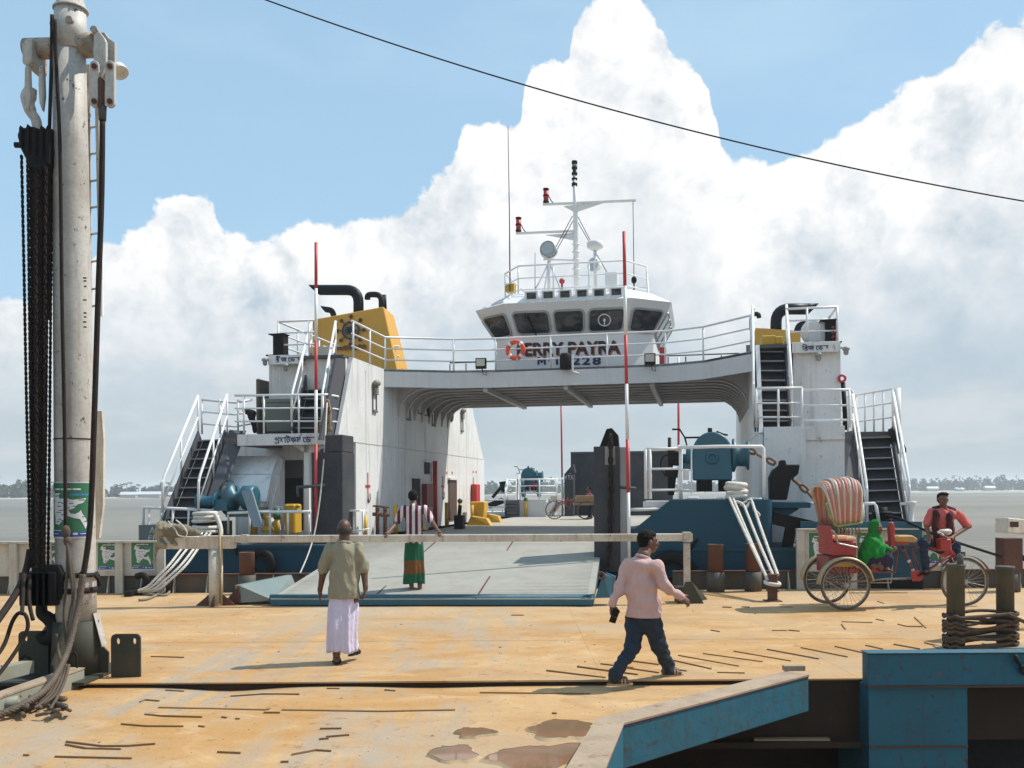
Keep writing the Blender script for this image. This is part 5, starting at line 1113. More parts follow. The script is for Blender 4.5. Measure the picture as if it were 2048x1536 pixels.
mb = L(); mb.prism([FW(1783, 853, 2.6), FW(1796, 862, 2.6), FW(1815, 900, 2.6), FW(1812, 908, 2.6), FW(1802, 906, 2.6), FW(1788, 885, 2.6)], V(0, 0.5, 0)); mb.build('tyre_fender', BLACK, ferry, bev=0.04)
mb = L(); mb.tube([FW(1686, 765, 2.2), FW(1690, 830, 2.2), FW(1690, 860, 2.2)], 0.05, 8); mb.build('hose', BLACK, ferry); mb = L(); mb.torus(FW(1684, 757, 2.15), 0.07, 0.03, (0, 1, 0), 14, 6); mb.build('red_reel', RED, ferry)
# ---------------- left foredeck
mb = L(); mb.prism([FW(466, 912, 0.75), FW(556, 912, 0.75), FW(543, 948, 0.2), FW(455, 948, 0.2)], V(0, 0.08, -0.02)); mb.prism([FW(455, 949, 0.2), FW(543, 949, 0.2), FW(532, 1003, -0.45), FW(440, 1003, -0.45)], V(0, 0.08, -0.02)); mb.build('sloped_cover', CASE, ferry)
mb = L(); mb.prism([FW(556, 912, 0.78), FW(566, 918, 0.80), FW(566, 1060, 0.4), FW(534, 1060, -0.4), FW(543, 950, 0.2)], V(0, 0.1, 0)); mb.build('cover_cheek', CASE, ferry)
mb = L(); mb.mm(FW(548, 1015, 0.42), FW(562, 950, 0.5)); mb.build('switch_cabinet', FAS, ferry, bev=0.01)
mb = L(); a, b = FW(566, 1062, 1.4), FW(640, 890, 1.4); mb.mm((a.x, 1.4, ZD), (b.x, 1.46, b.z)); bh = mb.build('front_bulkhead', CASE, ferry)
mb = L(); mb.mm(FW(570, 1060, 1.38), FW(606, 920, 1.39)); dr = mb.build('doorway', DARK, bh); mb = L(); mb.mm(FW(570, 956, 1.36), FW(606, 921, 1.372)); mb.build('door_upper', GREY, bh)
mb = L(); mb.mm(FW(609, 1064, 0.6), FW(621, 890, 0.7)); mb.build('pillar', WHITE, ferry); mb = L(); mb.prism([FW(585, 890, 0.6), FW(660, 890, 0.6), FW(622, 905, 0.6), FW(609, 905, 0.6)], V(0, 0.08, 0)); mb.build('pillar_bracket', WHITE, ferry)
mb = L(); mb.mm(FW(568, 1068, 0.0), FW(604, 1008, 0.4)); mb.cyl(FW(571, 1012, 0.1), FW(600, 1012, 0.1), 0.05); mb.build('yellow_cabinet', SAFEY, ferry, bev=0.03)
mb = L(); mb.tube([FW(508, 1068, -0.3)]+[FW(522+14*math.cos(a), 1045-10*math.sin(a)-4, -0.3) for a in (math.pi*(1-k/8) for k in range(9))]+[FW(536, 1056, -0.3)], 0.075, 12); h = mb.build('gooseneck_vent', SAFEY, ferry); mb = L(); mb.lathe(FW(535, 1064, -0.3), [(0.14, 0), (0.14, 0.07), (0.08, 0.14)], 12); mb.build('vent_mouth', SAFEY, h)
mb = L(); mb.cyl(FW(554, 1068, -0.3), FW(554, 1036, -0.3), 0.06); h = mb.build('yellow_bollard', SAFEY, ferry); mb = L(); mb.lathe(FW(554, 1034, -0.3), [(0.07, -0.05), (0.09, 0.0), (0.09, 0.08), (0.05, 0.1), (0.07, 0.2)], 12); mb.build('green_cap', GREENC, h)
wl = FW(497, 995, -0.72); mb = L(); mb.lathe(wl+V(-0.42, 0, 0.0), [(0.28, 0), (0.30, 0.02), (0.30, 0.1), (0.13, 0.12), (0.13, 0.30), (0.26, 0.32), (0.26, 0.58), (0.2, 0.60)], 18, (1, 0, 0)); mb.mm(wl+V(-0.45, -0.18, -0.42), wl+V(0.25, 0.2, -0.28)); mb.build('windlass', TEAL, ferry)
mb = L(); mb.prism([wl+V(-0.02, -0.3, 0.15), wl+V(0.22, -0.3, 0.15), wl+V(0.62, -0.6, -0.62), wl+V(0.40, -0.6, -0.62)], V(0, 0.06, 0)); mb.build('chain_chute', paint('chute_blue', (0.17, 0.24, 0.29), 0.5, 0.3), ferry)
mb = L(); c = FW(425, 1003, -0.85); mb.lathe(c+V(-0.32, 0, 0), [(0.2, 0), (0.2, 0.03), (0.12, 0.05), (0.12, 0.38), (0.2, 0.42), (0.2, 0.45)], 16, (1, 0, 0)); mb.mm(c+V(0.1, -0.15, -0.2), c+V(0.42, 0.2, 0.05)); mb.build('winch_spool', TEAL, ferry)
mb = L(); c = FW(449, 985, -0.75); mb.torus(c, 0.19, 0.02, (0.5, 1, 0), 18, 6); mb.torus(c+V(0.05, 0.1, 0.05), 0.22, 0.015, (0.2, 1, 0), 18, 6); mb.lathe(c+V(0, 0.1, -0.2), [(0.3, 0), (0.3, 0.16)], 18, (1, 0, 0)); mb.build('hand_wheel', paint('dark_teal', (0.015, 0.07, 0.09), 0.5, 0.3), ferry)
def low_rail(pts, ybase):
    mb = L(); mb.tube([FW(x, y, -0.95) for x, y in pts], 0.034, 8); o = mb.build('bow_rail', WHITER, ferry)
    return o
o = low_rail([(286, 1068), (287, 1015), (345, 1017), (436, 1022)], 1070)
for x in (298, 322, 346, 378): mb = L(); mb.cyl(FW(x, 1018, -0.95), FW(x-2, 1078, -0.95), 0.026, n=8); mb.build('post', WHITER, o)
o = low_rail([(456, 1068), (457, 1026), (540, 1024), (622, 1023)], 1070)
for x in (499, 540, 576, 618): mb = L(); mb.cyl(FW(x, 1024, -0.95), FW(x, 1070, -0.95), 0.026, n=8); mb.build('post', WHITER, o)
mb = L(); mb.tube([FW(488, 1018, 0.2), FW(562, 1014, 0.2), FW(567, 1018, 0.2), FW(566, 1060, 0.2)], 0.03, 8); mb.build('inner_rail', WHITER, ferry)
mb = L(); a, b = FW(279, 1085, -1.05), FW(330, 1050, -1.05); mb.mm((a.x, -1.08, 0.45), (b.x, 2, b.z)); sg = mb.build('bow_corner', paint('teal_grey', (0.10, 0.15, 0.15), 0.5, 0.3), ferry)
letter('A', FW(299, 1066, -1.09), FW(311, 1066, -1.09), 0.13, plain('pale_lettering', (0.6, 0.6, 0.6)), ferry, nf, 0, 0.004); letter('FRP', FW(297, 1081, -1.09), FW(326, 1081, -1.09), 0.11, plain('pale_lettering', (0.6, 0.6, 0.6)), ferry, nf, 0, 0.004)
mb = L(); mb.mm(FW(512, 868, 1.2), FW(540, 763, 1.8)); mb.build('brown_cabinet', paint('cabinet_brown', (0.10, 0.075, 0.055), 0.6, 0.3), ferry, bev=0.02)
# white table-like bench by the doorway
mb = L(); mb.mm(FW(697, 1023, -0.2), FW(738, 1019, 0.4))
for x in (707, 726): mb.cyl(FW(x, 1022, 0), FW(x, 1066, 0), 0.025, n=6)
mb.tube([FW(696, 1064, -0.2), FW(738, 1058, -0.2)], 0.025, 6); mb.build('white_bench', WHITER, ferry)
# ------------------------------------------------------------------ chains and ropes
def chain_links(mb_or_none, pts, ln, wd_, r, mat=None, parent=None, name='link', n=10, m=5, local=False):
    """oval links along a polyline; as one mesh (mb given) or one object per link"""
    pts = [V(p) for p in pts]; seg = [(b-a).length for a, b in zip(pts, pts[1:])]; tot = sum(seg); k = max(1, int(tot/(ln*0.76)))
    for i in range(k):
        d = (i+0.5)/k*tot; j = 0
        while j < len(seg)-1 and d > seg[j]: d -= seg[j]; j += 1
        c = pts[j].lerp(pts[j+1], d/seg[j]); t = (pts[j+1]-pts[j]).normalized()
        a = t.cross(V(0.35, 1, 0.1)).normalized(); b = t.cross(a)
        s = a if i % 2 else b
        q = []
        for h in range(n):
            an = 2*math.pi*h/n; q.append(c+t*((ln/2-r)*math.copysign(abs(math.cos(an))**0.8, math.cos(an)))+s*((wd_/2-r)*math.copysign(abs(math.sin(an))**0.8, math.sin(an))))
        if mb_or_none is not None: mb_or_none.tube(q, r, m, False, True)
        else: x = MB(local=local); x.tube(q, r, m, False, True); x.build(name, mat, parent)
def sag(a, b, s, n=12):
    a, b = V(a), V(b); return [a.lerp(b, k/n)+V(0, 0, -s*4*(k/n)*(1-k/n)) for k in range(n+1)]
def smooth_path(pts, n=6):
    pts = [V(p) for p in pts]; out = []
    for i in range(len(pts)-1):
        p0 = pts[max(i-1, 0)]; p1 = pts[i]; p2 = pts[i+1]; p3 = pts[min(i+2, len(pts)-1)]
        for k in range(n):
            t = k/n; out.append(0.5*((2*p1)+(p2-p0)*t+(2*p0-5*p1+4*p2-p3)*t*t+(3*p1-p0-3*p2+p3)*t**3))
    return out+[pts[-1]]
def twisted(mb, path, R, n=5, r=None, pitch=0.16):
    p = []
    for a, b in zip(path, path[1:]): k = max(1, int((b-a).length/(pitch/7))); p += [a.lerp(b, i/k) for i in range(k)]
    p.append(path[-1]); d = 0.0; r = r or R*0.52; rows = [[] for _ in range(n)]
    for i, c in enumerate(p):
        if i: d += (c-p[i-1]).length
        t = (p[min(i+1, len(p)-1)]-p[max(i-1, 0)]).normalized(); a = t.cross(V(0, 1, 0.02)).normalized(); b = t.cross(a)
        for k in range(n): an = 2*math.pi*(k/n+d/pitch); rows[k].append(c+(a*math.cos(an)+b*math.sin(an))*(R-r))
    for q in rows: mb.tube(q, r, 5)
# chains that belong to the ferry
ch = L(); chain_links(ch, [FW(1221, 868, -1.27), FW(1222, 960, -1.27), FW(1220, 1090, -1.27), FW(1214, 1140, -1.4), FW(1203, 1172, -1.6), FW(1193, 1180, -1.9)], 0.19, 0.125, 0.027); hc = ch.build('ramp_chain', DARKM, ferry)
an = L(); an.cyl(FW(1472, 893, -0.3), FW(1474, 894, -0.3), 0.03); ac = an.build('anchor_chain', CHAINT, ferry)
chain_links(None, smooth_path([FW(1472, 892, 0.1), FW(1505, 903, -0.05), FW(1552, 928, -0.2)]), 0.25, 0.16, 0.031, CHAINT, ac, local=True)
chain_links(None, smooth_path([FW(1585, 957, -0.2), FW(1622, 990, -0.25), FW(1668, 1046, -0.3)]), 0.25, 0.16, 0.031, CHAINT, ac, local=True)
mb = L(); mb.tube(smooth_path([FW(654, 806, 0.2), FW(646, 940, -0.7), FW(628, 1070, -1.0), FW(596, 1155, -1.9), FW(580, 1172, -2.1)]), 0.016, 6); mb.build('hoist_rope', ROPEW, ferry)
mb = L(); mb.torus(FW(578, 1172, -2.1), 0.07, 0.025, (0, 1, 0.3), 12, 6); mb.ell(FW(586, 1170, -2.1), (0.05, 0.05, 0.06)); mb.build('rope_shackle', GREY, ferry)
ch = L(); chain_links(ch, [FW(468, 1080, -1.13), FW(474, 1110, -1.14)], 0.14, 0.09, 0.02); chain_links(ch, [FW(1395, 1078, -1.13), FW(1362, 1120, -1.13)], 0.16, 0.10, 0.024); ch.build('fender_chain', DARKM, ferry)
mb = L(); mb.torus(FW(522, 1128, -1.3), 0.25, 0.10, (0, 1, 0), 20, 10); tf = mb.build('tyre_fender', BLACK, ferry); 
mb = L(); mb.torus(FW(1345, 1150, -1.3), 0.36, 0.13, (0, 1, 0), 20, 10); mb.build('tyre_fender', BLACK, ferry)
# ------------------------------------------------------------------ pontoon edge: coaming, white panels, posts, mooring pipes
BY = 17.95
COAM = paint('coaming_dark', (0.045, 0.050, 0.046), 0.7, 0.4, rust=0.25, streak=0.4)
PANEL = paint('cream_panel', (0.52, 0.50, 0.44), 0.6, 0.35, streak=0.4, rust=0.06, scale=1.5)
def xat(px, D=BY): return (px-1024)/FOC*D
coam = thing('pontoon_coaming', 'low dark steel coaming with thin stiffeners along the far pontoon edge, left of the ramp', 'kerb', (xat(250), BY, 0), 0, 'coamings of the pontoon edge')
coam2 = thing('pontoon_coaming', 'low dark steel coaming along the far pontoon edge behind the rickshaw, right of the ramp', 'kerb', (xat(1700), BY, 0), 0, 'coamings of the pontoon edge')
for g, x0, x1 in ((coam, -13.5, xat(640)), (coam2, xat(1345), 13.5)):
    mb = MB(); mb.mm((x0, BY, -0.02), (x1, BY+0.05, 0.33)); mb.build('coaming_plate', COAM, g)
    mb = MB(); mb.mm((x0, BY-0.05, 0.332), (x1, BY+0.09, 0.352)); mb.build('top_flange', RUST, g)
    x = x0+0.3
    while x < x1: mb = MB(); mb.prism([(x, BY-0.001, 0.0), (x, BY-0.14, 0.0), (x, BY-0.03, 0.33), (x, BY-0.001, 0.33)], (0.015, 0, 0)); mb.build('stiffener', PANEL, g); x += 0.62
def bulwark(px0, px1, y_top, lab, posts):
    g = thing('bulwark', lab, 'bulwark', ((xat(px0)+xat(px1))/2, BY-0.12, 0), 0, 'cream bulwarks along the pontoon edge')
    zt = EYE-(y_top-HOR)*BY/FOC; zb = EYE-(1146-HOR)*BY/FOC; ps = sorted(posts)
    e = [xat(px0)]+[xat(p) for p in ps]+[xat(px1)]
    for a, b in zip(e, e[1:]):
        if b-a > 0.15: mb = MB(); mb.mm((a+0.06, BY-0.075, zb), (b-0.06, BY-0.05, zt-0.01)); mb.build('panel', PANEL, g)
    for p in ps: mb = MB(); mb.mm((xat(p)-0.075, BY-0.155, 0.0), (xat(p)+0.075, BY-0.08, zt+0.0)); mb.build('post', PANEL, g, bev=0.006)
    mb = MB(); mb.mm((e[0], BY-0.17, zt+0.001), (e[-1], BY-0.02, zt+0.035)); mb.build('cap_rail', PANEL, g)
    return g
bulwark(-80, 338, 1080, 'cream steel bulwark behind the crane mast with two map posters', [-60, 33, 100, 180, 243, 326])
bulwark(1590, 1893, 1064, 'cream steel bulwark behind the rickshaw with map posters', [1596, 1700, 1830, 1886])
def mpipe(px, ytop, yb, wpx, D, lab, square=False):
    x = xat(px, D); r = wpx/2*D/FOC; zt = EYE-(ytop-HOR)*D/FOC
    g = thing('mooring_pipe', lab, 'bollard', (x, D, 0), 0, 'stub bollards on the pontoon edge')
    mb = MB(); mb.cyl((x, D, 0), (x, D, 0.36), r*1.15, n=18); mb.build('foot', COAM, g)
    mb = MB()
    if square: mb.mm((x-r, D-r, 0.36), (x+r, D+r, zt))
    else: mb.lathe((x, D, 0.361), [(r, 0), (r, zt-0.39), (r*1.04, zt-0.37), (r*1.04, zt-0.361), (r*0.9, zt-0.361), (r*0.9, zt-0.40)], 18)
    mb.build('pipe', RUST, g)
mpipe(493, 1101, 1170, 30, 17.6, 'rusty stub bollard behind the left barrier post, beside the ramp wing')
mpipe(1430, 1091, 1172, 31, 17.6, 'rusty stub bollard in front of the blue winch pedestal, nearer the barrier post')
mpipe(1505, 1090, 1172, 29, 17.6, 'rusty stub bollard behind the white rope strands')
mpipe(2017, 1082, 1165, 36, 17.3, 'square dark red bollard cap at the right edge of the picture', True)
# ------------------------------------------------------------------ posters
PG = paint('poster_green', (0.022, 0.155, 0.075), 0.45, 0.12, bump=0, scale=3); PB = plain('poster_blue', (0.03, 0.07, 0.30), 0.45); PW = plain('poster_white', (0.66, 0.66, 0.68), 0.5); PR = plain('poster_red', (0.5, 0.05, 0.04), 0.5); PT = plain('poster_teal', (0.05, 0.22, 0.38), 0.45); PK = plain('poster_ink', (0.06, 0.06, 0.12), 0.5)
MAP = [(.17, .80), (.22, .86), (.25, .80), (.40, .80), (.34, .76), (.38, .70), (.52, .71), (.62, .68), (.86, .71), (.80, .63), (.70, .60), (.64, .53), (.55, .50), (.58, .44), (.66, .43), (.72, .46), (.76, .50), (.78, .44), (.84, .36), (.88, .26), (.84, .16), (.80, .24), (.74, .34), (.64, .36), (.52, .40), (.48, .34), (.38, .27), (.36, .24), (.26, .26), (.26, .36), (.22, .48), (.20, .60), (.24, .68), (.14, .70)]
def poster(name, lab, f, loc, group, ns=1):
    """f(s, t, out) maps the sheet's unit square to a point"""
    g = thing(name, lab, 'poster', loc, 0, group)
    def patch(s0, s1, t0_, t1_, out, mb):
        n = max(ns, 1); bot = [f(s0+(s1-s0)*k/n, t0_, out) for k in range(n+1)]; top_ = [f(s0+(s1-s0)*k/n, t1_, out) for k in range(n+1)]
        mb._add(bot+top_, [(k, k+1, n+2+k, n+1+k) for k in range(n)])
    def poly(pts, out, mat, nm):
        mb = MB(); c = 24
        mb._add([f(s, t, out) for s, t in pts], [tuple(range(len(pts)))]); mb.build(nm, mat, g)
    mb = MB(); patch(0, 1, 0, 1, 0.003, mb); mb.build('sheet', PW, g)
    mb = MB(); patch(0.02, 0.98, 0.03, 0.98, 0.005, mb); mb.build('green_ground', PG, g)
    mb = MB(); patch(0.02, 0.98, 0.03, 0.115, 0.007, mb); mb.build('blue_band', PB, g)
    mb = MB(); patch(0.56, 0.93, 0.755, 0.79, 0.007, mb); mb.build('blue_tab', PT, g)
    mb = MB()
    for s0, s1 in ((.24, .38), (.40, .60), (.62, .76)): patch(s0, s1, .855, .885, 0.007, mb)
    for s0, s1, t_ in ((.06, .12, .06), (.15, .34, .075), (.52, .54, .07), (.62, .70, .06), (.74, .92, .075), (.10, .40, .135)): patch(s0, s1, t_, t_+(.012 if s1-s0 > .1 else .04), 0.009, mb)
    mb.build('lettering', PW, g)
    for r, m_, o_ in ((.055, PR, .007), (.030, PW, .009)):
        poly([(.5+r*math.cos(a), .935+r*0.62*math.sin(a)) for a in (2*math.pi*k/14 for k in range(14))], o_, m_, 'logo')
    if ns == 1: poly(MAP, 0.008, PW, 'map_outline')
    else:
        bm = bmesh.new(); vs = [bm.verts.new((s, t, 0)) for s, t in MAP]; fa_ = bm.faces.new(vs); bmesh.ops.triangulate(bm, faces=[fa_]); bmesh.ops.subdivide_edges(bm, edges=bm.edges[:], cuts=3, use_grid_fill=True); bmesh.ops.triangulate(bm, faces=bm.faces[:])
        mb = MB(); bm.verts.index_update(); mb._add([f(v.co.x, v.co.y, 0.008) for v in bm.verts], [tuple(v.index for v in fc_.verts) for fc_ in bm.faces]); bm.free(); mb.build('map_outline', PW, g)
    mb = MB(); q = random.Random(5)
    for s, t in ((.26, .75), (.33, .64), (.32, .57), (.30, .46), (.36, .50), (.42, .62), (.50, .66), (.56, .62), (.72, .68), (.48, .54), (.40, .42), (.46, .46), (.34, .34), (.40, .32), (.30, .30), (.62, .57), (.78, .38), (.82, .30)):
        patch(s, s+q.uniform(.04, .11), t-.007, t+.007, 0.0105, mb)
    mb.build('map_marks', PK, g)
def flat(px0, py0, px1, py1, D):
    a, b = WD(px0, py1, D), WD(px1, py0, D)
    return lambda s, t, o: V(a.x+(b.x-a.x)*s, D-o, a.z+(b.z-a.z)*t)
for i, (q, lab) in enumerate((((195, 1082, 241, 1141), 'green map poster on the bulwark nearest the crane mast'), ((262, 1081, 308, 1140), 'green map poster on the bulwark next to the cloth bundle'),
         ((84, 1083, 116, 1141), 'green map poster mostly hidden behind the hanging chains'), ((1617, 1064, 1664, 1131), 'green map poster left of the rickshaw hood'),
         ((1712, 1064, 1757, 1130), 'green map poster behind the woman in green'), ((1846, 1068, 1882, 1128), 'green map poster behind the legs of the rickshaw driver'))):
    poster('map_poster', lab, flat(*q, BY-0.077 if i != 2 else BY-0.077), WD((q[0]+q[2])/2, q[3], BY-0.077), 'green map posters on the bulwarks')
# ------------------------------------------------------------------ barrier across the ramp
BD = 15.85
def B(px, py, d=0): return WD(px, py, BD+d)
bar = thing('barrier', 'long cream steel swing barrier across the ramp on two posts', 'barrier', (B(432, 1206).x, BD, 0))
mb = MB(); a, b = B(452, 1087), B(1384, 1070); z0, z1 = B(900, 1083).z, B(900, 1069).z
zl = lambda px, y: B(px, y).z
mb.hull8([V(a.x, BD-0.06, zl(452, 1085)), V(a.x, BD+0.06, zl(452, 1085)), V(a.x, BD+0.06, zl(452, 1071)), V(a.x, BD-0.06, zl(452, 1071))], [V(b.x, BD-0.06, zl(1380, 1082)), V(b.x, BD+0.06, zl(1380, 1082)), V(b.x, BD+0.06, zl(1380, 1067)), V(b.x, BD-0.06, zl(1380, 1067))]); arm = mb.build('arm', OLDWHITE, bar, bev=0.008)
mb = MB(); a, b = B(318, 1098), B(470, 1071); mb.mm((a.x, BD-0.075, a.z), (b.x, BD+0.075, b.z)); mb.build('arm_root', OLDWHITE, bar, bev=0.01)
mb = MB(); a, b = B(484, 1086), B(496, 1069); mb.mm((a.x, BD-0.07, a.z), (b.x, BD+0.07, b.z)); mb.build('arm_sleeve', OLDWHITE, arm)
mb = MB(); a, b = B(1366, 1084), B(1381, 1064); mb.mm((a.x, BD-0.075, a.z), (b.x, BD+0.075, b.z)); mb.build('arm_tip', OLDWHITE, arm)
mb = MB(); p = B(432, 1206); mb.cyl((p.x, BD, 0), (p.x, BD, B(432, 1098).z), 0.115, n=18); mb.mm((p.x-0.12, BD-0.08, B(432, 1098).z+0.001), (p.x+0.12, BD+0.08, B(432, 1060).z-0.10)); po = mb.build('hinge_post', OLDWHITE, bar)
mb = MB(); mb.cyl((p.x+0.11, BD-0.13, 0.05), (p.x+0.11, BD-0.13, B(445, 1058).z), 0.018, n=8); mb.build('lock_rod', paint('brass_dull', (0.3, 0.22, 0.08), 0.5, 0.3), po)
for s in ((1, 0), (-1, 0), (0, -1), (0, 1)): mb = MB(); e = V(s[0], s[1], 0); c = V(p.x, BD, 0); mb.prism([c+e*0.10, c+e*0.34, c+e*0.10+V(0, 0, 0.20)], V(-s[1], s[0], 0)*0.014); mb.build('gusset', RUST, po)
mb = MB(); p2 = B(1374, 1205); mb.mm((p2.x-0.05, BD-0.05, 0.05), (p2.x+0.05, BD+0.05, B(1374, 1086).z)); rp2 = mb.build('rest_post', OLDWHITE, bar, bev=0.006)
mb = MB(); mb.prism([(p2.x-0.17, BD-0.10, 0), (p2.x+0.26, BD-0.10, 0), (p2.x+0.06, BD-0.10, 0.36), (p2.x-0.04, BD-0.10, 0.36)], (0, 0.02, 0)); mb.prism([(p2.x+0.05, BD-0.08, 0), (p2.x+0.45, BD+0.5, 0), (p2.x+0.05, BD+0.1, 0.40)], (0, 0.02, 0.0)); mb.mm((p2.x-0.16, BD-0.079, 0.001), (p2.x-0.01, BD+0.3, 0.26)); mb.build('foot_gusset', GRNGREY, rp2)
# ------------------------------------------------------------------ mooring ropes, cleats
coil = thing('rope_coil', 'stack of white mooring rope turns on the left bow bollard', 'rope', tuple(FROOT @ FW(412, 1062, -1.05)))
cb = FROOT @ FW(411, 1040, -1.3); rr0_ = 0.235
mb = MB(); mb.cyl(V(cb.x, cb.y, 0.82), V(cb.x, cb.y, WD(411, 1022, cb.y).z), 0.19, n=16); mb.build('bollard_core', BLACK, coil)
for y in (1027, 1034, 1041, 1054, 1062): mb = MB(); mb.torus(V(cb.x+rnd.uniform(-.02, .02), cb.y, WD(411, y, cb.y).z), rr0_, 0.042, (rnd.uniform(-.06, .06), rnd.uniform(-.05, .05), 1), 24, 8); mb.build('turn', ROPEW, coil)
mb = MB(); mb.tube(smooth_path([WD(430, 1028, cb.y-0.2), WD(440, 1050, cb.y-0.3), WD(441, 1072, cb.y-0.4), WD(428, 1082, cb.y-0.4), WD(395, 1073, cb.y-0.3)]), 0.045, 8); mb.build('turn', ROPEW, coil)
CL = WZ(272, 1192, 0)
ml = thing('mooring_rope', 'white mooring rope strands hanging under the barrier arm down to the steel cleat', 'rope', tuple(CL))
for k in range(4):
    q = smooth_path([WD((398, 405, 414, 422)[k], 1066, cb.y-0.3), WD((366, 377, 390, 398)[k], 1095, 18.4), WD((340, 350, 364, 374)[k], 1128, 17.7), WD((312, 322, 334, 344)[k], 1157, 17.5), WD((294, 300, 308, 314)[k], 1174+2*k, 17.45), WD(276, 1181+2*k, CL.y+0.02+0.05*k)]); mb = MB()
    twisted(mb, q, 0.027, 3, 0.0150, 0.15); mb.build('strand', ROPEW, ml)
mb = MB(); q = smooth_path([WZ(283, 1187, 0.03), WZ(330, 1190, 0.03), WZ(338, 1178, 0.03), WZ(300, 1196, 0.03), WZ(278, 1200, 0.03)]); mb.tube(q, 0.022, 8); mb.build('strand', paint('grey_rope', (0.22, 0.19, 0.15), 0.85, 0.4, scale=6), ml)
cle = thing('rope_cleat', 'small dark steel mooring cleat on the deck behind the crane', 'cleat', tuple(CL))
mb = MB(); mb.mm((CL.x-0.16, CL.y-0.16, 0), (CL.x-0.02, CL.y+0.35, 0.11)); mb.mm((CL.x-0.0, CL.y+0.1, 0.0), (CL.x+0.12, CL.y+0.3, 0.12)); mb.build('body', BLACK, cle, bev=0.015)
mb = MB(); mb.tube(smooth_path([V(CL.x+0.06, CL.y+0.25, 0.10), V(CL.x+0.10, CL.y+0.25, 0.28), V(CL.x+0.02, CL.y+0.25, 0.36), V(CL.x-0.10, CL.y+0.25, 0.33)]), [0.06]*18+[0.05], 10); mb.build('horn', BLACK, cle)
# right: coil on the pedestal and loop down to the deck bollard
c0 = FROOT @ FW(1472, 998, -0.75)
rc = thing('rope_coil', 'thick white rope coil lying on the blue winch pedestal', 'rope', tuple(c0))
for k, (y, rx, ox) in enumerate(((993, .235, 0), (985, .22, .02), (977, .22, -.02), (969, .21, .01))):
    mb = MB(); mb.torus(V(c0.x+ox, c0.y, WD(1472, y, c0.y).z), rx, 0.050, (rnd.uniform(-.15, .15), rnd.uniform(-.1, .1), 1), 24, 8, ry=0.17); mb.build('turn', ROPEW, rc)
DBY = WZ(1545, 1202, 0); db = thing('deck_bollard', 'short rusty deck bollard holding the white rope loops', 'bollard', tuple(DBY))
mb = MB(); mb.mm((DBY.x-0.07, DBY.y-0.07, 0), (DBY.x+0.07, DBY.y+0.07, 0.46)); mb.build('post', RUST, db, bev=0.01)
mb = MB(); mb.mm((DBY.x-0.085, DBY.y-0.085, 0.16), (DBY.x+0.085, DBY.y+0.085, 0.19)); mb.mm((DBY.x-0.13, DBY.y-0.13, 0), (DBY.x+0.13, DBY.y+0.13, 0.015)); mb.build('collar', RUST, db)
mr = thing('mooring_rope', 'white mooring rope looped from the blue winch pedestal to the short rusty deck bollard', 'rope', tuple(DBY))
eY = c0.y-0.35
for a, b in (((1458, 994), (1536, 1160)), ((1466, 996), (1540, 1168)), ((1487, 1008), (1547, 1152)), ((1503, 1000), (1556, 1150)), ((1497, 1000), (1480, 1010))):
    A, C = WD(*a, eY), WD(b[0], b[1], DBY.y-0.02 if b[1] > 1100 else eY-0.05); mb = MB(); twisted(mb, sag(A, C, 0.025 if b[1] > 1100 else 0), 0.030, 3, 0.0165, 0.16); mb.build('strand', ROPEW, mr)
mb = MB(); mb.tube(smooth_path([WD(1500, 1000, eY), WD(1492, 1015, eY-0.06), WD(1481, 1006, eY-0.05), WD(1470, 1003, eY)]), 0.03, 8); mb.tube(smooth_path([WD(1512, 1022, eY-0.2), WD(1519, 1030, eY-0.25), WD(1512, 1036, eY-0.25)]), 0.02, 8); mb.build('knot', ROPEW, mr)
mb = MB(); mb.torus(V(DBY.x, DBY.y, WD(1545, 1166, DBY.y).z), 0.115, 0.034, (0.1, -0.15, 1), 22, 8); mb.build('turn', ROPEW, mr)
# dark line from the ferry's cable drum to the square bollard
kl = thing('mooring_line', 'thin black mooring line running to the square bollard behind the rickshaw driver', 'rope', (xat(1900, 17.6), 17.6, 0.9))
mb = MB(); mb.tube(smooth_path([FROOT @ FW(1766, 1030, -0.5), FROOT @ FW(1806, 1040, -1.0), WD(1880, 1073, 17.4), WD(2003, 1113, 17.1)]), 0.026, 8); mb.build('line', BLACK, kl)
mb = MB(); mb.tube([WD(2034, 1112, 17.2), WD(2070, 1130, 17.2)], 0.03, 8); mb.ell(WD(2042, 1115, 17.2), (0.07, 0.05, 0.06)); mb.build('line_end', BLACK, kl)
gr_ = thing('green_rope', 'small heap of green rope on the deck at the right edge', 'rope', tuple(WZ(2045, 1172, 0)))
for k in range(3): c = WZ(2046, 1172, 0); mb = MB(); mb.torus(V(c.x+0.03*k, c.y+0.04*k, 0.03+0.025*k), 0.22-0.03*k, 0.022, (0.1*k-.1, 0.1, 1), 20, 6); mb.build('turn', GREENC if k else paint('rope_green', (0.03, 0.26, 0.16), 0.8, 0.3), gr_)
# ------------------------------------------------------------------ overhead wire
ow = MB(); A, M_, C = WD(300, -88, 14), WD(1270, 232, 13.6), WD(2300, 442, 13.2)
q = []
for t in range(41):
    t /= 40; q.append(A*(1-t)*(1-2*t)+M_*4*t*(1-t)+C*t*(2*t-1))
ow.tube(q, 0.0105, 6); tag(recenter(ow.build('overhead_wire', BLACK)), 'thin black wire sagging across the sky above the ferry', 'wire')
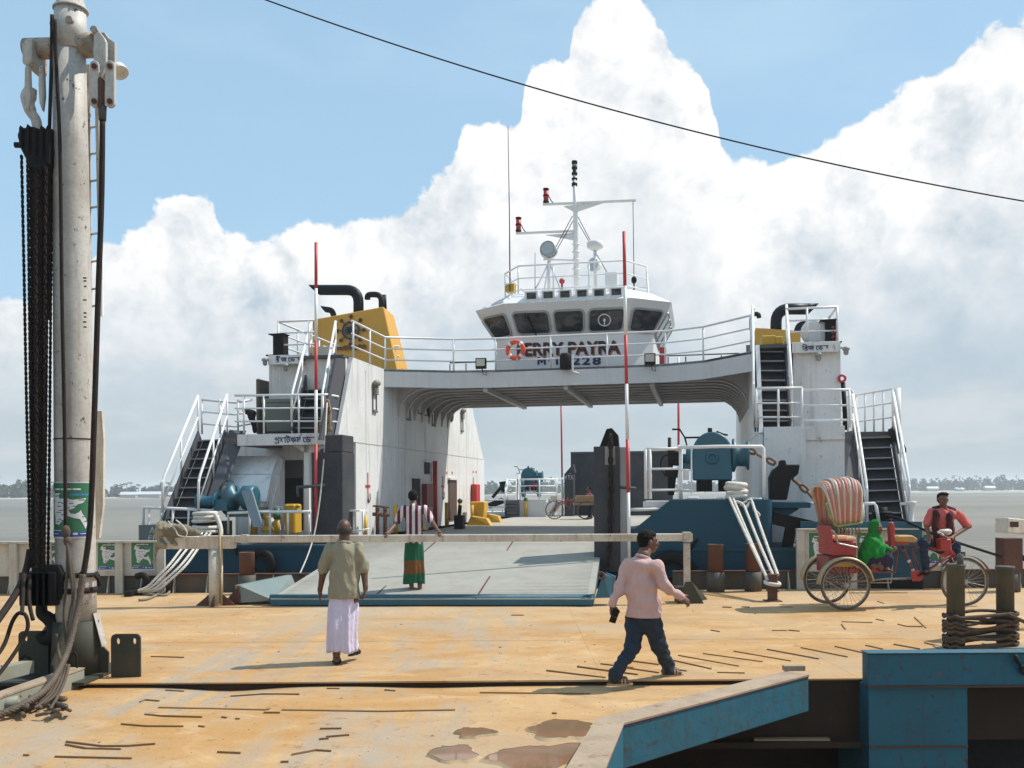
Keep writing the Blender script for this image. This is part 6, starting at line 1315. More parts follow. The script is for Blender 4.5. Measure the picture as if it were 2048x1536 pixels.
# ------------------------------------------------------------------ gangway side beams
def beam(path, wd_, zt, zb, name, mat, topmat, lab):
    pts = [V(p[0], p[1], 0) for p in path]; off = []
    for i, p in enumerate(pts):
        d = ((pts[min(i+1, len(pts)-1)]-pts[max(i-1, 0)])).normalized(); off.append(V(d.y, -d.x, 0)*wd_)
    mb = MB()
    for i in range(len(pts)-1):
        a, b = pts[i], pts[i+1]; A2, B2 = a+off[i], b+off[i+1]
        mb._add([Z(a, zb), Z(A2, zb), Z(A2, zt), Z(a, zt), Z(b, zb), Z(B2, zb), Z(B2, zt), Z(b, zt)], [(0, 1, 5, 4), (1, 2, 6, 5), (2, 3, 7, 6), (3, 0, 4, 7)])
    mb._add([Z(pts[-1], zb), Z(pts[-1]+off[-1], zb), Z(pts[-1]+off[-1], zt), Z(pts[-1], zt)], [(0, 1, 2, 3)])
    o = mb.build(name, mat, gang, label=lab, bev=0.010)
    tp = MB()
    for i in range(len(pts)-1):
        a, b = pts[i], pts[i+1]; A2, B2 = a+off[i]*1.04, b+off[i+1]*1.04; n = 6
        for k in range(n):
            t0_, t1_ = k/n, (k+1)/n
            tp.hull8([Z(a.lerp(b, t0_), zt+0.001), Z(A2.lerp(B2, t0_), zt+0.001), Z(A2.lerp(B2, t0_), zt+0.018), Z(a.lerp(b, t0_), zt+0.018)], [Z(a.lerp(b, t1_), zt+0.001), Z(A2.lerp(B2, t1_), zt+0.001), Z(A2.lerp(B2, t1_), zt+0.018), Z(a.lerp(b, t1_), zt+0.018)])
    tp.build('top_plate', topmat, o)
    if mat is BEAMB: rl = MB(); rl.tube([Z(p+o_, zt+0.004) for p, o_ in zip(pts, off)], 0.011, 6); rl.build('primer_edge', paint('red_primer', (0.26, 0.07, 0.055), 0.7, 0.4, scale=3), o)
    return o
TOPD = paint('dusty_top', (0.37, 0.285, 0.20), 0.85, 0.7, dirtc=(0.22, 0.15, 0.095), rust=0.42, scale=2.5, bump=0.4, rustc=(0.20, 0.09, 0.05))
kA = WZ(1192, 1437, 0.15); fA = WZ(1572, 1342, 0.15); nA = WZ(1132, 1536, 0.15)
rb_ = beam([nA+(nA-kA)*6, nA, kA, fA], 0.235, 0.132, -0.20, 'side_beam', BEAMB, TOPD, 'blue side beam with a dusty top, bent outwards')
mb = MB(); mb.mm((fA.x-0.02, fA.y-0.02, 0.152), (fA.x+0.18, fA.y+0.06, 0.20)); mb.build('end_lug', TOPD, rb_)
e = fA+V(0.10, -0.23, 0); 
L0 = WZ(158, 1352, 0.12); L1 = WZ(-60, 1420, 0.12)
PALEG = paint('pale_green_beam', (0.27, 0.28, 0.23), 0.7, 0.45, rust=0.2, streak=0.3, scale=2, dirtc=(0.2, 0.15, 0.09))
a = WZ(150, 1334, 0.14); mb_l = WZ(-40, 1395, 0.14)
beam([V(-6.2, 4.0, 0), V(mb_l.x, mb_l.y, 0), V(a.x-0.05, a.y, 0)], 0.15, 0.12, -0.22, 'side_beam', PALEG, TOPD, 'pale green side beam with a rusty top beside the crane')
q0, q1 = WZ(-20, 1352, 0.2), WZ(58, 1333, 0.2); mb = MB(); mb.bar(q0, q1, 0.12, 0.12); pb = mb.build('spare_beam', PALEG); tag(recenter(pb), 'short pale green and white steel beam lying left of the crane foot', 'beam')
mb = MB(); q0, q1 = WZ(-12, 1412, 0.04), WZ(38, 1402, 0.07); mb.cyl(q0, q1, 0.045, 0.05, 12); pb = mb.build('pipe_stub', PALEG); tag(recenter(pb), 'short pale pipe stub among the wire ropes at the left edge', 'pipe')
# ------------------------------------------------------------------ right mooring platform with the double bollard
ZQ, PQ = 0.305, 9.2
plt = thing('mooring_platform', 'blue painted steel mooring platform at the right edge, nearest the camera', 'platform', (5.0, PQ+0.3, -0.6))
x0 = xat(1733, PQ); mb = MB(); mb.mm((x0, PQ, ZQ-0.33), (7.5, PQ+0.06, ZQ-0.012)); mb.build('front_beam', BEAMB, plt, bev=0.008)
mb = MB(); mb.mm((x0-0.01, PQ-0.02, ZQ-0.012), (7.5, PQ+0.16, ZQ)); mb.build('top_plate', BEAMB, plt, bev=0.004)
mb = MB(); mb.mm((x0, PQ+0.061, -0.05), (x0+0.03, PQ+0.14, ZQ-0.013)); mb.build('side_plate', BEAMB, plt)
x1 = xat(1935, PQ); mb = MB(); mb.mm((x0+0.02, PQ+0.03, -2.0), (x1, PQ+0.10, ZQ-0.332)); mb.mm((x1-0.05, PQ+0.101, -2.0), (x1, PQ+0.9, ZQ-0.332)); mb.mm((x0+0.02, PQ+0.101, -2), (x0+0.06, PQ+0.9, ZQ-0.332)); mb.build('leg_box', BEAMB, plt)
mb = MB(); mb.bar((x0+0.02, PQ+0.025, -0.62), (x1, PQ+0.025, -0.62), 0.012, 0.02); mb.bar((x0, PQ-0.003, ZQ-0.335), (7.5, PQ-0.003, ZQ-0.335), 0.02, 0.016); mb.build('weld_line', RUST, plt)
mb = MB(); mb.mm((x1+0.02, PQ+0.6, -2), (7.5, PQ+0.65, ZQ-0.34)); mb.build('opening_dark_sheet', BLACK, plt)  # black sheet added to stand in for the darkness of the opening
ch = MB(); chain_links(ch, sag(WD(2030, 1308, PQ-0.05), WD(2075, 1320, PQ-0.05), 0.14), 0.13, 0.085, 0.018); ch.build('hanging_chain', DARKM, plt)
# ledge with a plank, in the gap
mb = MB(); mb.mm((0.6, PED-0.10, -0.66), (xat(1733, PQ), PED+0.028, -0.60)); mb.build('rubbing_ledge', hullp, pont)
pk = MB(); A, C = WZ(1500, 1472, -0.585), WZ(1660, 1480, -0.585); pk.bar(V(A.x, PED-0.05, -0.58), V(C.x, PED-0.05, -0.583), 0.07, 0.022); tag(recenter(pk.build('wooden_plank', paint('old_wood', (0.30, 0.22, 0.13), 0.85, 0.4, scale=3))), 'split pale plank lying on the ledge in the gap beside the blue beam', 'plank')
BOLP = paint('bollard_green', (0.062, 0.068, 0.056), 0.7, 0.5, streak=0.5, rust=0.2, scale=2.5, dirtc=(0.13, 0.11, 0.08), spec=0.25)
dbl = thing('double_bollard', 'pair of worn grey green bollard pipes wound with brown rope behind the blue platform', 'bollard', (xat(1960, 11.2), 11.2, 0))
BP = []
for px, yt, D in ((1910, 1133, 11.15), (2009, 1138, 11.35)):
    x = xat(px, D); zt = EYE-(yt-HOR)*D/FOC; BP.append((x, D)); mb = MB(); mb.lathe((x, D, 0.012), [(0.100, 0), (0.100, zt-0.05), (0.109, zt-0.045), (0.109, zt-0.015), (0.09, zt-0.012)], 20); mb.build('pipe', BOLP, dbl)
    mb = MB(); mb.mm((x-0.19, D-0.19, 0.004), (x+0.19, D+0.19, 0.012)); mb.build('foot_plate', PALEG, dbl)
mb = MB(); mb.cyl((BP[0][0]+0.03, BP[0][1]-0.06, 0.95), (BP[0][0]+0.03, BP[0][1]-0.06, 1.12), 0.035, n=10); mb.build('pipe_stub', BOLP, dbl)
BRR = paint('brown_rope', (0.050, 0.032, 0.022), 0.9, 0.5, scale=8, bump=0.6)
wr = thing('wound_rope', 'brown mooring rope wound in figure eights round the double bollard', 'rope', (xat(1960, 11.2), 11.2, 0))
for k in range(7):
    z = 0.045+k*0.056+0.012*math.sin(k*2.3); mb = MB(); q = []
    (xa, ya), (xb, yb) = BP; R = 0.132
    cross = k % 2 == 1
    for t in range(25):
        a = math.pi/2+math.pi*t/24; q.append(V(xa+R*math.cos(a), ya+R*math.sin(a), z+0.012*math.sin(t)))
    for t in range(1, 8): s = t/8; q.append(V(xa+(xb-xa)*s, (ya-R)+((yb+R) if cross else (yb-R))*s-(ya-R)*s, z+0.02*math.sin(3*s+k)-0.02*math.sin(math.pi*s)))
    for t in range(25):
        a = (-math.pi/2+math.pi*t/24) if not cross else (math.pi/2-math.pi*t/24); q.append(V(xb+R*math.cos(a), yb+R*math.sin(a), z+0.012*math.sin(t+1)))
    for t in range(1, 8): s = t/8; y0_ = (yb+R) if not cross else (yb-R); q.append(V(xb+(xa-xb)*s, y0_+(ya+R-y0_)*s, z+0.01+0.02*math.sin(4*s+k)))
    mb.tube(q, 0.0205, 7, False, True); mb.build('turn', BRR, wr)
mb = MB(); mb.tube(smooth_path([V(BP[1][0]-0.05, BP[1][1]-0.15, 0.40), V(BP[1][0]+0.15, BP[1][1]-0.22, 0.30), V(BP[1][0]+0.5, BP[1][1]-0.34, 0.12)]), 0.022, 8); mb.build('tail', BRR, wr)
# end of the swing barrier at the right edge
rbz = WD(2003, 1050, 12.0); g = thing('barrier', 'rusty white barrier beam end reaching in at the right edge', 'barrier', (7.6, 12.6, 0))
mb = MB(); a, b = WD(2003, 1050, 12.0), WD(2140, 1062, 12.9); mb.bar(a, b, 0.17, 0.19); mb.build('arm', OLDWHITE, g, bev=0.01)
mb = MB(); mb.cyl((b.x, b.y, 0), (b.x, b.y, b.z+0.1), 0.11, n=14); mb.build('post', OLDWHITE, g)
mb = MB(); mb.box(a+V(0.12, -0.08, 0.01), (0.10, 0.02, 0.07)); mb.build('rust_patch', RUST, g)
# ------------------------------------------------------------------ derrick mast with chain hoist
CD = 9.9
STAIN = paint('stained_crane_white', (0.46, 0.41, 0.34), 0.6, 0.75, rust=0.34, streak=0.6, scale=2.4, chip=0.35, dirtc=(0.13, 0.085, 0.055))
def K(px, py, d=0.0): return WD(px, py, CD+d)
mastg = thing('crane_mast', 'tall weathered white derrick mast on a dark base at the left edge', 'crane', tuple(Z(K(152, 1345), 0)))
mc = lambda y: K(153-(1250-y)*0.0125, y)
sections = [(1262, .200), (1150, .196), (900, .194), (600, .186), (300, .172), (100, .160)]
mb = MB(); mb.tube([mc(y) for y, r in sections], [r for y, r in sections], 32); mast_p = mb.build('mast', CRANEW, mastg)
mb = MB(); mb.tube([mc(104)+V(0.015, 0, 0), mc(22)+V(0.015, 0, 0)], [0.165, 0.155], 24); hd = mb.build('mast_head', CRANEW, mastg)
mb = MB(); mb.lathe(mc(22)+V(0.02, 0, 0.001), [(0.175, 0), (0.175, 0.015), (0.155, 0.02), (0.085, 0.28), (0.085, 0.40)], 20); mb.build('mast_cap', CRANEW, mastg)
mb = MB(); mb.lathe(mc(880), [(0.199, 0), (0.199, 0.012)], 28); mb.lathe(mc(1185), [(0.205, 0), (0.205, 0.06)], 28); mb.build('mast_band', DARKM, mastg)
# head fittings
mb = MB(); mb.cyl(K(130, 96, -0.05), K(52, 98, -0.02), 0.105, n=16); la = mb.build('head_arm', STAIN, mastg, label='stained left arm of the mast head')
mb = MB(); mb.prism([K(44, 88, -0.2), K(52, 76, -0.2), K(63, 76, -0.2), K(63, 122, -0.2), K(53, 132, -0.2), K(44, 125, -0.2)], V(0, 0.34, 0)); mb.build('cheek_plate', CRANEW, la, bev=0.01)
mb = MB(); mb.cyl(K(145, 92, 0.0), K(192, 90, -0.02), 0.125, n=16); ra = mb.build('head_arm', STAIN, mastg)
for d, x in ((-0.22, 187), (-0.10, 196)):
    mb = MB(); q = [K(x, 72, d), K(x+6, 64, d), K(x+13, 64, d), K(x+22, 76, d), K(x+34 if d > -0.2 else x+25, 84, d), K(x+34 if d > -0.2 else x+25, 126, d), K(x+13, 158, d), K(x+5, 156, d), K(x, 120, d)]; mb.prism(q, V(0, 0.05, 0)); mb.build('cheek_plate', CRANEW, ra, bev=0.006)
for px in (188, 219):
    mb = MB(); q = [];
    for a in range(9): t = math.pi*a/8; q.append(K(px+9.5*math.cos(t), 130-9.5*math.sin(t), -0.26))
    for a in range(9): t = math.pi+math.pi*a/8; q.append(K(px+9.5*math.cos(t), 204-9.5*math.sin(t), -0.26))
    mb.prism(q, V(0, 0.05, 0)); lk = mb.build('link_plate', CRANEW, ra, bev=0.006)
    for y in (132, 202): mb = MB(); mb.cyl(K(px, y, -0.29), K(px, y, -0.2), 0.028, n=10); mb.build('pin', RUST, lk)
mb = MB(); mb.mm(K(194, 216, -0.28), K(212, 160, -0.18)); mb.build('clevis', RUST, ra, bev=0.02)
mb = MB(); mb.cyl(K(205, 212, -0.23), K(205, 241, -0.23), 0.042, 0.036, 12); mb.build('rope_socket', COAM, ra)
mb = MB(); q = K(237, 138, -0.1); d = V(0.35, -0.3, -0.7).normalized(); mb.lathe(q, [(0.03, -0.07), (0.07, -0.02), (0.09, 0.06), (0.085, 0.062), (0.06, 0.0)], 14, d); mb.build('work_lamp', WHITE, ra)
for px, py in ((135, 36), (185, 56)):
    c = K(px, py, -0.2); mb = MB(); mb.cyl(c+V(0, .02, 0), c+V(0, 0.22, 0), 0.036, n=14); mb.build('eye_boss', STAIN, hd)
mb = MB(); mb.prism([K(95, 50, -.15), K(99, 26, -.15), K(114, 22, -.15), K(126, 30, -.15), K(128, 60, -.15), K(116, 72, -.15)], V(0, 0.3, 0)); mb.build('eye_plate', CRANEW, hd, bev=0.03)
for px in (53, 81):
    mb = MB(); q = [K(px-4, 132, -0.2), K(px+5, 130, -0.2), K(px+7, 190, -0.2), K(px+3, 222, -0.2), K(px-3, 205, -0.2), K(px-5, 170, -0.2)]; mb.prism(q, V(0, 0.06, 0)); mb.build('hanger_link', CRANEW, la, bev=0.01)
mb = MB(); mb.tube(smooth_path([K(63, 176, -0.12), K(56, 200, -0.12), K(62, 224, -0.12), K(72, 240, -0.12), K(76, 266, -0.12)]), [0.055, 0.06, 0.065, 0.07, 0.075, 0.075, 0.07, 0.065, 0.06, 0.06, 0.06, 0.06, 0.055, 0.05, 0.05, 0.05, 0.05, 0.05, 0.05, 0.05, 0.05, 0.05, 0.05, 0.05, 0.05], 12); mb.build('top_hook', CRANEW, la)
# ladder
lad = MB(); lad.bar(K(177, 130, 0.12), K(181, 640, 0.12), 0.03, 0.03, up=(0, 1, 0)); lad.bar(K(194, 215, 0.12), K(203, 630, 0.12), 0.035, 0.02, up=(0, 1, 0)); ld = lad.build('ladder', CRANEW, mastg)
for y in (150, 202, 255, 308, 362, 415, 468, 523, 578, 612): mb = MB(); x = 177+(y-130)*0.008; mb.cyl(K(x, y+1, 0.12), K(194+(y-215)*0.02, y-2, 0.12), 0.012, n=8); mb.build('rung', CRANEW, ld)
mb = MB(); mb.mm(K(198, 632, 0.1), K(207, 560, 0.13)); mb.build('strap', WHITE, ld)
mb = MB(); mb.prism([K(187, 846, .2), K(194, 822, .2), K(203, 822, .2), K(207, 880, .2), K(206, 1010, .2), K(198, 1076, .2), K(188, 1080, .2)], V(0, 0.05, 0)); mb.build('side_plank', OLDWHITE, mastg)
for i_, yy in enumerate((556, 562, 573, 600, 626, 634, 644, 654)): mb = MB(); mb.bar(K(166+(i_ % 3), yy, -0.16), K(173, yy, -0.155), 0.006, 0.014); mb.build('draught_mark', BLACK, mast_p)
# base
mb = MB(); c = mc(1340); mb.mm((K(36, 1345).x, CD-0.55, 0), (K(216, 1345).x, CD+0.55, 0.03)); bp = mb.build('base_plate', GRNGREY, mastg)
mb = MB(); mb.tube([Z(mc(1262), 0.03), mc(1240)], [0.27, 0.235], 8); mb.build('pedestal', GRNGREY, mastg)
for s, ex in ((1, K(219, 1300).x), (-1, K(60, 1300).x)):
    mb = MB(); cx = mc(1300).x; q = [V(cx+s*0.2, CD-0.03, 0.03), V(ex, CD-0.03, 0.03), V(ex, CD-0.03, 0.24), V(ex-s*0.06, CD-0.03, 0.30), V(cx+s*0.2, CD-0.03, 0.62)]; mb.prism(q, V(0, 0.03, 0)); mb.build('gusset', GRNGREY, bp)
    mb = MB(); mb.hull8([V(cx+s*0.205, CD-0.07, 0.63), V(ex-s*0.05, CD-0.07, 0.30), V(ex-s*0.05, CD-0.07, 0.318), V(cx+s*0.205, CD-0.07, 0.65)], [V(cx+s*0.205, CD+0.06, 0.63), V(ex-s*0.05, CD+0.06, 0.30), V(ex-s*0.05, CD+0.06, 0.318), V(cx+s*0.205, CD+0.06, 0.65)]); mb.build('gusset_flange', CRANEW, bp)
for s in (-1, 1):
    mb = MB(); cy = CD+s*0.2; q = [V(mc(1300).x-0.015, cy, 0.03), V(mc(1300).x-0.015, cy+s*0.33, 0.03), V(mc(1300).x-0.015, cy+s*0.33, 0.2), V(mc(1300).x-0.015, cy, 0.58)]; mb.prism(q, V(0.03, 0, 0)); mb.build('gusset', GRNGREY, bp)
def lugplate(px0, px1, ytop, d):
    a, b = K(px0, 1345, d), K(px1, ytop, d); w_ = b.x-a.x; zt = b.z; r = 0.05; hl = [(a.x+0.24*w_, zt-0.075), (a.x+0.80*w_, zt-0.075)]
    bm = bmesh.new(); q = [(a.x, 0.0), (b.x, 0.0)]+[(b.x-r+r*math.cos(t), zt-r+r*math.sin(t)) for t in (math.pi/2*k/5 for k in range(6))]+[(a.x+r-r*math.sin(t), zt-r+r*math.cos(t)) for t in (math.pi/2*k/5 for k in range(6))]
    ed = []
    def loop(pts):
        vs = [bm.verts.new((x, CD+d, z)) for x, z in pts]; ed.extend(bm.edges.new((vs[k], vs[(k+1) % len(vs)])) for k in range(len(vs)))
    loop(q)
    for hx, hz in hl: loop([(hx+0.020*math.cos(t), hz+0.034*math.sin(t)) for t in (2*math.pi*k/12 for k in range(12))])
    r_ = bmesh.ops.triangle_fill(bm, use_beauty=True, edges=ed); bm.normal_update()
    ext = bmesh.ops.extrude_face_region(bm, geom=bm.faces[:]); bmesh.ops.translate(bm, verts=[v for v in ext['geom'] if isinstance(v, bmesh.types.BMVert)], vec=(0, 0.03, 0))
    bmesh.ops.recalc_face_normals(bm, faces=bm.faces[:]); bm.verts.index_update(); mb = MB(); mb._add([v.co.copy() for v in bm.verts], [tuple(v.index for v in f.verts) for f in bm.faces]); bm.free(); mb.build('lug_plate', GRNGREY, bp)
lugplate(222, 280, 1268, -0.12); lugplate(37, 96, 1262, -0.1)
mb = MB(); mb.tube(smooth_path([K(40, 1335, -0.45), K(42, 1318, -0.45), K(52, 1311, -0.45), K(62, 1322, -0.45), K(64, 1338, -0.45)]), 0.013, 8); mb.tube(smooth_path([K(146, 1310, -0.45), K(148, 1305, -0.45), K(153, 1312, -0.45), K(154, 1336, -0.45)]), 0.010, 8); mb.build('lifting_eye', DARKM, bp)
# hoist
hoist = thing('chain_hoist', 'black multi fall chain hoist hanging from the left arm of the mast', 'hoist', tuple(K(72, 245, -0.12)))
mb = MB(); mb.prism([K(33, 268, -.22), K(40, 256, -.22), K(62, 252, -.22), K(96, 262, -.22), K(102, 300, -.22), K(96, 338, -.22), K(60, 336, -.22), K(40, 296, -.22)], V(0, 0.26, 0)); ub = mb.build('upper_block', BLACK, hoist, bev=0.015)
for x in (40, 54, 68, 82, 94): mb = MB(); mb.prism([K(x-3, 292+(x-40)*.6, -.25), K(x+3, 296+(x-40)*.6, -.25), K(x+3, 256, -.25), K(x, 246+(x%3)*3, -.25), K(x-3, 255, -.25)], V(0, .30, 0)); mb.build('sheave_cheek', BLACK, ub, bev=0.008)
mb = MB(); mb.cyl(K(30, 290, -0.1), K(104, 291, -0.1), 0.03); mb.build('sheave_axle', BLACK, ub)
FALLS = ((43, 310, 62, 1135, -.10), (55, 318, 66, 1135, -.18), (63, 330, 68, 1140, -.10), (69, 332, 72, 1140, -.20), (75, 332, 76, 1140, -.12), (80, 332, 80, 1140, -.22), (87, 330, 84, 1140, -.12), (97, 336, 88, 1140, -.16), (104, 330, 96, 1130, -.10), (60, 330, 70, 1138, -.02), (72, 332, 74, 1138, -.28), (84, 332, 82, 1138, -.04), (92, 332, 86, 1138, -.24), (66, 332, 78, 1138, -.14))
for x0_, y0_, x1_, y1_, d in FALLS:
    mb = MB(); xm = (x0_+x1_)/2+(4 if x0_ < 60 else 0)
    chain_links(mb, smooth_path([K(x0_, y0_, d), K(x0_*0.72+x1_*0.28, 560, d), K(x0_*0.42+x1_*0.58, 850, d), K(x1_, y1_, d)], 8), 0.066, 0.044, 0.0108, n=8, m=4); mb.build('chain_fall', DARKM, hoist)
mb = MB(); mb.tube(smooth_path([K(71, 330, -.02), K(76, 600, -.02), K(78, 900, -.02), K(74, 1140, -.02)]), 0.024, 8); mb.tube(smooth_path([K(84, 330, -.0), K(87, 600, -.0), K(84, 900, -.0), K(80, 1140, -.0)]), 0.018, 8); mb.build('hoist_cable', DARKM, hoist)
mb = MB(); mb.prism([K(62, 1132, -.24), K(118, 1130, -.24), K(127, 1150, -.24), K(120, 1200, -.24), K(68, 1208, -.24), K(60, 1170, -.24)], V(0, 0.26, 0)); lb = mb.build('lower_block', BLACK, hoist, bev=0.015)
for x in (66, 78, 90, 102, 114): mb = MB(); mb.mm(K(x-3, 1212, -0.27), K(x+3, 1140, 0.05)); mb.build('sheave_cheek', BLACK, lb, bev=0.008)
mb = MB(); q = smooth_path([K(84, 1205, -.1), K(84, 1226, -.1), K(98, 1238, -.1), K(110, 1256, -.1), K(104, 1275, -.1), K(88, 1278, -.1), K(80, 1266, -.1)]); mb.tube(q, [0.05+0.02*math.sin(math.pi*k/len(q)) for k in range(len(q))], 12); mb.build('load_hook', BLACK, lb)
# cables and ropes on the mast
def cable(name, lab, paths, r, mat, cat='rope', n=8):
    g = thing(name, lab, cat, tuple(V(paths[0][-1]))); 
    for p in paths: mb = MB(); mb.tube(smooth_path(p), r, n); mb.build('strand', mat, g)
    return g
cable('stay_wire', 'thick dark wire stay dropping from the right link plates of the mast', [[K(205, 238, -.23), K(203, 400, -.24), K(196, 600, -.26), K(188, 850, -.30), K(180, 1050, -.34), K(165, 1160, -.4)]], 0.030, DARKM, 'cable')
WIRE = paint('steel_wire_rope', (0.085, 0.066, 0.052), 0.6, 0.5, scale=7, spec=0.3, dirtc=(0.17, 0.125, 0.085))
g = thing('wire_rope', 'twisted steel wire rope sweeping down the mast foot to the left', 'cable', tuple(K(132, 1310, -.75)))
mb = MB(); twisted(mb, smooth_path([K(166, 1150, -.42), K(155, 1220, -.5), K(132, 1310, -.75), K(95, 1375, -1.3), K(40, 1412, -1.7), K(-30, 1440, -1.9)], 22), 0.034, 5, 0.017); mb.build('strands', WIRE, g)
cable('head_rope', 'dark rope running down the front of the mast to a knot', [[K(110, 40, -.25), K(112, 120, -.25), K(120, 300, -.24), K(124, 600, -.25), K(129, 850, -.25), K(131, 1060, -.26)], [K(104, 30, -.2), K(103, 120, -.2), K(98, 330, -.15), K(100, 640, -.1)]], 0.019, DARKM)
cable('slack_rope', 'frayed brown rope loops hanging along the lower mast', [[K(131, 1060, -.27), K(135, 1090, -.3), K(134, 1150, -.32), K(128, 1230, -.34), K(134, 1290, -.4), K(140, 1230, -.36), K(146, 1190, -.34), K(138, 1120, -.33), K(134, 1085, -.3)], [K(136, 1100, -.3), K(150, 1180, -.33), K(141, 1260, -.5), K(126, 1335, -.7)], [K(124, 1330, -.6), K(116, 1300, -.5), K(112, 1268, -.5)]], 0.016, paint('frayed_rope', (0.075, 0.057, 0.040), 0.9, 0.5, scale=8, dirtc=(0.15, 0.11, 0.075)))
mb = MB(); mb.ell(K(132, 1064, -.28), (0.045, 0.04, 0.07)); mb.ell(K(135, 1082, -.28), (0.04, 0.04, 0.05)); tag(recenter(mb.build('rope_knot', paint('frayed_rope', (0.15, 0.115, 0.08)))), 'lumpy knot of cream rope tied on the mast below the poster', 'knot')
g = thing('lashing', 'black rope lashing wound round the mast above the hook block', 'rope', tuple(mc(1148)))
for k in range(4): mb = MB(); mb.torus(mc(1144+k*3.5), 0.205+0.005*k, 0.016, (0.10-0.06*k, 0.03*k, 1), 26, 6); mb.build('turn', BLACK, g)
mb = MB(); mb.tube(smooth_path([K(122, 1142, -.2), K(90, 1136, -.2), K(66, 1122, -.15), K(55, 1128, -.15)]), 0.022, 8); mb.tube(smooth_path([K(190, 1150, -.05), K(197, 1160, -.05), K(200, 1172, -.05)]), 0.02, 8); mb.tube([K(140, 1165, -.22), K(165, 1142, -.2)], 0.012, 6); mb.build('tail', BLACK, g)
mb = MB(); mb.tube(smooth_path([K(60, 1100, -.15), K(52, 1140, -.25), K(30, 1190, -.6), K(-20, 1262, -1.1)]), 0.034, 10); tag(recenter(mb.build('slanting_cable', DARKM)), 'thick dark cable slanting off to the left edge beside the hoist', 'cable')
cable('loop_sling', 'dark wire sling with a long eye loop left of the mast base', [[K(-20, 1330, -1.1), K(8, 1290, -.9), K(24, 1245, -.8), K(38, 1226, -.8), K(52, 1232, -.8), K(55, 1258, -.8), K(38, 1292, -.85), K(12, 1330, -1.0), K(-20, 1370, -1.2)], [K(48, 1150, -.4), K(46, 1190, -.6), K(44, 1228, -.8)], [K(60, 1150, -.35), K(58, 1200, -.6), K(66, 1240, -.7)]], 0.019, DARKM)
pts = []
pile = thing('rope_pile', 'tangle of old wire rope ends heaped on the gangway at the mast foot', 'rope', tuple(WZ(70, 1415, -0.03)))
q = random.Random(3)
for k in range(10):
    p = []; x, y = q.uniform(0, 130), q.uniform(1385, 1425)
    for j in range(5):
        p.append(WZ(x, y-q.uniform(0, 6), q.uniform(0.0, 0.10) if j % 2 else 0.0)); x += q.uniform(-46, 26); y += q.uniform(-9, 14); y = min(max(y, 1372), 1434); x = min(x, 140)
    mb = MB(); mb.tube(smooth_path(p), 0.015 if k % 3 else 0.022, 7); mb.build('strand', WIRE if k % 2 else paint('frayed_rope', (0.15, 0.115, 0.08)), pile)
for k in range(5): mb = MB(); mb.tube(smooth_path([K(138-k*4, 1330, -.7+0.04*k), K(130-k*6, 1360, -.95), WZ(116-k*8, 1392, 0.06), WZ(100-k*16, 1412+q.uniform(-5, 8), 0.01)]), 0.014, 7); mb.build('strand', paint('frayed_rope', (0.15, 0.115, 0.08)), pile)
# poster wrapped on the mast
m0 = mc(1020); th0, th1 = math.radians(-168), math.radians(-12)
pzb, pzt = K(152, 1075).z, K(152, 964).z
def onmast(s, t, o): a = th0+(th1-th0)*s; R = 0.197+o; return V(m0.x+R*math.cos(a), m0.y+R*math.sin(a), pzb+(pzt-pzb)*t)
poster('mast_poster', 'large green map poster wrapped round the white crane mast', onmast, tuple(onmast(0.5, 0, 0)), None, 24)
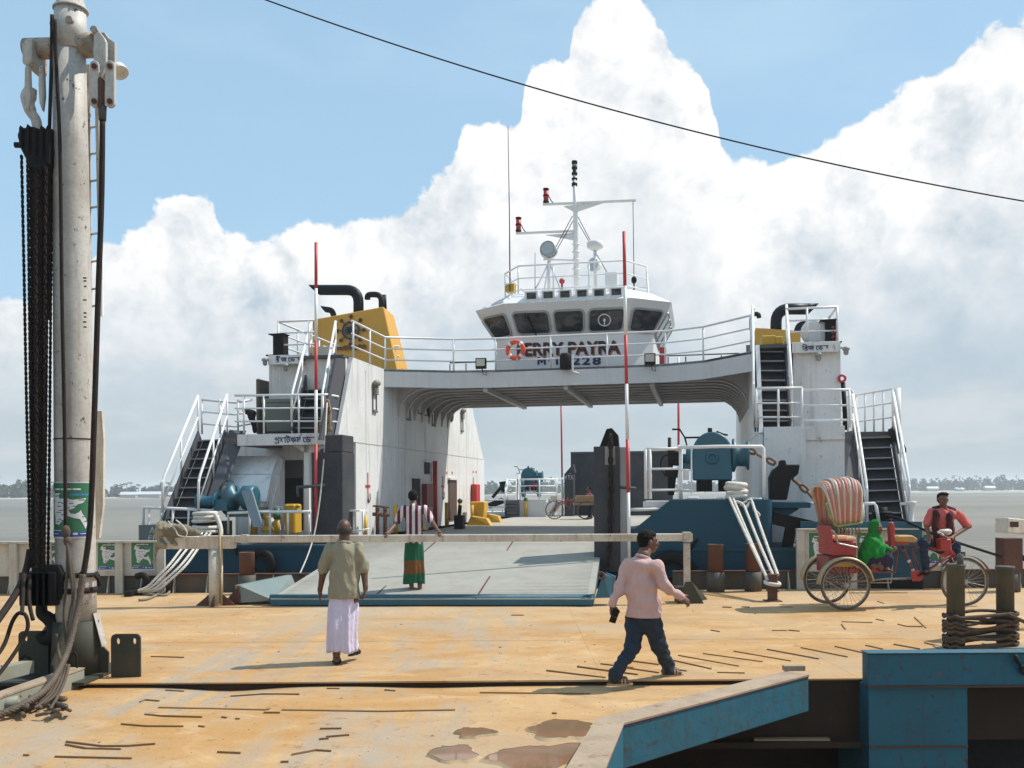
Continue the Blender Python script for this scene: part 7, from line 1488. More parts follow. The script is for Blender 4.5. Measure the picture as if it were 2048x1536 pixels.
# ------------------------------------------------------------------ bodies: one continuous surface grown from blended limbs
class Body:
    def __init__(s, lo, hi, vox):
        s.v = vox; s.lo = np.array(lo, float); n = np.ceil((np.array(hi)-s.lo)/vox).astype(int)+1; s.n = n
        s.F = np.full(tuple(n), 0.2, np.float32)
    def _sub(s, lo, hi):
        a = np.maximum(np.floor((np.array(lo)-s.lo)/s.v).astype(int), 0); b = np.minimum(np.ceil((np.array(hi)-s.lo)/s.v).astype(int)+1, s.n)
        if (b <= a).any(): return None
        ax = [s.lo[i]+s.v*np.arange(a[i], b[i]) for i in range(3)]
        X, Y, Zz = np.meshgrid(*ax, indexing='ij'); return (slice(a[0], b[0]), slice(a[1], b[1]), slice(a[2], b[2])), np.stack([X, Y, Zz], -1)
    def _put(s, sl, d, k):
        f = s.F[sl]
        if k <= 0: s.F[sl] = np.minimum(f, d); return
        h = np.clip(0.5+0.5*(f-d)/k, 0, 1); s.F[sl] = (f*(1-h)+d*h)-k*h*(1-h)
    def cap(s, a, b, r0, r1, k=0.02, yaw=None, sy=1.0):
        a, b = np.array(a, float), np.array(b, float); R = max(r0, r1)+0.06+k
        q = s._sub(np.minimum(a, b)-R, np.maximum(a, b)+R)
        if q is None: return
        sl, P = q; ab = b-a; t = np.clip(((P-a)@ab)/max(ab@ab, 1e-9), 0, 1); D = P-a-t[..., None]*ab
        if yaw is not None:
            c, sn = math.cos(yaw), math.sin(yaw); dx = D[..., 0]*c+D[..., 1]*sn; dy = (-D[..., 0]*sn+D[..., 1]*c)/sy
            d = np.sqrt(dx**2+dy**2+D[..., 2]**2)
        else: d = np.linalg.norm(D, axis=-1)
        s._put(sl, (d-(r0+(r1-r0)*t)).astype(np.float32), k)
    def ell(s, c, r, rot=None, k=0.015):
        c = np.array(c, float); r = np.array(r, float); R = r.max()+0.05+k; q = s._sub(c-R, c+R)
        if q is None: return
        sl, P = q; D = P-c
        if rot is not None: D = D@np.array(rot)          # columns are the local axes
        kk = np.linalg.norm(D/r, axis=-1); kg = np.linalg.norm(D/(r*r), axis=-1)+1e-6
        s._put(sl, (kk*(kk-1)/kg).astype(np.float32), k)
    def wrinkle(s, amp, freq, seed=0, zs=1.0):
        ax = [s.lo[i]+s.v*np.arange(s.n[i]) for i in range(3)]; X, Y, Zz = np.meshgrid(*ax, indexing='ij'); rg = np.random.RandomState(seed); w_ = 0
        for i in range(7):
            d = rg.normal(size=3); d /= np.linalg.norm(d); d[2] *= zs; w_ = w_+np.sin((X*d[0]+Y*d[1]+Zz*d[2])*freq*rg.uniform(0.6, 1.7)+rg.uniform(0, 6.3)+1.6*np.sin((X*d[1]-Zz*d[0])*freq*0.5))
        s.F += (amp*w_/2.6).astype(np.float32)
    def cut(s, axis, val, keep_above):
        x = s.lo[axis]+s.v*np.arange(s.n[axis]); d = (val-x) if keep_above else (x-val); sh = [1, 1, 1]; sh[axis] = -1
        s.F = np.maximum(s.F, d.reshape(sh).astype(np.float32))
    def build(s, name, mat, parent):
        F = s.F; n = s.n
        F[0] = F[-1] = 0.2; F[:, 0] = F[:, -1] = 0.2; F[:, :, 0] = F[:, :, -1] = 0.2
        I = F < 0; c = [F[a:n[0]-1+a, b:n[1]-1+b, d:n[2]-1+d] for a in (0, 1) for b in (0, 1) for d in (0, 1)]
        ci = [x < 0 for x in c]; cnt = sum(x.astype(int) for x in ci); act = (cnt > 0) & (cnt < 8); idx = -np.ones(act.shape, int); idx[act] = np.arange(act.sum())
        co = np.array([(a, b, d) for a in (0, 1) for b in (0, 1) for d in (0, 1)], float); vals = np.stack([x[act] for x in c], -1); S = np.zeros((len(vals), 3)); N = np.zeros(len(vals))
        for i in range(8):
            for j in range(i+1, 8):
                if np.abs(co[i]-co[j]).sum() != 1: continue
                m = (vals[:, i] < 0) != (vals[:, j] < 0)
                if not m.any(): continue
                t = vals[m, i]/(vals[m, i]-vals[m, j]); S[m] += co[i]+(co[j]-co[i])*t[:, None]; N[m] += 1
        vs = s.lo+s.v*(np.argwhere(act)+S/N[:, None]); fs = []
        for ax in range(3):
            o = [a for a in range(3) if a != ax]; A = np.moveaxis(I, [ax, o[0], o[1]], [0, 1, 2]); X = np.moveaxis(idx, [ax, o[0], o[1]], [0, 1, 2])
            e = A[:-1, 1:-1, 1:-1] != A[1:, 1:-1, 1:-1]; w_ = np.argwhere(e)
            if len(w_) == 0: continue
            i, j, k = w_[:, 0], w_[:, 1], w_[:, 2]; q = np.stack([X[i, j, k], X[i, j+1, k], X[i, j+1, k+1], X[i, j, k+1]], -1)
            flip = A[i, j+1, k+1] ^ (ax == 1); q[~flip] = q[~flip][:, ::-1]; fs.append(q)
        fs = np.concatenate(fs)
        for _ in range(1):
            acc = np.zeros_like(vs); dg = np.zeros(len(vs))
            for a, b in ((0, 1), (1, 2), (2, 3), (3, 0)): np.add.at(acc, fs[:, a], vs[fs[:, b]]); np.add.at(acc, fs[:, b], vs[fs[:, a]]); np.add.at(dg, fs[:, a], 1); np.add.at(dg, fs[:, b], 1)
            vs = vs*0.5+0.5*acc/dg[:, None]
        inv = np.array(MW[parent.name].inverted()); vl = vs@inv[:3, :3].T+inv[:3, 3]
        me = bpy.data.meshes.new(name); me.from_pydata(vl.tolist(), [], fs.tolist()); me.polygons.foreach_set('use_smooth', [True]*len(me.polygons)); me.materials.append(mat); me.update()
        o = bpy.data.objects.new(name, me); COL.objects.link(o); o.parent = parent; MW[o.name] = MW[parent.name]; return o
def bbox(pts, m): a = np.array([tuple(p) for p in pts]); return a.min(0)-m, a.max(0)+m
def frame(f, up=(0, 0, 1)):
    f = V(f).normalized(); r = f.cross(V(up)).normalized(); u = r.cross(f); return r, f, u       # right, forward, up
def head_parts(b, c, f, k=1.0, up=(0, 0, 1)):
    r, f, u = frame(f, up); rot = np.array([tuple(r), tuple(f), tuple(u)]).T; at = lambda x, y, z: c+(r*x+f*y+u*z)*k
    b.ell(at(0, -.012, .022), np.array((.074, .094, .088))*k, rot, .02); b.ell(at(0, .026, -.045), np.array((.054, .064, .066))*k, rot, .025)
    b.ell(at(0, .066, -.088), np.array((.024, .02, .02))*k, rot, .015); b.cap(at(0, .088, .010), at(0, .108, -.028), .009*k, .015*k, .010); b.ell(at(0, .092, -.055), np.array((.024, .012, .010))*k, rot, .006)
    b.cap(at(-.045, .074, .026), at(.045, .074, .026), .012*k, .012*k, .012); b.ell(at(-.040, .066, -.02), np.array((.02, .02, .018))*k, rot, .015); b.ell(at(.040, .066, -.02), np.array((.02, .02, .018))*k, rot, .015)
    for s in (-1, 1): b.ell(at(s*.078, -.008, -.010), np.array((.012, .022, .034))*k, rot, .006)
    return at
def eyes(at, parent, k=1.0):
    mb = MB()
    for s in (-1, 1): mb.ell(at(s*.030, .082, .004), .0105*k, 8, 6)
    mb.build('eyes', plain('eye_white', (0.40, 0.36, 0.33), 0.3), parent)
    mb = MB()
    for s in (-1, 1): mb.ell(at(s*.030, .0905, .004), .0055*k, 8, 6); mb.cylr = None
    mb.build('pupils', HAIR, parent)
    mb = MB()
    for s in (-1, 1): mb.tube([at(s*.014, .090, .026), at(s*.030, .089, .031), at(s*.048, .078, .025)], .0045*k, 6)
    mb.build('eyebrows', HAIR, parent)
def hand(b, wrist, d, pn, side, k=1.0, curl=0.5, spread=0.10, spans=None):
    """palm from the wrist along d, palm normal pn; side = direction of the thumb"""
    d = V(d).normalized(); pn = V(pn).normalized(); t = d.cross(pn).normalized()
    if t.dot(V(side)) < 0: t = -t
    rot = np.array([tuple(t), tuple(d), tuple(pn)]).T
    b.cap(wrist-d*0.02*k, wrist+d*0.02*k, .026*k, .026*k, .012); b.ell(wrist+d*0.055*k, np.array((.041, .052, .017))*k, rot, .012)
    for i, (x, L_, r) in enumerate(((.030, .072, .0092), (.010, .080, .0096), (-.010, .074, .0092), (-.029, .058, .0082))):
        p = wrist+d*(0.094 if i in (1, 2) else 0.088)*k+t*x*k; dr = (d+t*(x*spread*30*0.3)).normalized(); a = curl*0.45
        for j, fr in enumerate((.44, .32, .24)):
            q = p+(dr*math.cos(a)+pn*math.sin(a))*L_*fr*k; b.cap(p, q, r*k*(1-.08*j), r*k*(.92-.08*j), .004); p = q; a += curl*0.75
    p = wrist+d*0.022*k+t*0.028*k; dr = (d*0.62+t*0.72+pn*0.25).normalized()
    for L_, r in ((.038, .0135), (.030, .0115), (.024, .0095)): q = p+dr*L_*k; b.cap(p, q, r*k, r*k*.9, .006); p = q; dr = (dr+d*0.35+pn*curl*0.25).normalized()
def foot(b, ankle, f, k=1.0, ground=None):
    f = V(f).normalized(); r = V(f.y, -f.x, 0); g = ground if ground is not None else ankle.z-0.07
    base = V(ankle.x, ankle.y, g); b.cap(ankle, base+V(0, 0, .045)+f*0.0, .040*k, .038*k, .02); b.cap(base-f*.045*k+V(0, 0, .033), base+f*.09*k+V(0, 0, .034), .032*k, .034*k, .02)
    for i, x in enumerate((-.028, -.012, .003, .016, .029)): b.cap(base+f*.09*k+r*x*k+V(0, 0, .022), base+f*(.145-.006*abs(i-1.5))*k+r*x*1.15*k+V(0, 0, .014), .014*k, .010*k, .008)
def sandal(name, ankle, f, mat, parent, k=1.0, ground=0.0):
    f = V(f).normalized(); r = V(f.y, -f.x, 0); b0 = V(ankle.x, ankle.y, ground); mb = MB(); o = []
    for t in range(20): a = 2*math.pi*t/20; y = math.cos(a); o.append(b0+f*(0.042+0.128*y)*k+r*math.sin(a)*(.046 if y > 0 else .038)*k+V(0, 0, 0.002))
    mb.prism(o, V(0, 0, .016)); s = mb.build(name, mat, parent); mb = MB()
    for q in (.085, .055): mb.tube([b0+f*q*k+r*-.044*k+V(0, 0, .015), b0+f*q*k+r*-.03*k+V(0, 0, .058), b0+f*q*k+V(0, 0, .072), b0+f*q*k+r*.03*k+V(0, 0, .058), b0+f*q*k+r*.044*k+V(0, 0, .015)], .009, 6)
    mb.build('strap', mat, s)
def lathe_cloth(name, rings, mat, parent, folds=9, amp=0.012, seed=0, thick=True):
    """skirt-like cloth through elliptical rings (centre, rx, ry, yaw) with fold waves growing downwards"""
    mb = MB(); n = 72; m = len(rings); rg = random.Random(seed); ph = [rg.uniform(0, 6.28) for _ in range(4)]
    for i, (c, rx, ry, yw) in enumerate(rings):
        g = i/(m-1)
        for k in range(n):
            a = 2*math.pi*k/n; w_ = 1+(amp/0.16)*(0.25+g)*(math.sin(folds*a+ph[0]+1.6*g)+0.6*math.sin((folds*2+1)*a+ph[1]-2.2*g)+0.7*math.sin(4*a+ph[2]+3*g))
            x, y = rx*w_*math.cos(a), ry*w_*math.sin(a); mb.v.append((c.x+x*math.cos(yw)-y*math.sin(yw), c.y+x*math.sin(yw)+y*math.cos(yw), c.z+0.012*math.sin(3*a+ph[3])*(g > .9)))
    for i in range(m-1):
        for k in range(n): mb.f.append((i*n+k, (i+1)*n+k, (i+1)*n+(k+1) % n, i*n+(k+1) % n)); mb.sm.append(True)
    o = mb.build(name, mat, parent); md = o.modifiers.new('cloth', 'SOLIDIFY'); md.thickness = 0.006; md.offset = -1; return o
def interp(pts, m):
    out = []
    for t in range(m):
        x = t/(m-1)*(len(pts)-1); i = min(int(x), len(pts)-2); g = x-i; a, b = pts[i], pts[i+1]; out.append((a[0].lerp(b[0], g), a[1]+(b[1]-a[1])*g, a[2]+(b[2]-a[2])*g, a[3]+(b[3]-a[3])*g))
    return out
# ---------------- man in khaki shirt, walking away
DA = 10.55
def A_(px, py, d=0.0): return WD(px, py, DA+d)
pa_ = thing('person', 'balding man in khaki short sleeved shirt and white lungi, walking away towards the ramp', 'person', tuple(Z(A_(690, 1315), 0)))
hc_ = A_(689, 1058, 0.02); shl, shr = A_(658, 1098), A_(716, 1098, 0.02); el, er = A_(646, 1146, 0.0), A_(728, 1143, 0.03); wl_, wr_ = A_(640, 1180, 0.03), A_(731, 1176, -0.03)
al, ar = A_(673, 1306, -0.12), A_(705, 1298, 0.06)
allp = [hc_+V(0, 0, .14), shl, shr, el, er, wl_, wr_, Z(al, 0), Z(ar, 0)]
lo_, hi_ = bbox(allp, 0.16); b = Body(lo_, hi_, 0.0075)
head_parts(b, hc_, V(0.10, 1, -0.03), 0.98); b.cap(hc_+V(0, -.01, -.06), A_(688, 1092, 0.01), .056, .066, .02)
b.cap(A_(688, 1110), A_(688, 1185), .125, .13, .03, 0, .62); b.cap(shl+V(.02, 0, -.01), shr-V(.02, 0, .01), .048, .048, .03)
for s, e, w_ in ((shl, el, wl_), (shr, er, wr_)): b.cap(s, e, .042, .040, .02); b.cap(e, w_, .041, .027, .02)
hand(b, wl_, V(-0.06, 0.05, -1), V(1, 0.1, 0), V(0, 1, 0), 0.95, 0.55); hand(b, wr_, V(-.1, -0.15, -1), V(-1, 0, 0.1), V(0, 1, 0), 0.95, 1.1)
for h_, a, f in ((A_(675, 1200), al, V(-.15, 1, 0)), (A_(702, 1200), ar, V(0.35, 1, 0))): kn = h_.lerp(a, .5)+V(0, .03, 0); b.cap(h_, kn, .085, .058, .03); b.cap(kn, a, .055, .036, .02); foot(b, a, f, 1.0, a.z-.055 if a is ar else 0.016)
b.build('body', SKIND, pa_)
SANDB = plain('black_rubber', (0.018, 0.014, 0.012), 0.6)
foot_g = 0.0
sandal('sandal', al, V(-.15, 1, 0), SANDB, pa_, 1.0, 0.0); sandal('sandal', ar, V(0.35, 1, 0), SANDB, pa_, 1.0, max(0, ar.z-.072))
KHAKI = fabric('khaki_cotton', (0.275, 0.255, 0.185)); WLUNGI = fabric('white_lungi', (0.60, 0.55, 0.70))
b = Body(lo_, hi_, 0.0085)
b.cap(A_(688, 1108, .0), A_(688, 1186, 0.0), .150, .176, .03, 0, .80); b.cap(A_(688, 1180), A_(688, 1212), .176, .182, .01, 0, .80); b.cap(shl+V(.02, 0, -.01), shr-V(.02, 0, .01), .070, .070, .05); b.cap(A_(688, 1092), A_(688, 1100), .085, .10, .03)
for s, e in ((shl, el), (shr, er)): b.cap(s+V(0, 0, -.002), s.lerp(e, .86), .066, .066, .03)
b.wrinkle(.0095, 44, 3, 0.45); b.cut(2, A_(688, 1196).z, True); b.build('shirt', KHAKI, pa_)
mb = MB(); c = A_(688, 1086, -0.005); mb.torus(c, .068, .017, (0, 0.25, 1), 26, 8); mb.build('collar', KHAKI, pa_)
cz = lambda px, y, d=0: A_(px, y, d)
lathe_cloth('lungi', interp([(cz(687, 1180), .150, .112, 0), (cz(687, 1198), .155, .12, 0), (cz(687, 1218), .170, .135, 0), (cz(686, 1250, -.02), .165, .155, 0), (cz(685, 1280, -.03), .160, .15, 0), (cz(686, 1302, -.03), .162, .15, 0)], 22), WLUNGI, pa_, 7, 0.013, 4)
b = Body(*bbox([hc_], 0.16), 0.006); r_, f_, u_ = frame(V(.1, 1, 0)); rot = np.array([tuple(r_), tuple(f_), tuple(u_)]).T
b.ell(hc_+V(0, -.020, -.005), (.0765, .088, .066), rot, 0); b.cut(2, hc_.z+.030, False); b.build('hair', plain('grey_hair', (0.035, 0.030, 0.028), 0.8), pa_)
# ---------------- man in pink shirt, striding to the right
DC = 9.4
def C_(px, py, d=0.0): return WD(px, py, DC+d)
pc_ = thing('person', 'man in pink long sleeved shirt and dark jeans striding right past the weld bars', 'person', tuple(Z(C_(1290, 1362), 0)))
FC = V(0.80, 0.60, 0); RC = V(0.60, -0.80, 0)
hc_ = C_(1297, 1083, 0.10); nk = C_(1287, 1110, 0.04); sl_, sr_ = C_(1257, 1130, 0.12), C_(1313, 1134, -0.10)
ell_, wl_ = C_(1241, 1172, 0.06), C_(1225, 1208, 0.0); elr, wr_ = C_(1331, 1172, -0.12), C_(1361, 1195, 0.0)
hpL, hpR = C_(1272, 1238, 0.10), C_(1300, 1240, -0.02); kL, kR = C_(1266, 1294, -0.02), C_(1319, 1296, 0.06); aL, aR = C_(1231, 1352, -0.18), C_(1336, 1336, 0.25)
lo_, hi_ = bbox([hc_+V(0, 0, .14), sl_, sr_, wl_, wr_, Z(aL, 0), Z(aR, 0)], 0.2); b = Body(lo_, hi_, 0.0075)
at = head_parts(b, hc_, V(1, 0.22, -0.08), 0.98); b.cap(hc_+V(-.015, 0, -.06), nk, .055, .066, .02); b.cap(C_(1284, 1150, .03), C_(1284, 1225, .03), .125, .13, .03, math.atan2(RC.y, RC.x), .65); b.cap(sl_, sr_, .048, .048, .03)
for s, e, w_ in ((sl_, ell_, wl_), (sr_, elr, wr_)): b.cap(s, e, .042, .04, .02); b.cap(e, w_, .04, .027, .02)
hand(b, wl_, V(-0.05, 0, -1), V(0.5, -0.5, 0), V(1, 0.2, 0), 0.98, 1.0); hand(b, wr_, V(.8, 0.25, -0.55), V(-.3, 0.8, -.3), V(0.2, 0.5, 0.9), 0.98, 0.9)
for h_, k_, a_ in ((hpL, kL, aL), (hpR, kR, aR)): b.cap(h_, k_, .08, .055, .03); b.cap(k_, a_, .053, .036, .02)
foot(b, aL, V(1, .1, 0), 1.0, 0.018); foot(b, aR, V(1, .25, 0), 1.0, 0.018); b.build('body', SKIN, pc_)
PINK = fabric('pink_cotton', (0.56, 0.37, 0.34)); JEANS = fabric('dark_denim', (0.022, 0.036, 0.055), scale=2)
b = Body(lo_, hi_, 0.0085); yw = math.atan2(RC.y, RC.x)
b.cap(C_(1284, 1142, .03), C_(1285, 1180, .03), .150, .158, .04, yw, .80); b.cap(C_(1285, 1180, .03), C_(1289, 1245, .04), .158, .190, .04, yw, .92); b.cap(sl_, sr_, .066, .066, .05); b.cap(nk+V(-.012, 0, -.055), C_(1284, 1130, .03), .060, .10, .03)
for s, e, w_ in ((sl_, ell_, wl_), (sr_, elr, wr_)): b.cap(s, e, .068, .058, .035); b.cap(e, w_+(e-w_)*.06, .056, .042, .02)
b.wrinkle(.0100, 46, 5, 0.5); b.cut(2, C_(1288, 1234).z, True); b.build('shirt', PINK, pc_)
mb = MB(); mb.torus(nk+V(-.004, 0, -.018), .063, .016, (0.35, 0.12, 1), 24, 8); mb.build('collar', PINK, pc_)
b = Body(lo_, hi_, 0.0085); b.cap(C_(1280, 1230, .06), C_(1294, 1232, .0), .105, .105, .04, None)
for h_, k_, a_ in ((hpL, kL, aL), (hpR, kR, aR)): b.cap(h_, k_, .105, .076, .035); b.cap(k_, a_+V(0, 0, .03), .072, .060, .02); b.cap(a_+V(0, 0, .035), a_+V(0.0, 0, -.005), .062, .066, .02)
b.wrinkle(.0090, 46, 9, 1.2); b.build('jeans', JEANS, pc_)
SANDT = plain('tan_sandal', (0.36, 0.27, 0.15), 0.7)
sandal('sandal', aL, V(1, .1, 0), SANDT, pc_, 1.02); sandal('sandal', aR, V(1, .25, 0), SANDT, pc_, 1.02)
b = Body(*bbox([hc_], 0.17), 0.006); r_, f_, u_ = frame(V(1, .22, 0)); rot = np.array([tuple(r_), tuple(f_), tuple(u_)]).T
b.ell(hc_-f_*.026+V(0, 0, .040), (.081, .092, .080), rot, 0); b.ell(hc_-f_*.055+V(0, 0, -.005), (.072, .058, .070), rot, .02); b.ell(hc_+f_*.025+V(0, 0, .072), (.060, .052, .034), rot, .02); b.wrinkle(.003, 130, 2); b.build('hair', HAIR, pc_); eyes(at, pc_, .98)
mb = MB(); c = wl_+V(0.015, -0.03, -0.115); mb.box(c, (.075, .012, .14), Matrix.Rotation(.35, 3, 'Y') @ Matrix.Rotation(.4, 3, 'Z')); tag(recenter(mb.build('phone', BLACK, None, bev=.004)), 'black phone held low in the rear hand of the man in pink', 'phone')
mb = MB(); mb.torus(wr_+(elr-wr_)*.12, .036, .007, wr_-elr, 18, 6); mb.build('wristband', BLACK, pc_)
# ---------------- man in striped shirt leaning back on the barrier
DB = 16.28
def B_(px, py, d=0.0): return WD(px, py, DB+d)
pb_ = thing('person', 'man in maroon and white striped shirt and green lungi, hands spread on the barrier', 'person', tuple(B_(832, 1188)))
hc_ = B_(826, 993, 0.06); sl_, sr_ = B_(807, 1019), B_(849, 1019); el, er = B_(794, 1045, -.02), B_(864, 1043, -.02); hl, hr = WD(775, 1069, BD+0.03), WD(878, 1067, BD+0.03)
fl_, fr_ = B_(824, 1182, 0.0), B_(840, 1181, -.02)
lo_, hi_ = bbox([hc_+V(0, 0, .13), hl, hr, el, er, fl_-V(0, 0, .12), fr_-V(0, 0, .12)], 0.2); b = Body(lo_, hi_, 0.0085)
head_parts(b, hc_, V(0.05, 1, -.1), .96); b.cap(hc_+V(0, -.01, -.06), B_(827, 1014), .054, .064, .02); b.cap(B_(828, 1030), B_(828, 1080), .12, .12, .03, 0, .62); b.cap(sl_, sr_, .046, .046, .03)
for s, e, h_ in ((sl_, el, hl), (sr_, er, hr)): b.cap(s, e, .040, .038, .02); b.cap(e, h_+V(0, 0.02, .02), .038, .026, .02)
for h_, s in ((hl, -1), (hr, 1)):
    hand(b, h_+V(0, 0.02, .035), V(s*.25, -1, -.35), V(0, -.25, -1), V(-s, 0, 0), .95, 1.15)
for h_, a, f in ((B_(818, 1110), fl_, V(.1, 1, 0)), (B_(838, 1110), fr_, V(1, -.25, 0))): kn = h_.lerp(a, .5); b.cap(h_, kn, .08, .055, .03); b.cap(kn, a, .052, .035, .02); foot(b, a, f, .98, a.z-.052)
b.build('body', SKIN, pb_)
STRP = fabric('striped_jersey', (0.60, 0.56, 0.55), (0.11, 0.012, 0.035), 'stripe'); GLUN = fabric('green_lungi', (0.012, 0.10, 0.05), (0.16, 0.07, 0.02), 'band', 1.5)
b = Body(lo_, hi_, 0.009); b.cap(B_(828, 1028), B_(829, 1080), .145, .15, .03, 0, .74); b.cap(sl_, sr_, .066, .066, .05); b.cap(B_(827, 1014), B_(827, 1022), .07, .09, .03)
for s, e in ((sl_, el), (sr_, er)): b.cap(s, s.lerp(e, .85), .064, .072, .03)
b.wrinkle(.0085, 44, 8, .5); b.cut(2, B_(828, 1094).z, True); b.build('shirt', STRP, pb_)
lathe_cloth('lungi', interp([(B_(828, 1086), .155, .115, 0), (B_(828, 1110), .165, .125, 0), (B_(829, 1140), .17, .14, 0), (B_(827, 1166), .185, .14, 0)], 16), GLUN, pb_, 6, 0.012, 9)
b = Body(*bbox([hc_], 0.16), 0.007); b.ell(hc_+V(0, -.022, .028), (.082, .094, .085), None, 0); b.ell(hc_+V(0, -.045, -.02), (.068, .055, .06), None, .02); b.build('hair', HAIR, pb_)
sandal('sandal', fl_, V(.1, 1, 0), SANDT, pb_, 1, fl_.z-.072); sandal('sandal', fr_, V(1, -.25, 0), SANDT, pb_, 1, fr_.z-.072)
# ---------------- cloth bundle on the barrier's left end
BUN = fabric('dirty_canvas', (0.30, 0.265, 0.185), (0.17, 0.15, 0.11), 'patch', 2)
lo_, hi_ = bbox([B(300, 1120), B(400, 1035)], 0.25); b = Body(lo_, hi_, 0.010)
b.cap(B(326, 1060, -.02), B(368, 1062, -.02), .13, .105, .04); b.cap(B(368, 1062, -.02), B(410, 1072, -.03), .10, .03, .04); b.cap(B(318, 1066), B(304, 1062, -.05), .06, .03, .03); b.cap(B(316, 1072, -.05), B(326, 1092, -.11), .07, .045, .03); b.cap(B(316, 1088, -.09), B(308, 1124, -.10), .04, .02, .02); b.cap(B(340, 1076, -.06), B(352, 1088, -.10), .05, .02, .03)
b.wrinkle(.013, 21, 4, 1.2); b.wrinkle(.006, 55, 6)
g = thing('cloth_bundle', 'bundle of dirty grey green canvas tied on the left end of the barrier', 'bundle', tuple(B(345, 1072))); b.build('canvas', BUN, g)
mb = MB(); mb.tube(smooth_path([B(352, 1040, -.16), B(366, 1052, -.18), B(374, 1066, -.15), B(368, 1078, -.12)]), .012, 6); mb.tube(smooth_path([B(336, 1042, -.17), B(350, 1058, -.19), B(360, 1072, -.17), B(398, 1074, -.10)]), .010, 6); mb.build('cord', ROPEW, g)
# ------------------------------------------------------------------ cycle rickshaw
RD = 15.2
def R(px, py, off=0.0): return WD(px, py, RD+off)
def RX(px, py, off): p = WD(px, py, RD-.36); return V(p.x, RD+off, p.z)      # same world x and z, moved across the track
rk = thing('cycle_rickshaw', 'red painted cycle rickshaw with a striped folding hood facing right', 'rickshaw', tuple(Z(R(1692, 1216), 0)))
REDF = paint('rickshaw_red', (0.36, 0.020, 0.022), 0.4, 0.25, rust=0.06, scale=4); DREDF = paint('frame_maroon', (0.17, 0.02, 0.02), 0.45, 0.3, scale=6)
TYRE = paint('tyre_dusty', (0.075, 0.058, 0.045), 0.85, 0.5, dirtc=(0.25, 0.18, 0.12), scale=8); STEEL = paint('dull_steel', (0.38, 0.36, 0.33), 0.35, 0.3, metal=0.7, scale=6)
def wheel(c, r, name='wheel', spokes=30, hubw=.05):
    mb = MB(); mb.torus(c, r-.018, .019, (0, 1, 0), 48, 8); w_ = mb.build(name, TYRE, rk)
    mb = MB(); mb.torus(c, r-.045, .011, (0, 1, 0), 48, 6); mb.build('rim', STEEL, w_)
    mb = MB()
    for k in range(spokes):
        a = 2*math.pi*k/spokes; s = 1 if k % 2 else -1; a2 = a+(0.35 if k % 4 < 2 else -0.35); mb.cyl(c+V(.03*math.cos(a2), s*hubw, .03*math.sin(a2)), c+V((r-.045)*math.cos(a), 0, (r-.045)*math.sin(a)), .0026, n=4, caps=False)
    mb.build('spokes', STEEL, w_); mb = MB(); mb.cyl(c-V(0, hubw+.02, 0), c+V(0, hubw+.02, 0), .028, n=12); mb.cyl(c-V(0, hubw, 0), c-V(0, hubw-.01, 0), .042, n=12); mb.cyl(c+V(0, hubw, 0), c+V(0, hubw-.01, 0), .042, n=12); mb.build('hub', STEEL, w_); return w_
gzr = 0.0; rw = .393
nearc = WD(1691, 1170, RD-.43); nearc.z = rw; farc = V(nearc.x, RD+.43, rw); fc_ = WD(1929, 1166, RD); fc_.z = rw-.005
wheel(nearc, rw); wheel(farc, rw); wheel(fc_, rw-.005)
mb = MB(); mb.cyl(nearc, farc, .018); mb.build('axle', DREDF, rk)
GOLD = paint('fender_gold', (0.40, 0.33, 0.20), 0.4, 0.5, metal=0.3, scale=5, dirtc=(0.2, 0.15, 0.09))
for c, s in ((nearc, -1), (farc, 1)):
    mb = MB(); n = 22; o = len(mb.v)
    for k in range(n):
        a = math.radians(8+170*k/(n-1))
        for y, dr in ((-.075, -.03), (-.05, 0), (.05, 0), (.075, -.03)): mb.v.append((c.x+(rw+.045+dr)*math.cos(a), c.y+y, c.z+(rw+.045+dr)*math.sin(a)))
    for k in range(n-1):
        for j in range(3): mb.f.append((k*4+j, k*4+j+1, k*4+j+5, k*4+j+4)); mb.sm.append(True)
    f_ = mb.build('mudguard', GOLD, rk); md = f_.modifiers.new('t', 'SOLIDIFY'); md.thickness = .006
    mb = MB(); mb.cyl(V(c.x+(rw+.03), c.y, c.z+.06), V(c.x+.33, c.y-s*.05, c.z-.05), .008, n=6); mb.build('stay', STEEL, f_)
# body box, seat, back
def rbox(x0, y0, x1, y1, o0, o1, mat, name, bev=.012, par=None):
    a, b_ = RX(x0, y1, o0), RX(x1, y0, o1); mb = MB(); mb.mm((min(a.x, b_.x), RD+o0, a.z), (max(a.x, b_.x), RD+o1, b_.z)); return mb.build(name, mat, par or rk, bev=bev)
sb = rbox(1666, 1084, 1714, 1112, -.35, .35, REDF, 'seat_box'); rbox(1670, 1073, 1714, 1083, -.34, .34, fabric('orange_vinyl', (0.62, 0.26, 0.15), (0.7, 0.45, 0.3), 'patch', 3), 'seat_cushion', .03)
rbox(1660, 1113, 1716, 1148, -.30, .30, paint('panel_maroon', (0.20, 0.018, 0.025), 0.4, 0.3, scale=6), 'rear_box', .01)
rbox(1661, 1124, 1715, 1134, -.306, -.301, SAFEY, 'painted_band', 0)
mb = MB(); mb.hull8([RX(1660, 1052, -.33), RX(1664, 1052, -.33), RX(1670, 1090, -.33), RX(1665, 1092, -.33)], [RX(1660, 1052, .28), RX(1664, 1052, .28), RX(1670, 1090, .28), RX(1665, 1092, .28)]); mb.build('seat_back', REDF, rk, bev=.015)
for o_ in (-.36, .36): mb = MB(); mb.tube(smooth_path([RX(1662, 1060, o_), RX(1672, 1070, o_), RX(1676, 1086, o_), RX(1690, 1090, o_), RX(1716, 1096, o_)]), .018, 8); mb.build('arm_rail', STEEL, rk)
rbox(1700, 1138, 1782, 1146, -.32, .32, REDF, 'footboard', .006)
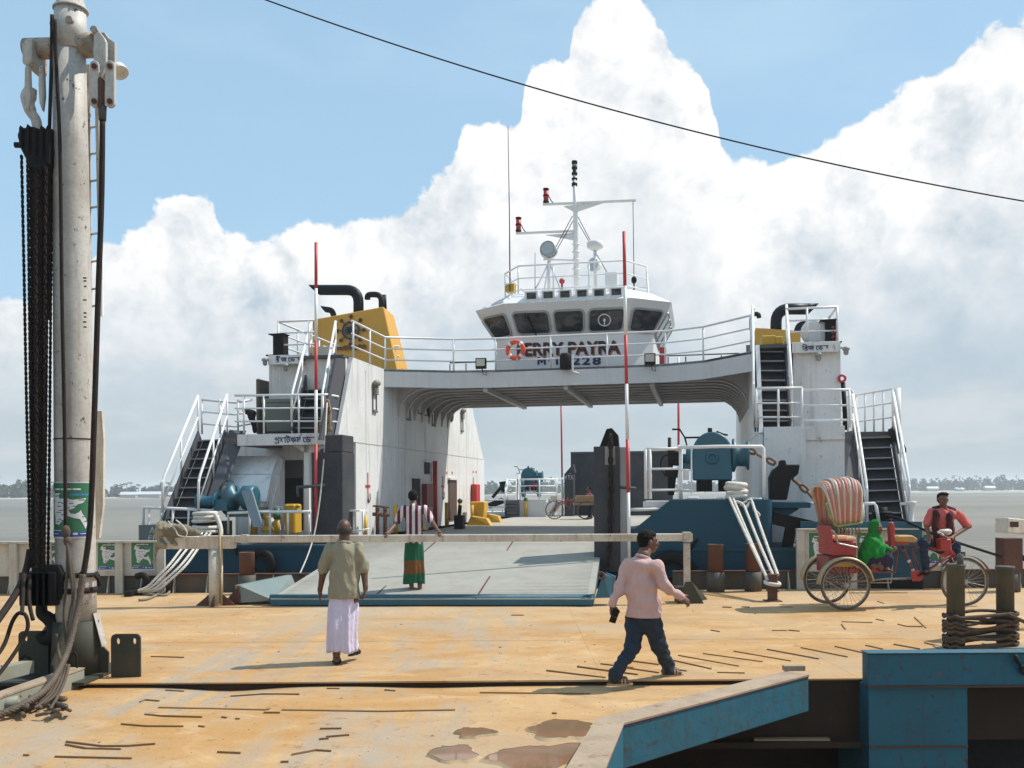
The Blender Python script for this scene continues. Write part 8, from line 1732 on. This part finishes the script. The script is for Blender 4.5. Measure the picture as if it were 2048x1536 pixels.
mb = MB(); mb.hull8([RX(1672, 1050, .26), RX(1722, 1050, .26), RX(1720, 1086, .26), RX(1674, 1086, .26)], [RX(1672, 1050, .28), RX(1722, 1050, .28), RX(1720, 1086, .28), RX(1674, 1086, .28)]); mb.build('gap_backing', paint('shade_dark_backing', (.035, .045, .03), .5, .6, dirtc=(.16, .10, .05), scale=14), rk)  # dark backing added behind the seat gap, coloured as the shaded far side
# folding hood: fan of pleated panels
HC = paint('hood_cream', (0.60, 0.49, 0.39), 0.6, 0.25, scale=5); HR_ = paint('hood_red', (0.43, 0.135, 0.100), 0.6, 0.45, scale=5, dirtc=(0.48, 0.26, 0.17)); HO = paint('hood_orange', (0.56, 0.33, 0.235), 0.6, 0.5, scale=5, dirtc=(0.5, 0.42, 0.35))
top = [(1649, 975), (1655, 969), (1662, 965), (1670, 962), (1679, 960), (1688, 959), (1697, 958), (1706, 958), (1714, 959), (1721, 962), (1726, 967)]
bot = [(1668, 1050), (1671, 1051), (1674, 1052), (1679, 1052), (1683, 1051), (1690, 1050), (1697, 1049), (1704, 1048), (1711, 1047), (1718, 1046), (1724, 1045)]
NT_ = 13; prof = [(0, 1.0), (.25, 1.02), (.5, 1.02), (.72, .98), (.86, .88), (.95, .74), (1.0, .52), (1.02, .2)]; prof = [(t, -y) for t, y in prof]+[(t, y) for t, y in prof[::-1]]
def hrow(x, bul):
    i = min(int(x), len(top)-2); g = x-i; T = V(top[i]+(0,)).lerp(V(top[i+1]+(0,)), g); Bq = V(bot[i]+(0,)).lerp(V(bot[i+1]+(0,)), g); out = []
    for t, y in prof: p = Bq.lerp(T, t+(.02*bul if t > .8 else 0)); out.append(RX(p.x, p.y, y*(.36+.016*bul*math.sin(math.pi*min(t+.2, 1)))))
    return out
hood = None
for k in range(NT_):
    xs_ = [(len(top)-1)*(k+q/4)/NT_ for q in range(5)]; rows_ = [hrow(x, bl) for x, bl in zip(xs_, (-.6, .5, 1, .5, -.6))]; mb = MB(); n = len(prof)
    for r_ in rows_: mb.v += [tuple(p) for p in r_]
    for i in range(4):
        for j in range(n-1): mb.f.append((i*n+j, i*n+j+1, (i+1)*n+j+1, (i+1)*n+j)); mb.sm.append(True)
    o = mb.build('hood_panel', (HC, HR_, HO, HR_)[k % 4] if k % 2 else (HO if k % 4 else HC), rk); md = o.modifiers.new('t', 'SOLIDIFY'); md.thickness = .008
for k in range(5):
    mb = MB(); r_ = hrow(.6+k*2.2, 1.6); mb.tube(r_[3:-3], .010, 6); mb.build('hood_braid', paint('braid_pale', (.50, .46, .44), .6, .6, dirtc=(.12, .14, .30), scale=40), rk)
mb = MB()
mb.tube([RX(x, y, -.38) for x, y in bot], .020, 6); mb.build('hood_fringe', paint('fringe_green', (0.12, 0.24, 0.08), .7, .5, dirtc=(.5, .42, .14), scale=14), rk)
mb = MB(); mb.tube([RX(1651, 1006, -.385), RX(1658, 1030, -.385), RX(1670, 1051, -.385)], .018, 6); mb.build('hood_strut', paint('fringe_green', (0.12, 0.24, 0.08)), rk)
for k in range(7): mb = MB(); p = RX(1676+k*7, 1056, -.36); mb.tube([p, p+V(.015, 0, -.05), p+V(0, 0, -.11)], .016, 6); mb.build('tassel', paint('tassel_mixed', (.10, .09, .06), .8, .6, dirtc=(.35, .28, .2), scale=20), rk)
# frame
def tubeR(pts, r, mat=DREDF, name='frame_tube', off=0.0): mb = MB(); mb.tube([R(x, y, off) for x, y in pts], r, 10); return mb.build(name, mat, rk)
tubeR([(1805, 1092), (1832, 1154)], .020); tubeR([(1820, 1092), (1838, 1138)], .018); tubeR([(1822, 1094), (1898, 1098)], .022); tubeR([(1838, 1152), (1902, 1110)], .021); tubeR([(1722, 1142), (1790, 1144), (1795, 1100)], .02); tubeR([(1832, 1156), (1770, 1158), (1700, 1164)], .016, STEEL, 'chain_stay'); tubeR([(1740, 1165), (1782, 1165), (1785, 1130)], .014, STEEL)
tubeR([(1898, 1082), (1903, 1118)], .024, REDF, 'head_tube')
for o_ in (-.055, .055): tubeR([(1903, 1116), (1910, 1132), (1929, 1166)], .013, DREDF, 'fork_blade', o_)
for (x, y) in ((1808, 1100), (1818, 1122), (1826, 1140), (1842, 1096), (1868, 1098), (1850, 1144), (1878, 1128)): mb = MB(); mb.ell(R(x, y), (.030, .028, .030), 8, 6); mb.build('painted_flower', PW if int(x) % 4 else REDF, rk)
mb = MB(); mb.lathe(R(1836, 1152, -.05), [(.085, 0), (.085, .03)], 20, (0, 1, 0)); cr_ = mb.build('chain_ring', REDF, rk)
mb = MB(); mb.prism([R(1822, 1144, -.06), R(1838, 1140, -.06), R(1846, 1156, -.06), R(1826, 1163, -.06)], V(0, .02, 0)); mb.build('chain_guard', REDF, cr_)
mb = MB(); mb.bar(R(1836, 1152, -.08), R(1848, 1146, -.08), .02, .02); mb.box(R(1851, 1146, -.13), (.10, .09, .025)); mb.bar(R(1836, 1152, .08), R(1824, 1160, .08), .02, .02); mb.box(R(1822, 1160, .13), (.10, .09, .025)); mb.build('pedals', BLACK, cr_)
mb = MB(); mb.prism([R(1789, 1077, -.13), R(1796, 1071, -.13), R(1826, 1071, -.13), R(1837, 1078, -.13), R(1834, 1085, -.13), R(1790, 1084, -.13)], V(0, .26, 0)); mb.build('saddle', paint('saddle_tan', (0.50, 0.26, 0.055), .4, .3, scale=6), rk, bev=.03, seg=3)
rbox(1793, 1084, 1832, 1092, -.10, .10, REDF, 'saddle_base', .01)
mb = MB(); mb.prism([R(1778, 1052, -.12), R(1782, 1044, -.12), R(1788, 1044, -.12), R(1791, 1056, -.12), R(1790, 1096, -.12), R(1786, 1104, -.12), R(1780, 1090, -.12)], V(0, .10, 0)); mb.build('saddle_guard', REDF, rk, bev=.02)
mb = MB(); mb.tube(smooth_path([R(1880, 1066, -.26), R(1886, 1070, -.18), R(1898, 1077, 0), R(1890, 1072, .18), R(1884, 1068, .26)]), .014, 8); hb_ = mb.build('handlebar', STEEL, rk)
for o_ in (-.24, .24): mb = MB(); mb.cyl(R(1876, 1064, o_*1.1), R(1887, 1070, o_*.8), .018, n=8); mb.build('grip', PW, hb_)
mb = MB(); mb.lathe(R(1896, 1064, -.1), [(.02, -.03), (.06, 0), (.045, .04)], 12, (-.5, -.6, .5)); mb.ell(R(1889, 1062, -.15), (.10, .05, .03)); mb.build('bell_and_lamp', paint('pale_plastic', (.6, .58, .52), .4, .2), hb_)
rbox(1893, 1079, 1915, 1104, -.16, .02, REDF, 'front_box', .015)
mb = MB(); n = 14; c = fc_
for k in range(n):
    a = math.radians(25+120*k/(n-1))
    for y in (-.04, .04): mb.v.append((c.x+(rw+.035)*math.cos(a), c.y+y, c.z+(rw+.035)*math.sin(a)))
for k in range(n-1): mb.f.append((k*2, k*2+1, k*2+3, k*2+2)); mb.sm.append(True)
o = mb.build('front_mudguard', DREDF, rk); md = o.modifiers.new('t', 'SOLIDIFY'); md.thickness = .005
mb = MB(); mb.box(R(1926, 1108, -.02), (.05, .06, .07)); mb.cyl(R(1905, 1112), R(1926, 1112), .01); mb.build('lamp_bracket', COAM, rk)
# ---------------- rickshaw driver astride the frame
DD = 15.42
def D__(px, py, d=0.0): return WD(px, py, DD+d)
pd_ = thing('person', 'rickshaw driver in coral shirt with dark scarf astride the rickshaw frame', 'person', tuple(Z(D__(1905, 1208), 0)))
hc_ = D__(1886, 999, -.02); sl_, sr_ = D__(1863, 1026), D__(1916, 1030); el, er = D__(1853, 1052, -.04), D__(1938, 1052, -.02); wl_, wr_ = D__(1858, 1072, -.16), D__(1905, 1074, -.20)
hpl, hpr = D__(1882, 1094), D__(1906, 1096); knl, ftl = D__(1846, 1086, -.22), D__(1852, 1140, -.24); knr, ftr = D__(1914, 1150, -.06), Z(D__(1916, 1200, .08), .09)
lo_, hi_ = bbox([hc_+V(0, 0, .14), wl_, wr_, el, er, knl, ftl, Z(ftr, 0)], 0.2); b = Body(lo_, hi_, 0.0085)
at = head_parts(b, hc_, V(-.12, -1, -.22), .98); b.cap(hc_+V(0, .01, -.06), D__(1888, 1022), .052, .062, .02); b.cap(D__(1889, 1040), D__(1892, 1090), .12, .12, .03, 0, .62); b.cap(sl_, sr_, .046, .046, .03)
for s, e, w_ in ((sl_, el, wl_), (sr_, er, wr_)): b.cap(s, e, .040, .039, .02); b.cap(e, w_, .039, .027, .02)
hand(b, wl_, V(-.3, -.5, -.5), V(0, .4, -1), V(1, 0, 0), .95, .6); hand(b, wr_, V(-.75, -.3, -.15), V(0, .1, -1), V(0, -1, .2), .95, 1.2)
for h_, k_, a_ in ((hpl, knl, ftl), (hpr, knr, ftr)): b.cap(h_, k_, .078, .055, .03); b.cap(k_, a_, .052, .036, .02)
foot(b, ftl, V(-.35, -1, 0), .98, ftl.z-.06); foot(b, ftr, V(.1, -1, 0), .98, .016); b.build('body', SKIN, pd_)
CORAL = fabric('coral_cotton', (0.60, 0.135, 0.12)); b = Body(lo_, hi_, 0.009); b.cap(D__(1889, 1036), D__(1893, 1098), .145, .15, .03, 0, .74); b.cap(sl_, sr_, .068, .068, .05); b.cap(D__(1888, 1022), D__(1888, 1030), .07, .09, .03); b.cap(D__(1905, 1100), D__(1908, 1112), .10, .09, .03)
for s, e in ((sl_, el), (sr_, er)): b.cap(s, s.lerp(e, .80), .066, .072, .03)
b.wrinkle(.0095, 44, 12, .5); b.cut(2, D__(1890, 1114).z, True); b.build('shirt', CORAL, pd_)
b = Body(lo_, hi_, 0.009); b.cap(hpl, hpr, .12, .12, .03)
for h_, k_, a_ in ((hpl, knl, ftl), (hpr, knr, ftr)): b.cap(h_, k_, .10, .074, .03); b.cap(k_, a_+(k_-a_)*.08, .07, .058, .02)
b.wrinkle(.008, 46, 14); b.build('jeans', fabric('navy_denim', (0.022, 0.034, 0.065), scale=2), pd_)
b = Body(*bbox([hc_], 0.17), 0.007); b.ell(hc_+V(.004, .03, .050), (.082, .088, .070), None, 0); b.ell(hc_+V(0, .045, 0), (.078, .065, .075), None, .02); b.ell(hc_+V(.01, -.03, .088), (.066, .058, .032), None, .02); b.wrinkle(.002, 110, 3); b.build('hair', HAIR, pd_); eyes(at, pd_, .98)
SCARF = fabric('dark_scarf', (0.055, 0.012, 0.014), scale=2)
b = Body(lo_, hi_, 0.009); 
for p in ([(1869, 1020, .03), (1873, 1030, -.13), (1870, 1055, -.165), (1874, 1082, -.17)], [(1906, 1022, .03), (1899, 1032, -.13), (1900, 1055, -.165), (1903, 1080, -.17)], [(1869, 1020, .04), (1886, 1014, .11), (1906, 1022, .04)]):
    q = [D__(*t) for t in p]
    for s, e in zip(q, q[1:]): b.cap(s, e, .052, .056, .02, 0, .5)
b.wrinkle(.004, 40, 4); b.build('scarf', SCARF, pd_); sandal('sandal', ftr, V(.1, -1, 0), SANDB, pd_, 1, 0.0); sandal('sandal', ftl, V(-.35, -1, 0), SANDB, pd_, 1, ftl.z-.078)
# ---------------- woman in a green shawl seated on the footboard
DE = 15.0
def E_(px, py, d=0.0): return WD(px, py, DE+d)
pe_ = thing('person', 'small woman wrapped in a bright green shawl seated on the rickshaw footboard', 'person', tuple(E_(1752, 1140)))
hc_ = E_(1754, 1056); lo_, hi_ = bbox([hc_+V(0, 0, .15), E_(1722, 1140), E_(1788, 1140, -.2), E_(1752, 1150, .2)], 0.16); b = Body(lo_, hi_, 0.0085)
at = head_parts(b, hc_, V(.52, -.84, -.10), .88); b.cap(hc_+V(0, 0, -.06), E_(1750, 1082), .045, .055, .02); b.cap(E_(1748, 1090), E_(1742, 1130), .10, .11, .03); ha = E_(1782, 1104, -.12); b.cap(E_(1758, 1092, -.1), E_(1768, 1112, -.16), .042, .034, .03); b.cap(E_(1768, 1112, -.16), ha, .033, .024, .02); hand(b, ha, V(.6, -.1, .5), V(0, 1, 0), V(0, 0, 1), .85, .9)
for o_ in (-.12, .04): k_ = E_(1774, 1118, o_-.05); b.cap(E_(1745, 1132, o_), k_, .06, .04, .03); b.cap(k_, E_(1764, 1138, o_-.06), .04, .03, .02); foot(b, E_(1764, 1134, o_-.06), V(.8, -.4, 0), .85, E_(1764, 1139).z)
b.build('body', SKIN, pe_)
b = Body(lo_, hi_, 0.008)
rr_, ff_, uu_ = frame(V(.52, -.84, -.10)); rot = np.array([tuple(rr_), tuple(ff_), tuple(uu_)]).T
b.ell(hc_-ff_*.032+V(0, 0, .02), (.098, .098, .110), rot, 0); b.cap(hc_-ff_*.04+V(0, 0, -.05), E_(1747, 1088), .085, .12, .04); b.cap(E_(1745, 1088), E_(1752, 1095, -.05), .14, .12, .04); b.cap(E_(1745, 1090), E_(1737, 1122, .0), .155, .14, .04); b.cap(E_(1752, 1092, -.06), E_(1776, 1098, -.13), .085, .05, .04); b.cap(E_(1734, 1105, -.04), E_(1728, 1130, .0), .12, .09, .04); b.cap(E_(1744, 1092, -.06), E_(1758, 1108, -.12), .13, .09, .05)
b.wrinkle(.0125, 40, 21, .6); face = b.F; ax = [b.lo[i]+b.v*np.arange(b.n[i]) for i in range(3)]; X_, Y_, Z_ = np.meshgrid(*ax, indexing='ij'); fcn = hc_+ff_*.085+V(0, 0, -.018); dfc = np.sqrt(((X_-fcn.x)/.066)**2+((Y_-fcn.y)/.066)**2+((Z_-fcn.z)/.095)**2)-1; b.F = np.maximum(b.F, (-dfc*.05).astype(np.float32)); b.build('shawl', fabric('bright_green_shawl', (0.008, 0.215, 0.028), (0.010, 0.17, 0.024), 'patch'), pe_)
b = Body(lo_, hi_, 0.009); b.cap(E_(1742, 1124, -.04), E_(1772, 1117, -.12), .135, .105, .03); b.cap(E_(1772, 1117, -.12), E_(1768, 1136, -.12), .115, .105, .03); b.cap(E_(1742, 1126, .02), E_(1736, 1134, .04), .13, .12, .03); b.cap(E_(1765, 1118, .06), E_(1762, 1134, .06), .11, .10, .03); b.wrinkle(.009, 42, 23, .6); b.cut(2, E_(1750, 1141).z, True); b.build('skirt', fabric('dark_violet_skirt', (0.030, 0.022, 0.050)), pe_); eyes(at, pe_, .88)
# ---------------- people and a cargo cycle on the ferry
def simple_person(name_lab, fx, head, foot_z, shirt, trousers, face, crouch=False, arms=None):
    g = thing('person', name_lab, 'person', tuple(Z(head, foot_z))); h = head; lo_, hi_ = bbox([h+V(0, 0, .14), Z(h, foot_z)], .45); b = Body(lo_, hi_, .014)
    head_parts(b, h, face, .98); ht = h.z-foot_z; sh = h+V(0, 0, -.24); r = frame(face)[0]; f = frame(face)[1]; hp = V(h.x, h.y, foot_z+ht*.50)-f*.05 if not crouch else V(h.x, h.y, foot_z+ht*.34)-f*.15
    b.cap(h+V(0, 0, -.07), sh, .055, .065, .02)
    hands = []
    for s in (-1, 1):
        S = sh+r*s*.17; E = S+V(0, 0, -.26)+f*.06+r*s*.04; W = E+f*.22+V(0, 0, -.06); b.cap(S, E, .048, .038, .03); b.cap(E, W, .038, .026, .02); hand(b, W, f+V(0, 0, -.3), V(0, 0, -1), -r*s, .95, .8); hands.append((S, E))
        hpS = hp+r*s*.09; an = V(hpS.x, hpS.y, foot_z+.08)+f*(.10 if crouch else .02); kn = hpS.lerp(an, .5)+f*(.22 if crouch else .03); b.cap(hpS, kn, .08, .055, .03); b.cap(kn, an, .052, .036, .02); foot(b, an, f, 1, foot_z+.01)
    b.build('body', SKIN, g)
    b = Body(lo_, hi_, .014); b.cap(sh+V(0, 0, -.05), hp+V(0, 0, .05), .145, .145, .03); b.cap(sh-r*.15, sh+r*.15, .066, .066, .05)
    for S, E in hands: b.cap(S, S.lerp(E, .85), .064, .066, .03)
    b.wrinkle(.004, 26, 2); b.build('shirt', shirt, g)
    b = Body(lo_, hi_, .014)
    for s in (-1, 1):
        hpS = hp+r*s*.09; an = V(hpS.x, hpS.y, foot_z+.10)+f*(.10 if crouch else .02); kn = hpS.lerp(an, .5)+f*(.22 if crouch else .03); b.cap(hpS, kn, .10, .07, .03); b.cap(kn, an, .068, .055, .02)
    b.build('trousers', trousers, g)
    b = Body(*bbox([h], .17), .010); f = frame(face)[1]; b.ell(h-f*.03+V(0, 0, .035), (.083, .09, .085), None, 0); b.build('hair', HAIR, g)
simple_person('man bending behind the blue winch pedestal, only dark hair and white shirt showing', 0, FROOT @ FW(1304, 1044, 0.25), ZD, fabric('white_cotton', (0.6, 0.58, 0.55)), JEANS, V(-.6, -.8, -.3), True)
simple_person('man in pink and white shirt pushing the cargo cycle on the car deck', 0, FROOT @ FW(1178, 978, 16.6), ZD, fabric('pale_pink', (0.55, 0.32, 0.36), (0.2, 0.05, 0.08), 'patch', 2), JEANS, V(-1, -.2, 0))
FWp = lambda px, py, wv=16.2: FROOT @ FW(px, py, wv)
cy = thing('cargo_cycle', 'small red cargo cycle loaded with a cardboard box on the car deck', 'cycle', tuple(Z(FWp(1130, 1038), ZD)))
for px in (1109,):
    c = FWp(px, 1023); c.z = ZD+.36; mb = MB(); mb.torus(c, .34, .022, (-SP*0.3, 1, 0), 30, 6); w_ = mb.build('wheel', TYRE, cy); mb = MB()
    for k in range(16): a = 2*math.pi*k/16; mb.cyl(c, c+V(.33*math.cos(a), 0, .33*math.sin(a)), .006, n=4)
    mb.build('spokes', STEEL, w_)
mb = MB(); mb.tube([FWp(1109, 1023), FWp(1113, 1000), FWp(1126, 1002)], .025, 6); mb.tube([FWp(1122, 1002), FWp(1138, 1016), FWp(1148, 996)], .025, 6); mb.tube([FWp(1126, 1004), FWp(1146, 1000)], .022, 6); mb.tube([FWp(1130, 1012), FWp(1136, 996)], .022, 6); mb.build('frame', REDF, cy)
mb = MB(); mb.mm(FWp(1101, 1001), FWp(1114, 992)); mb.build('front_basket', paint('cream', (0.60, 0.55, 0.44)), cy)
a, b2_ = FWp(1152, 1004), FWp(1190, 991); mb = MB(); mb.mm((a.x, a.y-.4, a.z), (b2_.x, a.y+.4, b2_.z)); mb.build('cardboard_box', paint('cardboard', (0.30, 0.19, 0.10), .8, .2), cy, bev=.01)
mb = MB(); mb.mm((a.x-.1, a.y-.45, a.z-.12), (b2_.x+.1, a.y+.45, a.z-.02)); mb.build('cargo_bed', paint('old_wood', (0.30, 0.22, 0.13)), cy)
for o_ in (-.42, .42):
    c = FWp(1172, 1022); c = V(c.x, c.y+o_, ZD+.36); mb = MB(); mb.torus(c, .34, .022, (0, 1, 0), 30, 6); mb.build('wheel', TYRE, cy)
# ---------------- loose things on the ferry
lr = FROOT @ FW(1031, 700, 4.78); g = thing('life_ring', 'orange life ring with white bands hanging on the bridge railing', 'life ring', tuple(lr))
nrm = FROOT.to_3x3() @ V(0.1, 1, 0.05)
mb = MB(); mb.torus(lr, .215, .062, nrm, 32, 12); mb.build('ring', ORANGE, g)
for k in range(4):
    a0 = math.pi/4+math.pi/2*k; mb = MB(); mb.torus(lr, .215, .065, nrm, 5, 12, arc=(a0-.16, a0+.16)); mb.build('white_band', WHITER, g)
mb = MB(); mb.tube([lr+V(.02, -.05, .26), lr+V(.03, -.07, .1), lr+V(.0, -.06, -.05)], .015, 6); mb.tube([lr+V(.03, -.06, -.22), lr+V(.06, -.05, -.34)], .02, 6); mb.build('line', ROPEW, g)
bn = FROOT @ FW(566, 866, 0.9); g = thing('waste_bin', 'large grey green lidded bin on the left platform deck', 'bin', tuple(bn))
BINM = paint('bin_green', (0.115, 0.165, 0.145), .5, .25); zt = WD(566, 808, bn.y).z; mb = MB()
x0, x1 = xat(534, bn.y), xat(597, bn.y); mb.hull8([V(x0+.06, bn.y-.22, bn.z), V(x1-.06, bn.y-.22, bn.z), V(x1-.06, bn.y+.22, bn.z), V(x0+.06, bn.y+.22, bn.z)], [V(x0, bn.y-.28, zt), V(x1, bn.y-.28, zt), V(x1, bn.y+.28, zt), V(x0, bn.y+.28, zt)]); mb.build('bin_body', BINM, g, bev=.03)
mb = MB(); mb.mm((x0-.04, bn.y-.32, zt+.002), (x1+.04, bn.y+.32, zt+.10)); mb.mm((x0-.02, bn.y-.31, zt-.10), (x1+.02, bn.y-.285, zt-.0)); mb.build('lid', BINM, g, bev=.03)
cp = FROOT @ FW(652, 832, 0.42); b = Body(*bbox([FROOT @ FW(640, 870, .4), FROOT @ FW(668, 798, .5)], .15), .012)
F3 = lambda px, py, wv: FROOT @ FW(px, py, wv)
b.cap(F3(650, 800, .42), F3(645, 860, .40), .05, .11, .03, 0, .45); b.cap(F3(656, 803, .44), F3(658, 858, .40), .05, .07, .03, 0, .45); b.wrinkle(.012, 24, 31, .3)
g = thing('hanging_cloth', 'brown cloth hung over the platform railing beside the upper left stair', 'cloth', tuple(F3(650, 864, .42))); b.build('cloth', fabric('brown_cloth', (0.17, 0.10, 0.06), (0.36, 0.25, 0.16), 'patch', 2), g)
b = Body(*bbox([F3(484, 812, .6), F3(520, 872, .6)], .12), .012); b.cap(F3(492, 822, .6), F3(506, 826, .6), .08, .06, .04); b.cap(F3(503, 830, .6), F3(510, 862, .6), .09, .05, .03)
b.wrinkle(.010, 26, 33); g = thing('dark_jacket', 'dark jacket hung on the left platform railing beside the bin', 'jacket', tuple(F3(505, 866, .6))); b.build('jacket', fabric('black_cloth', (0.012, 0.012, 0.018)), g)
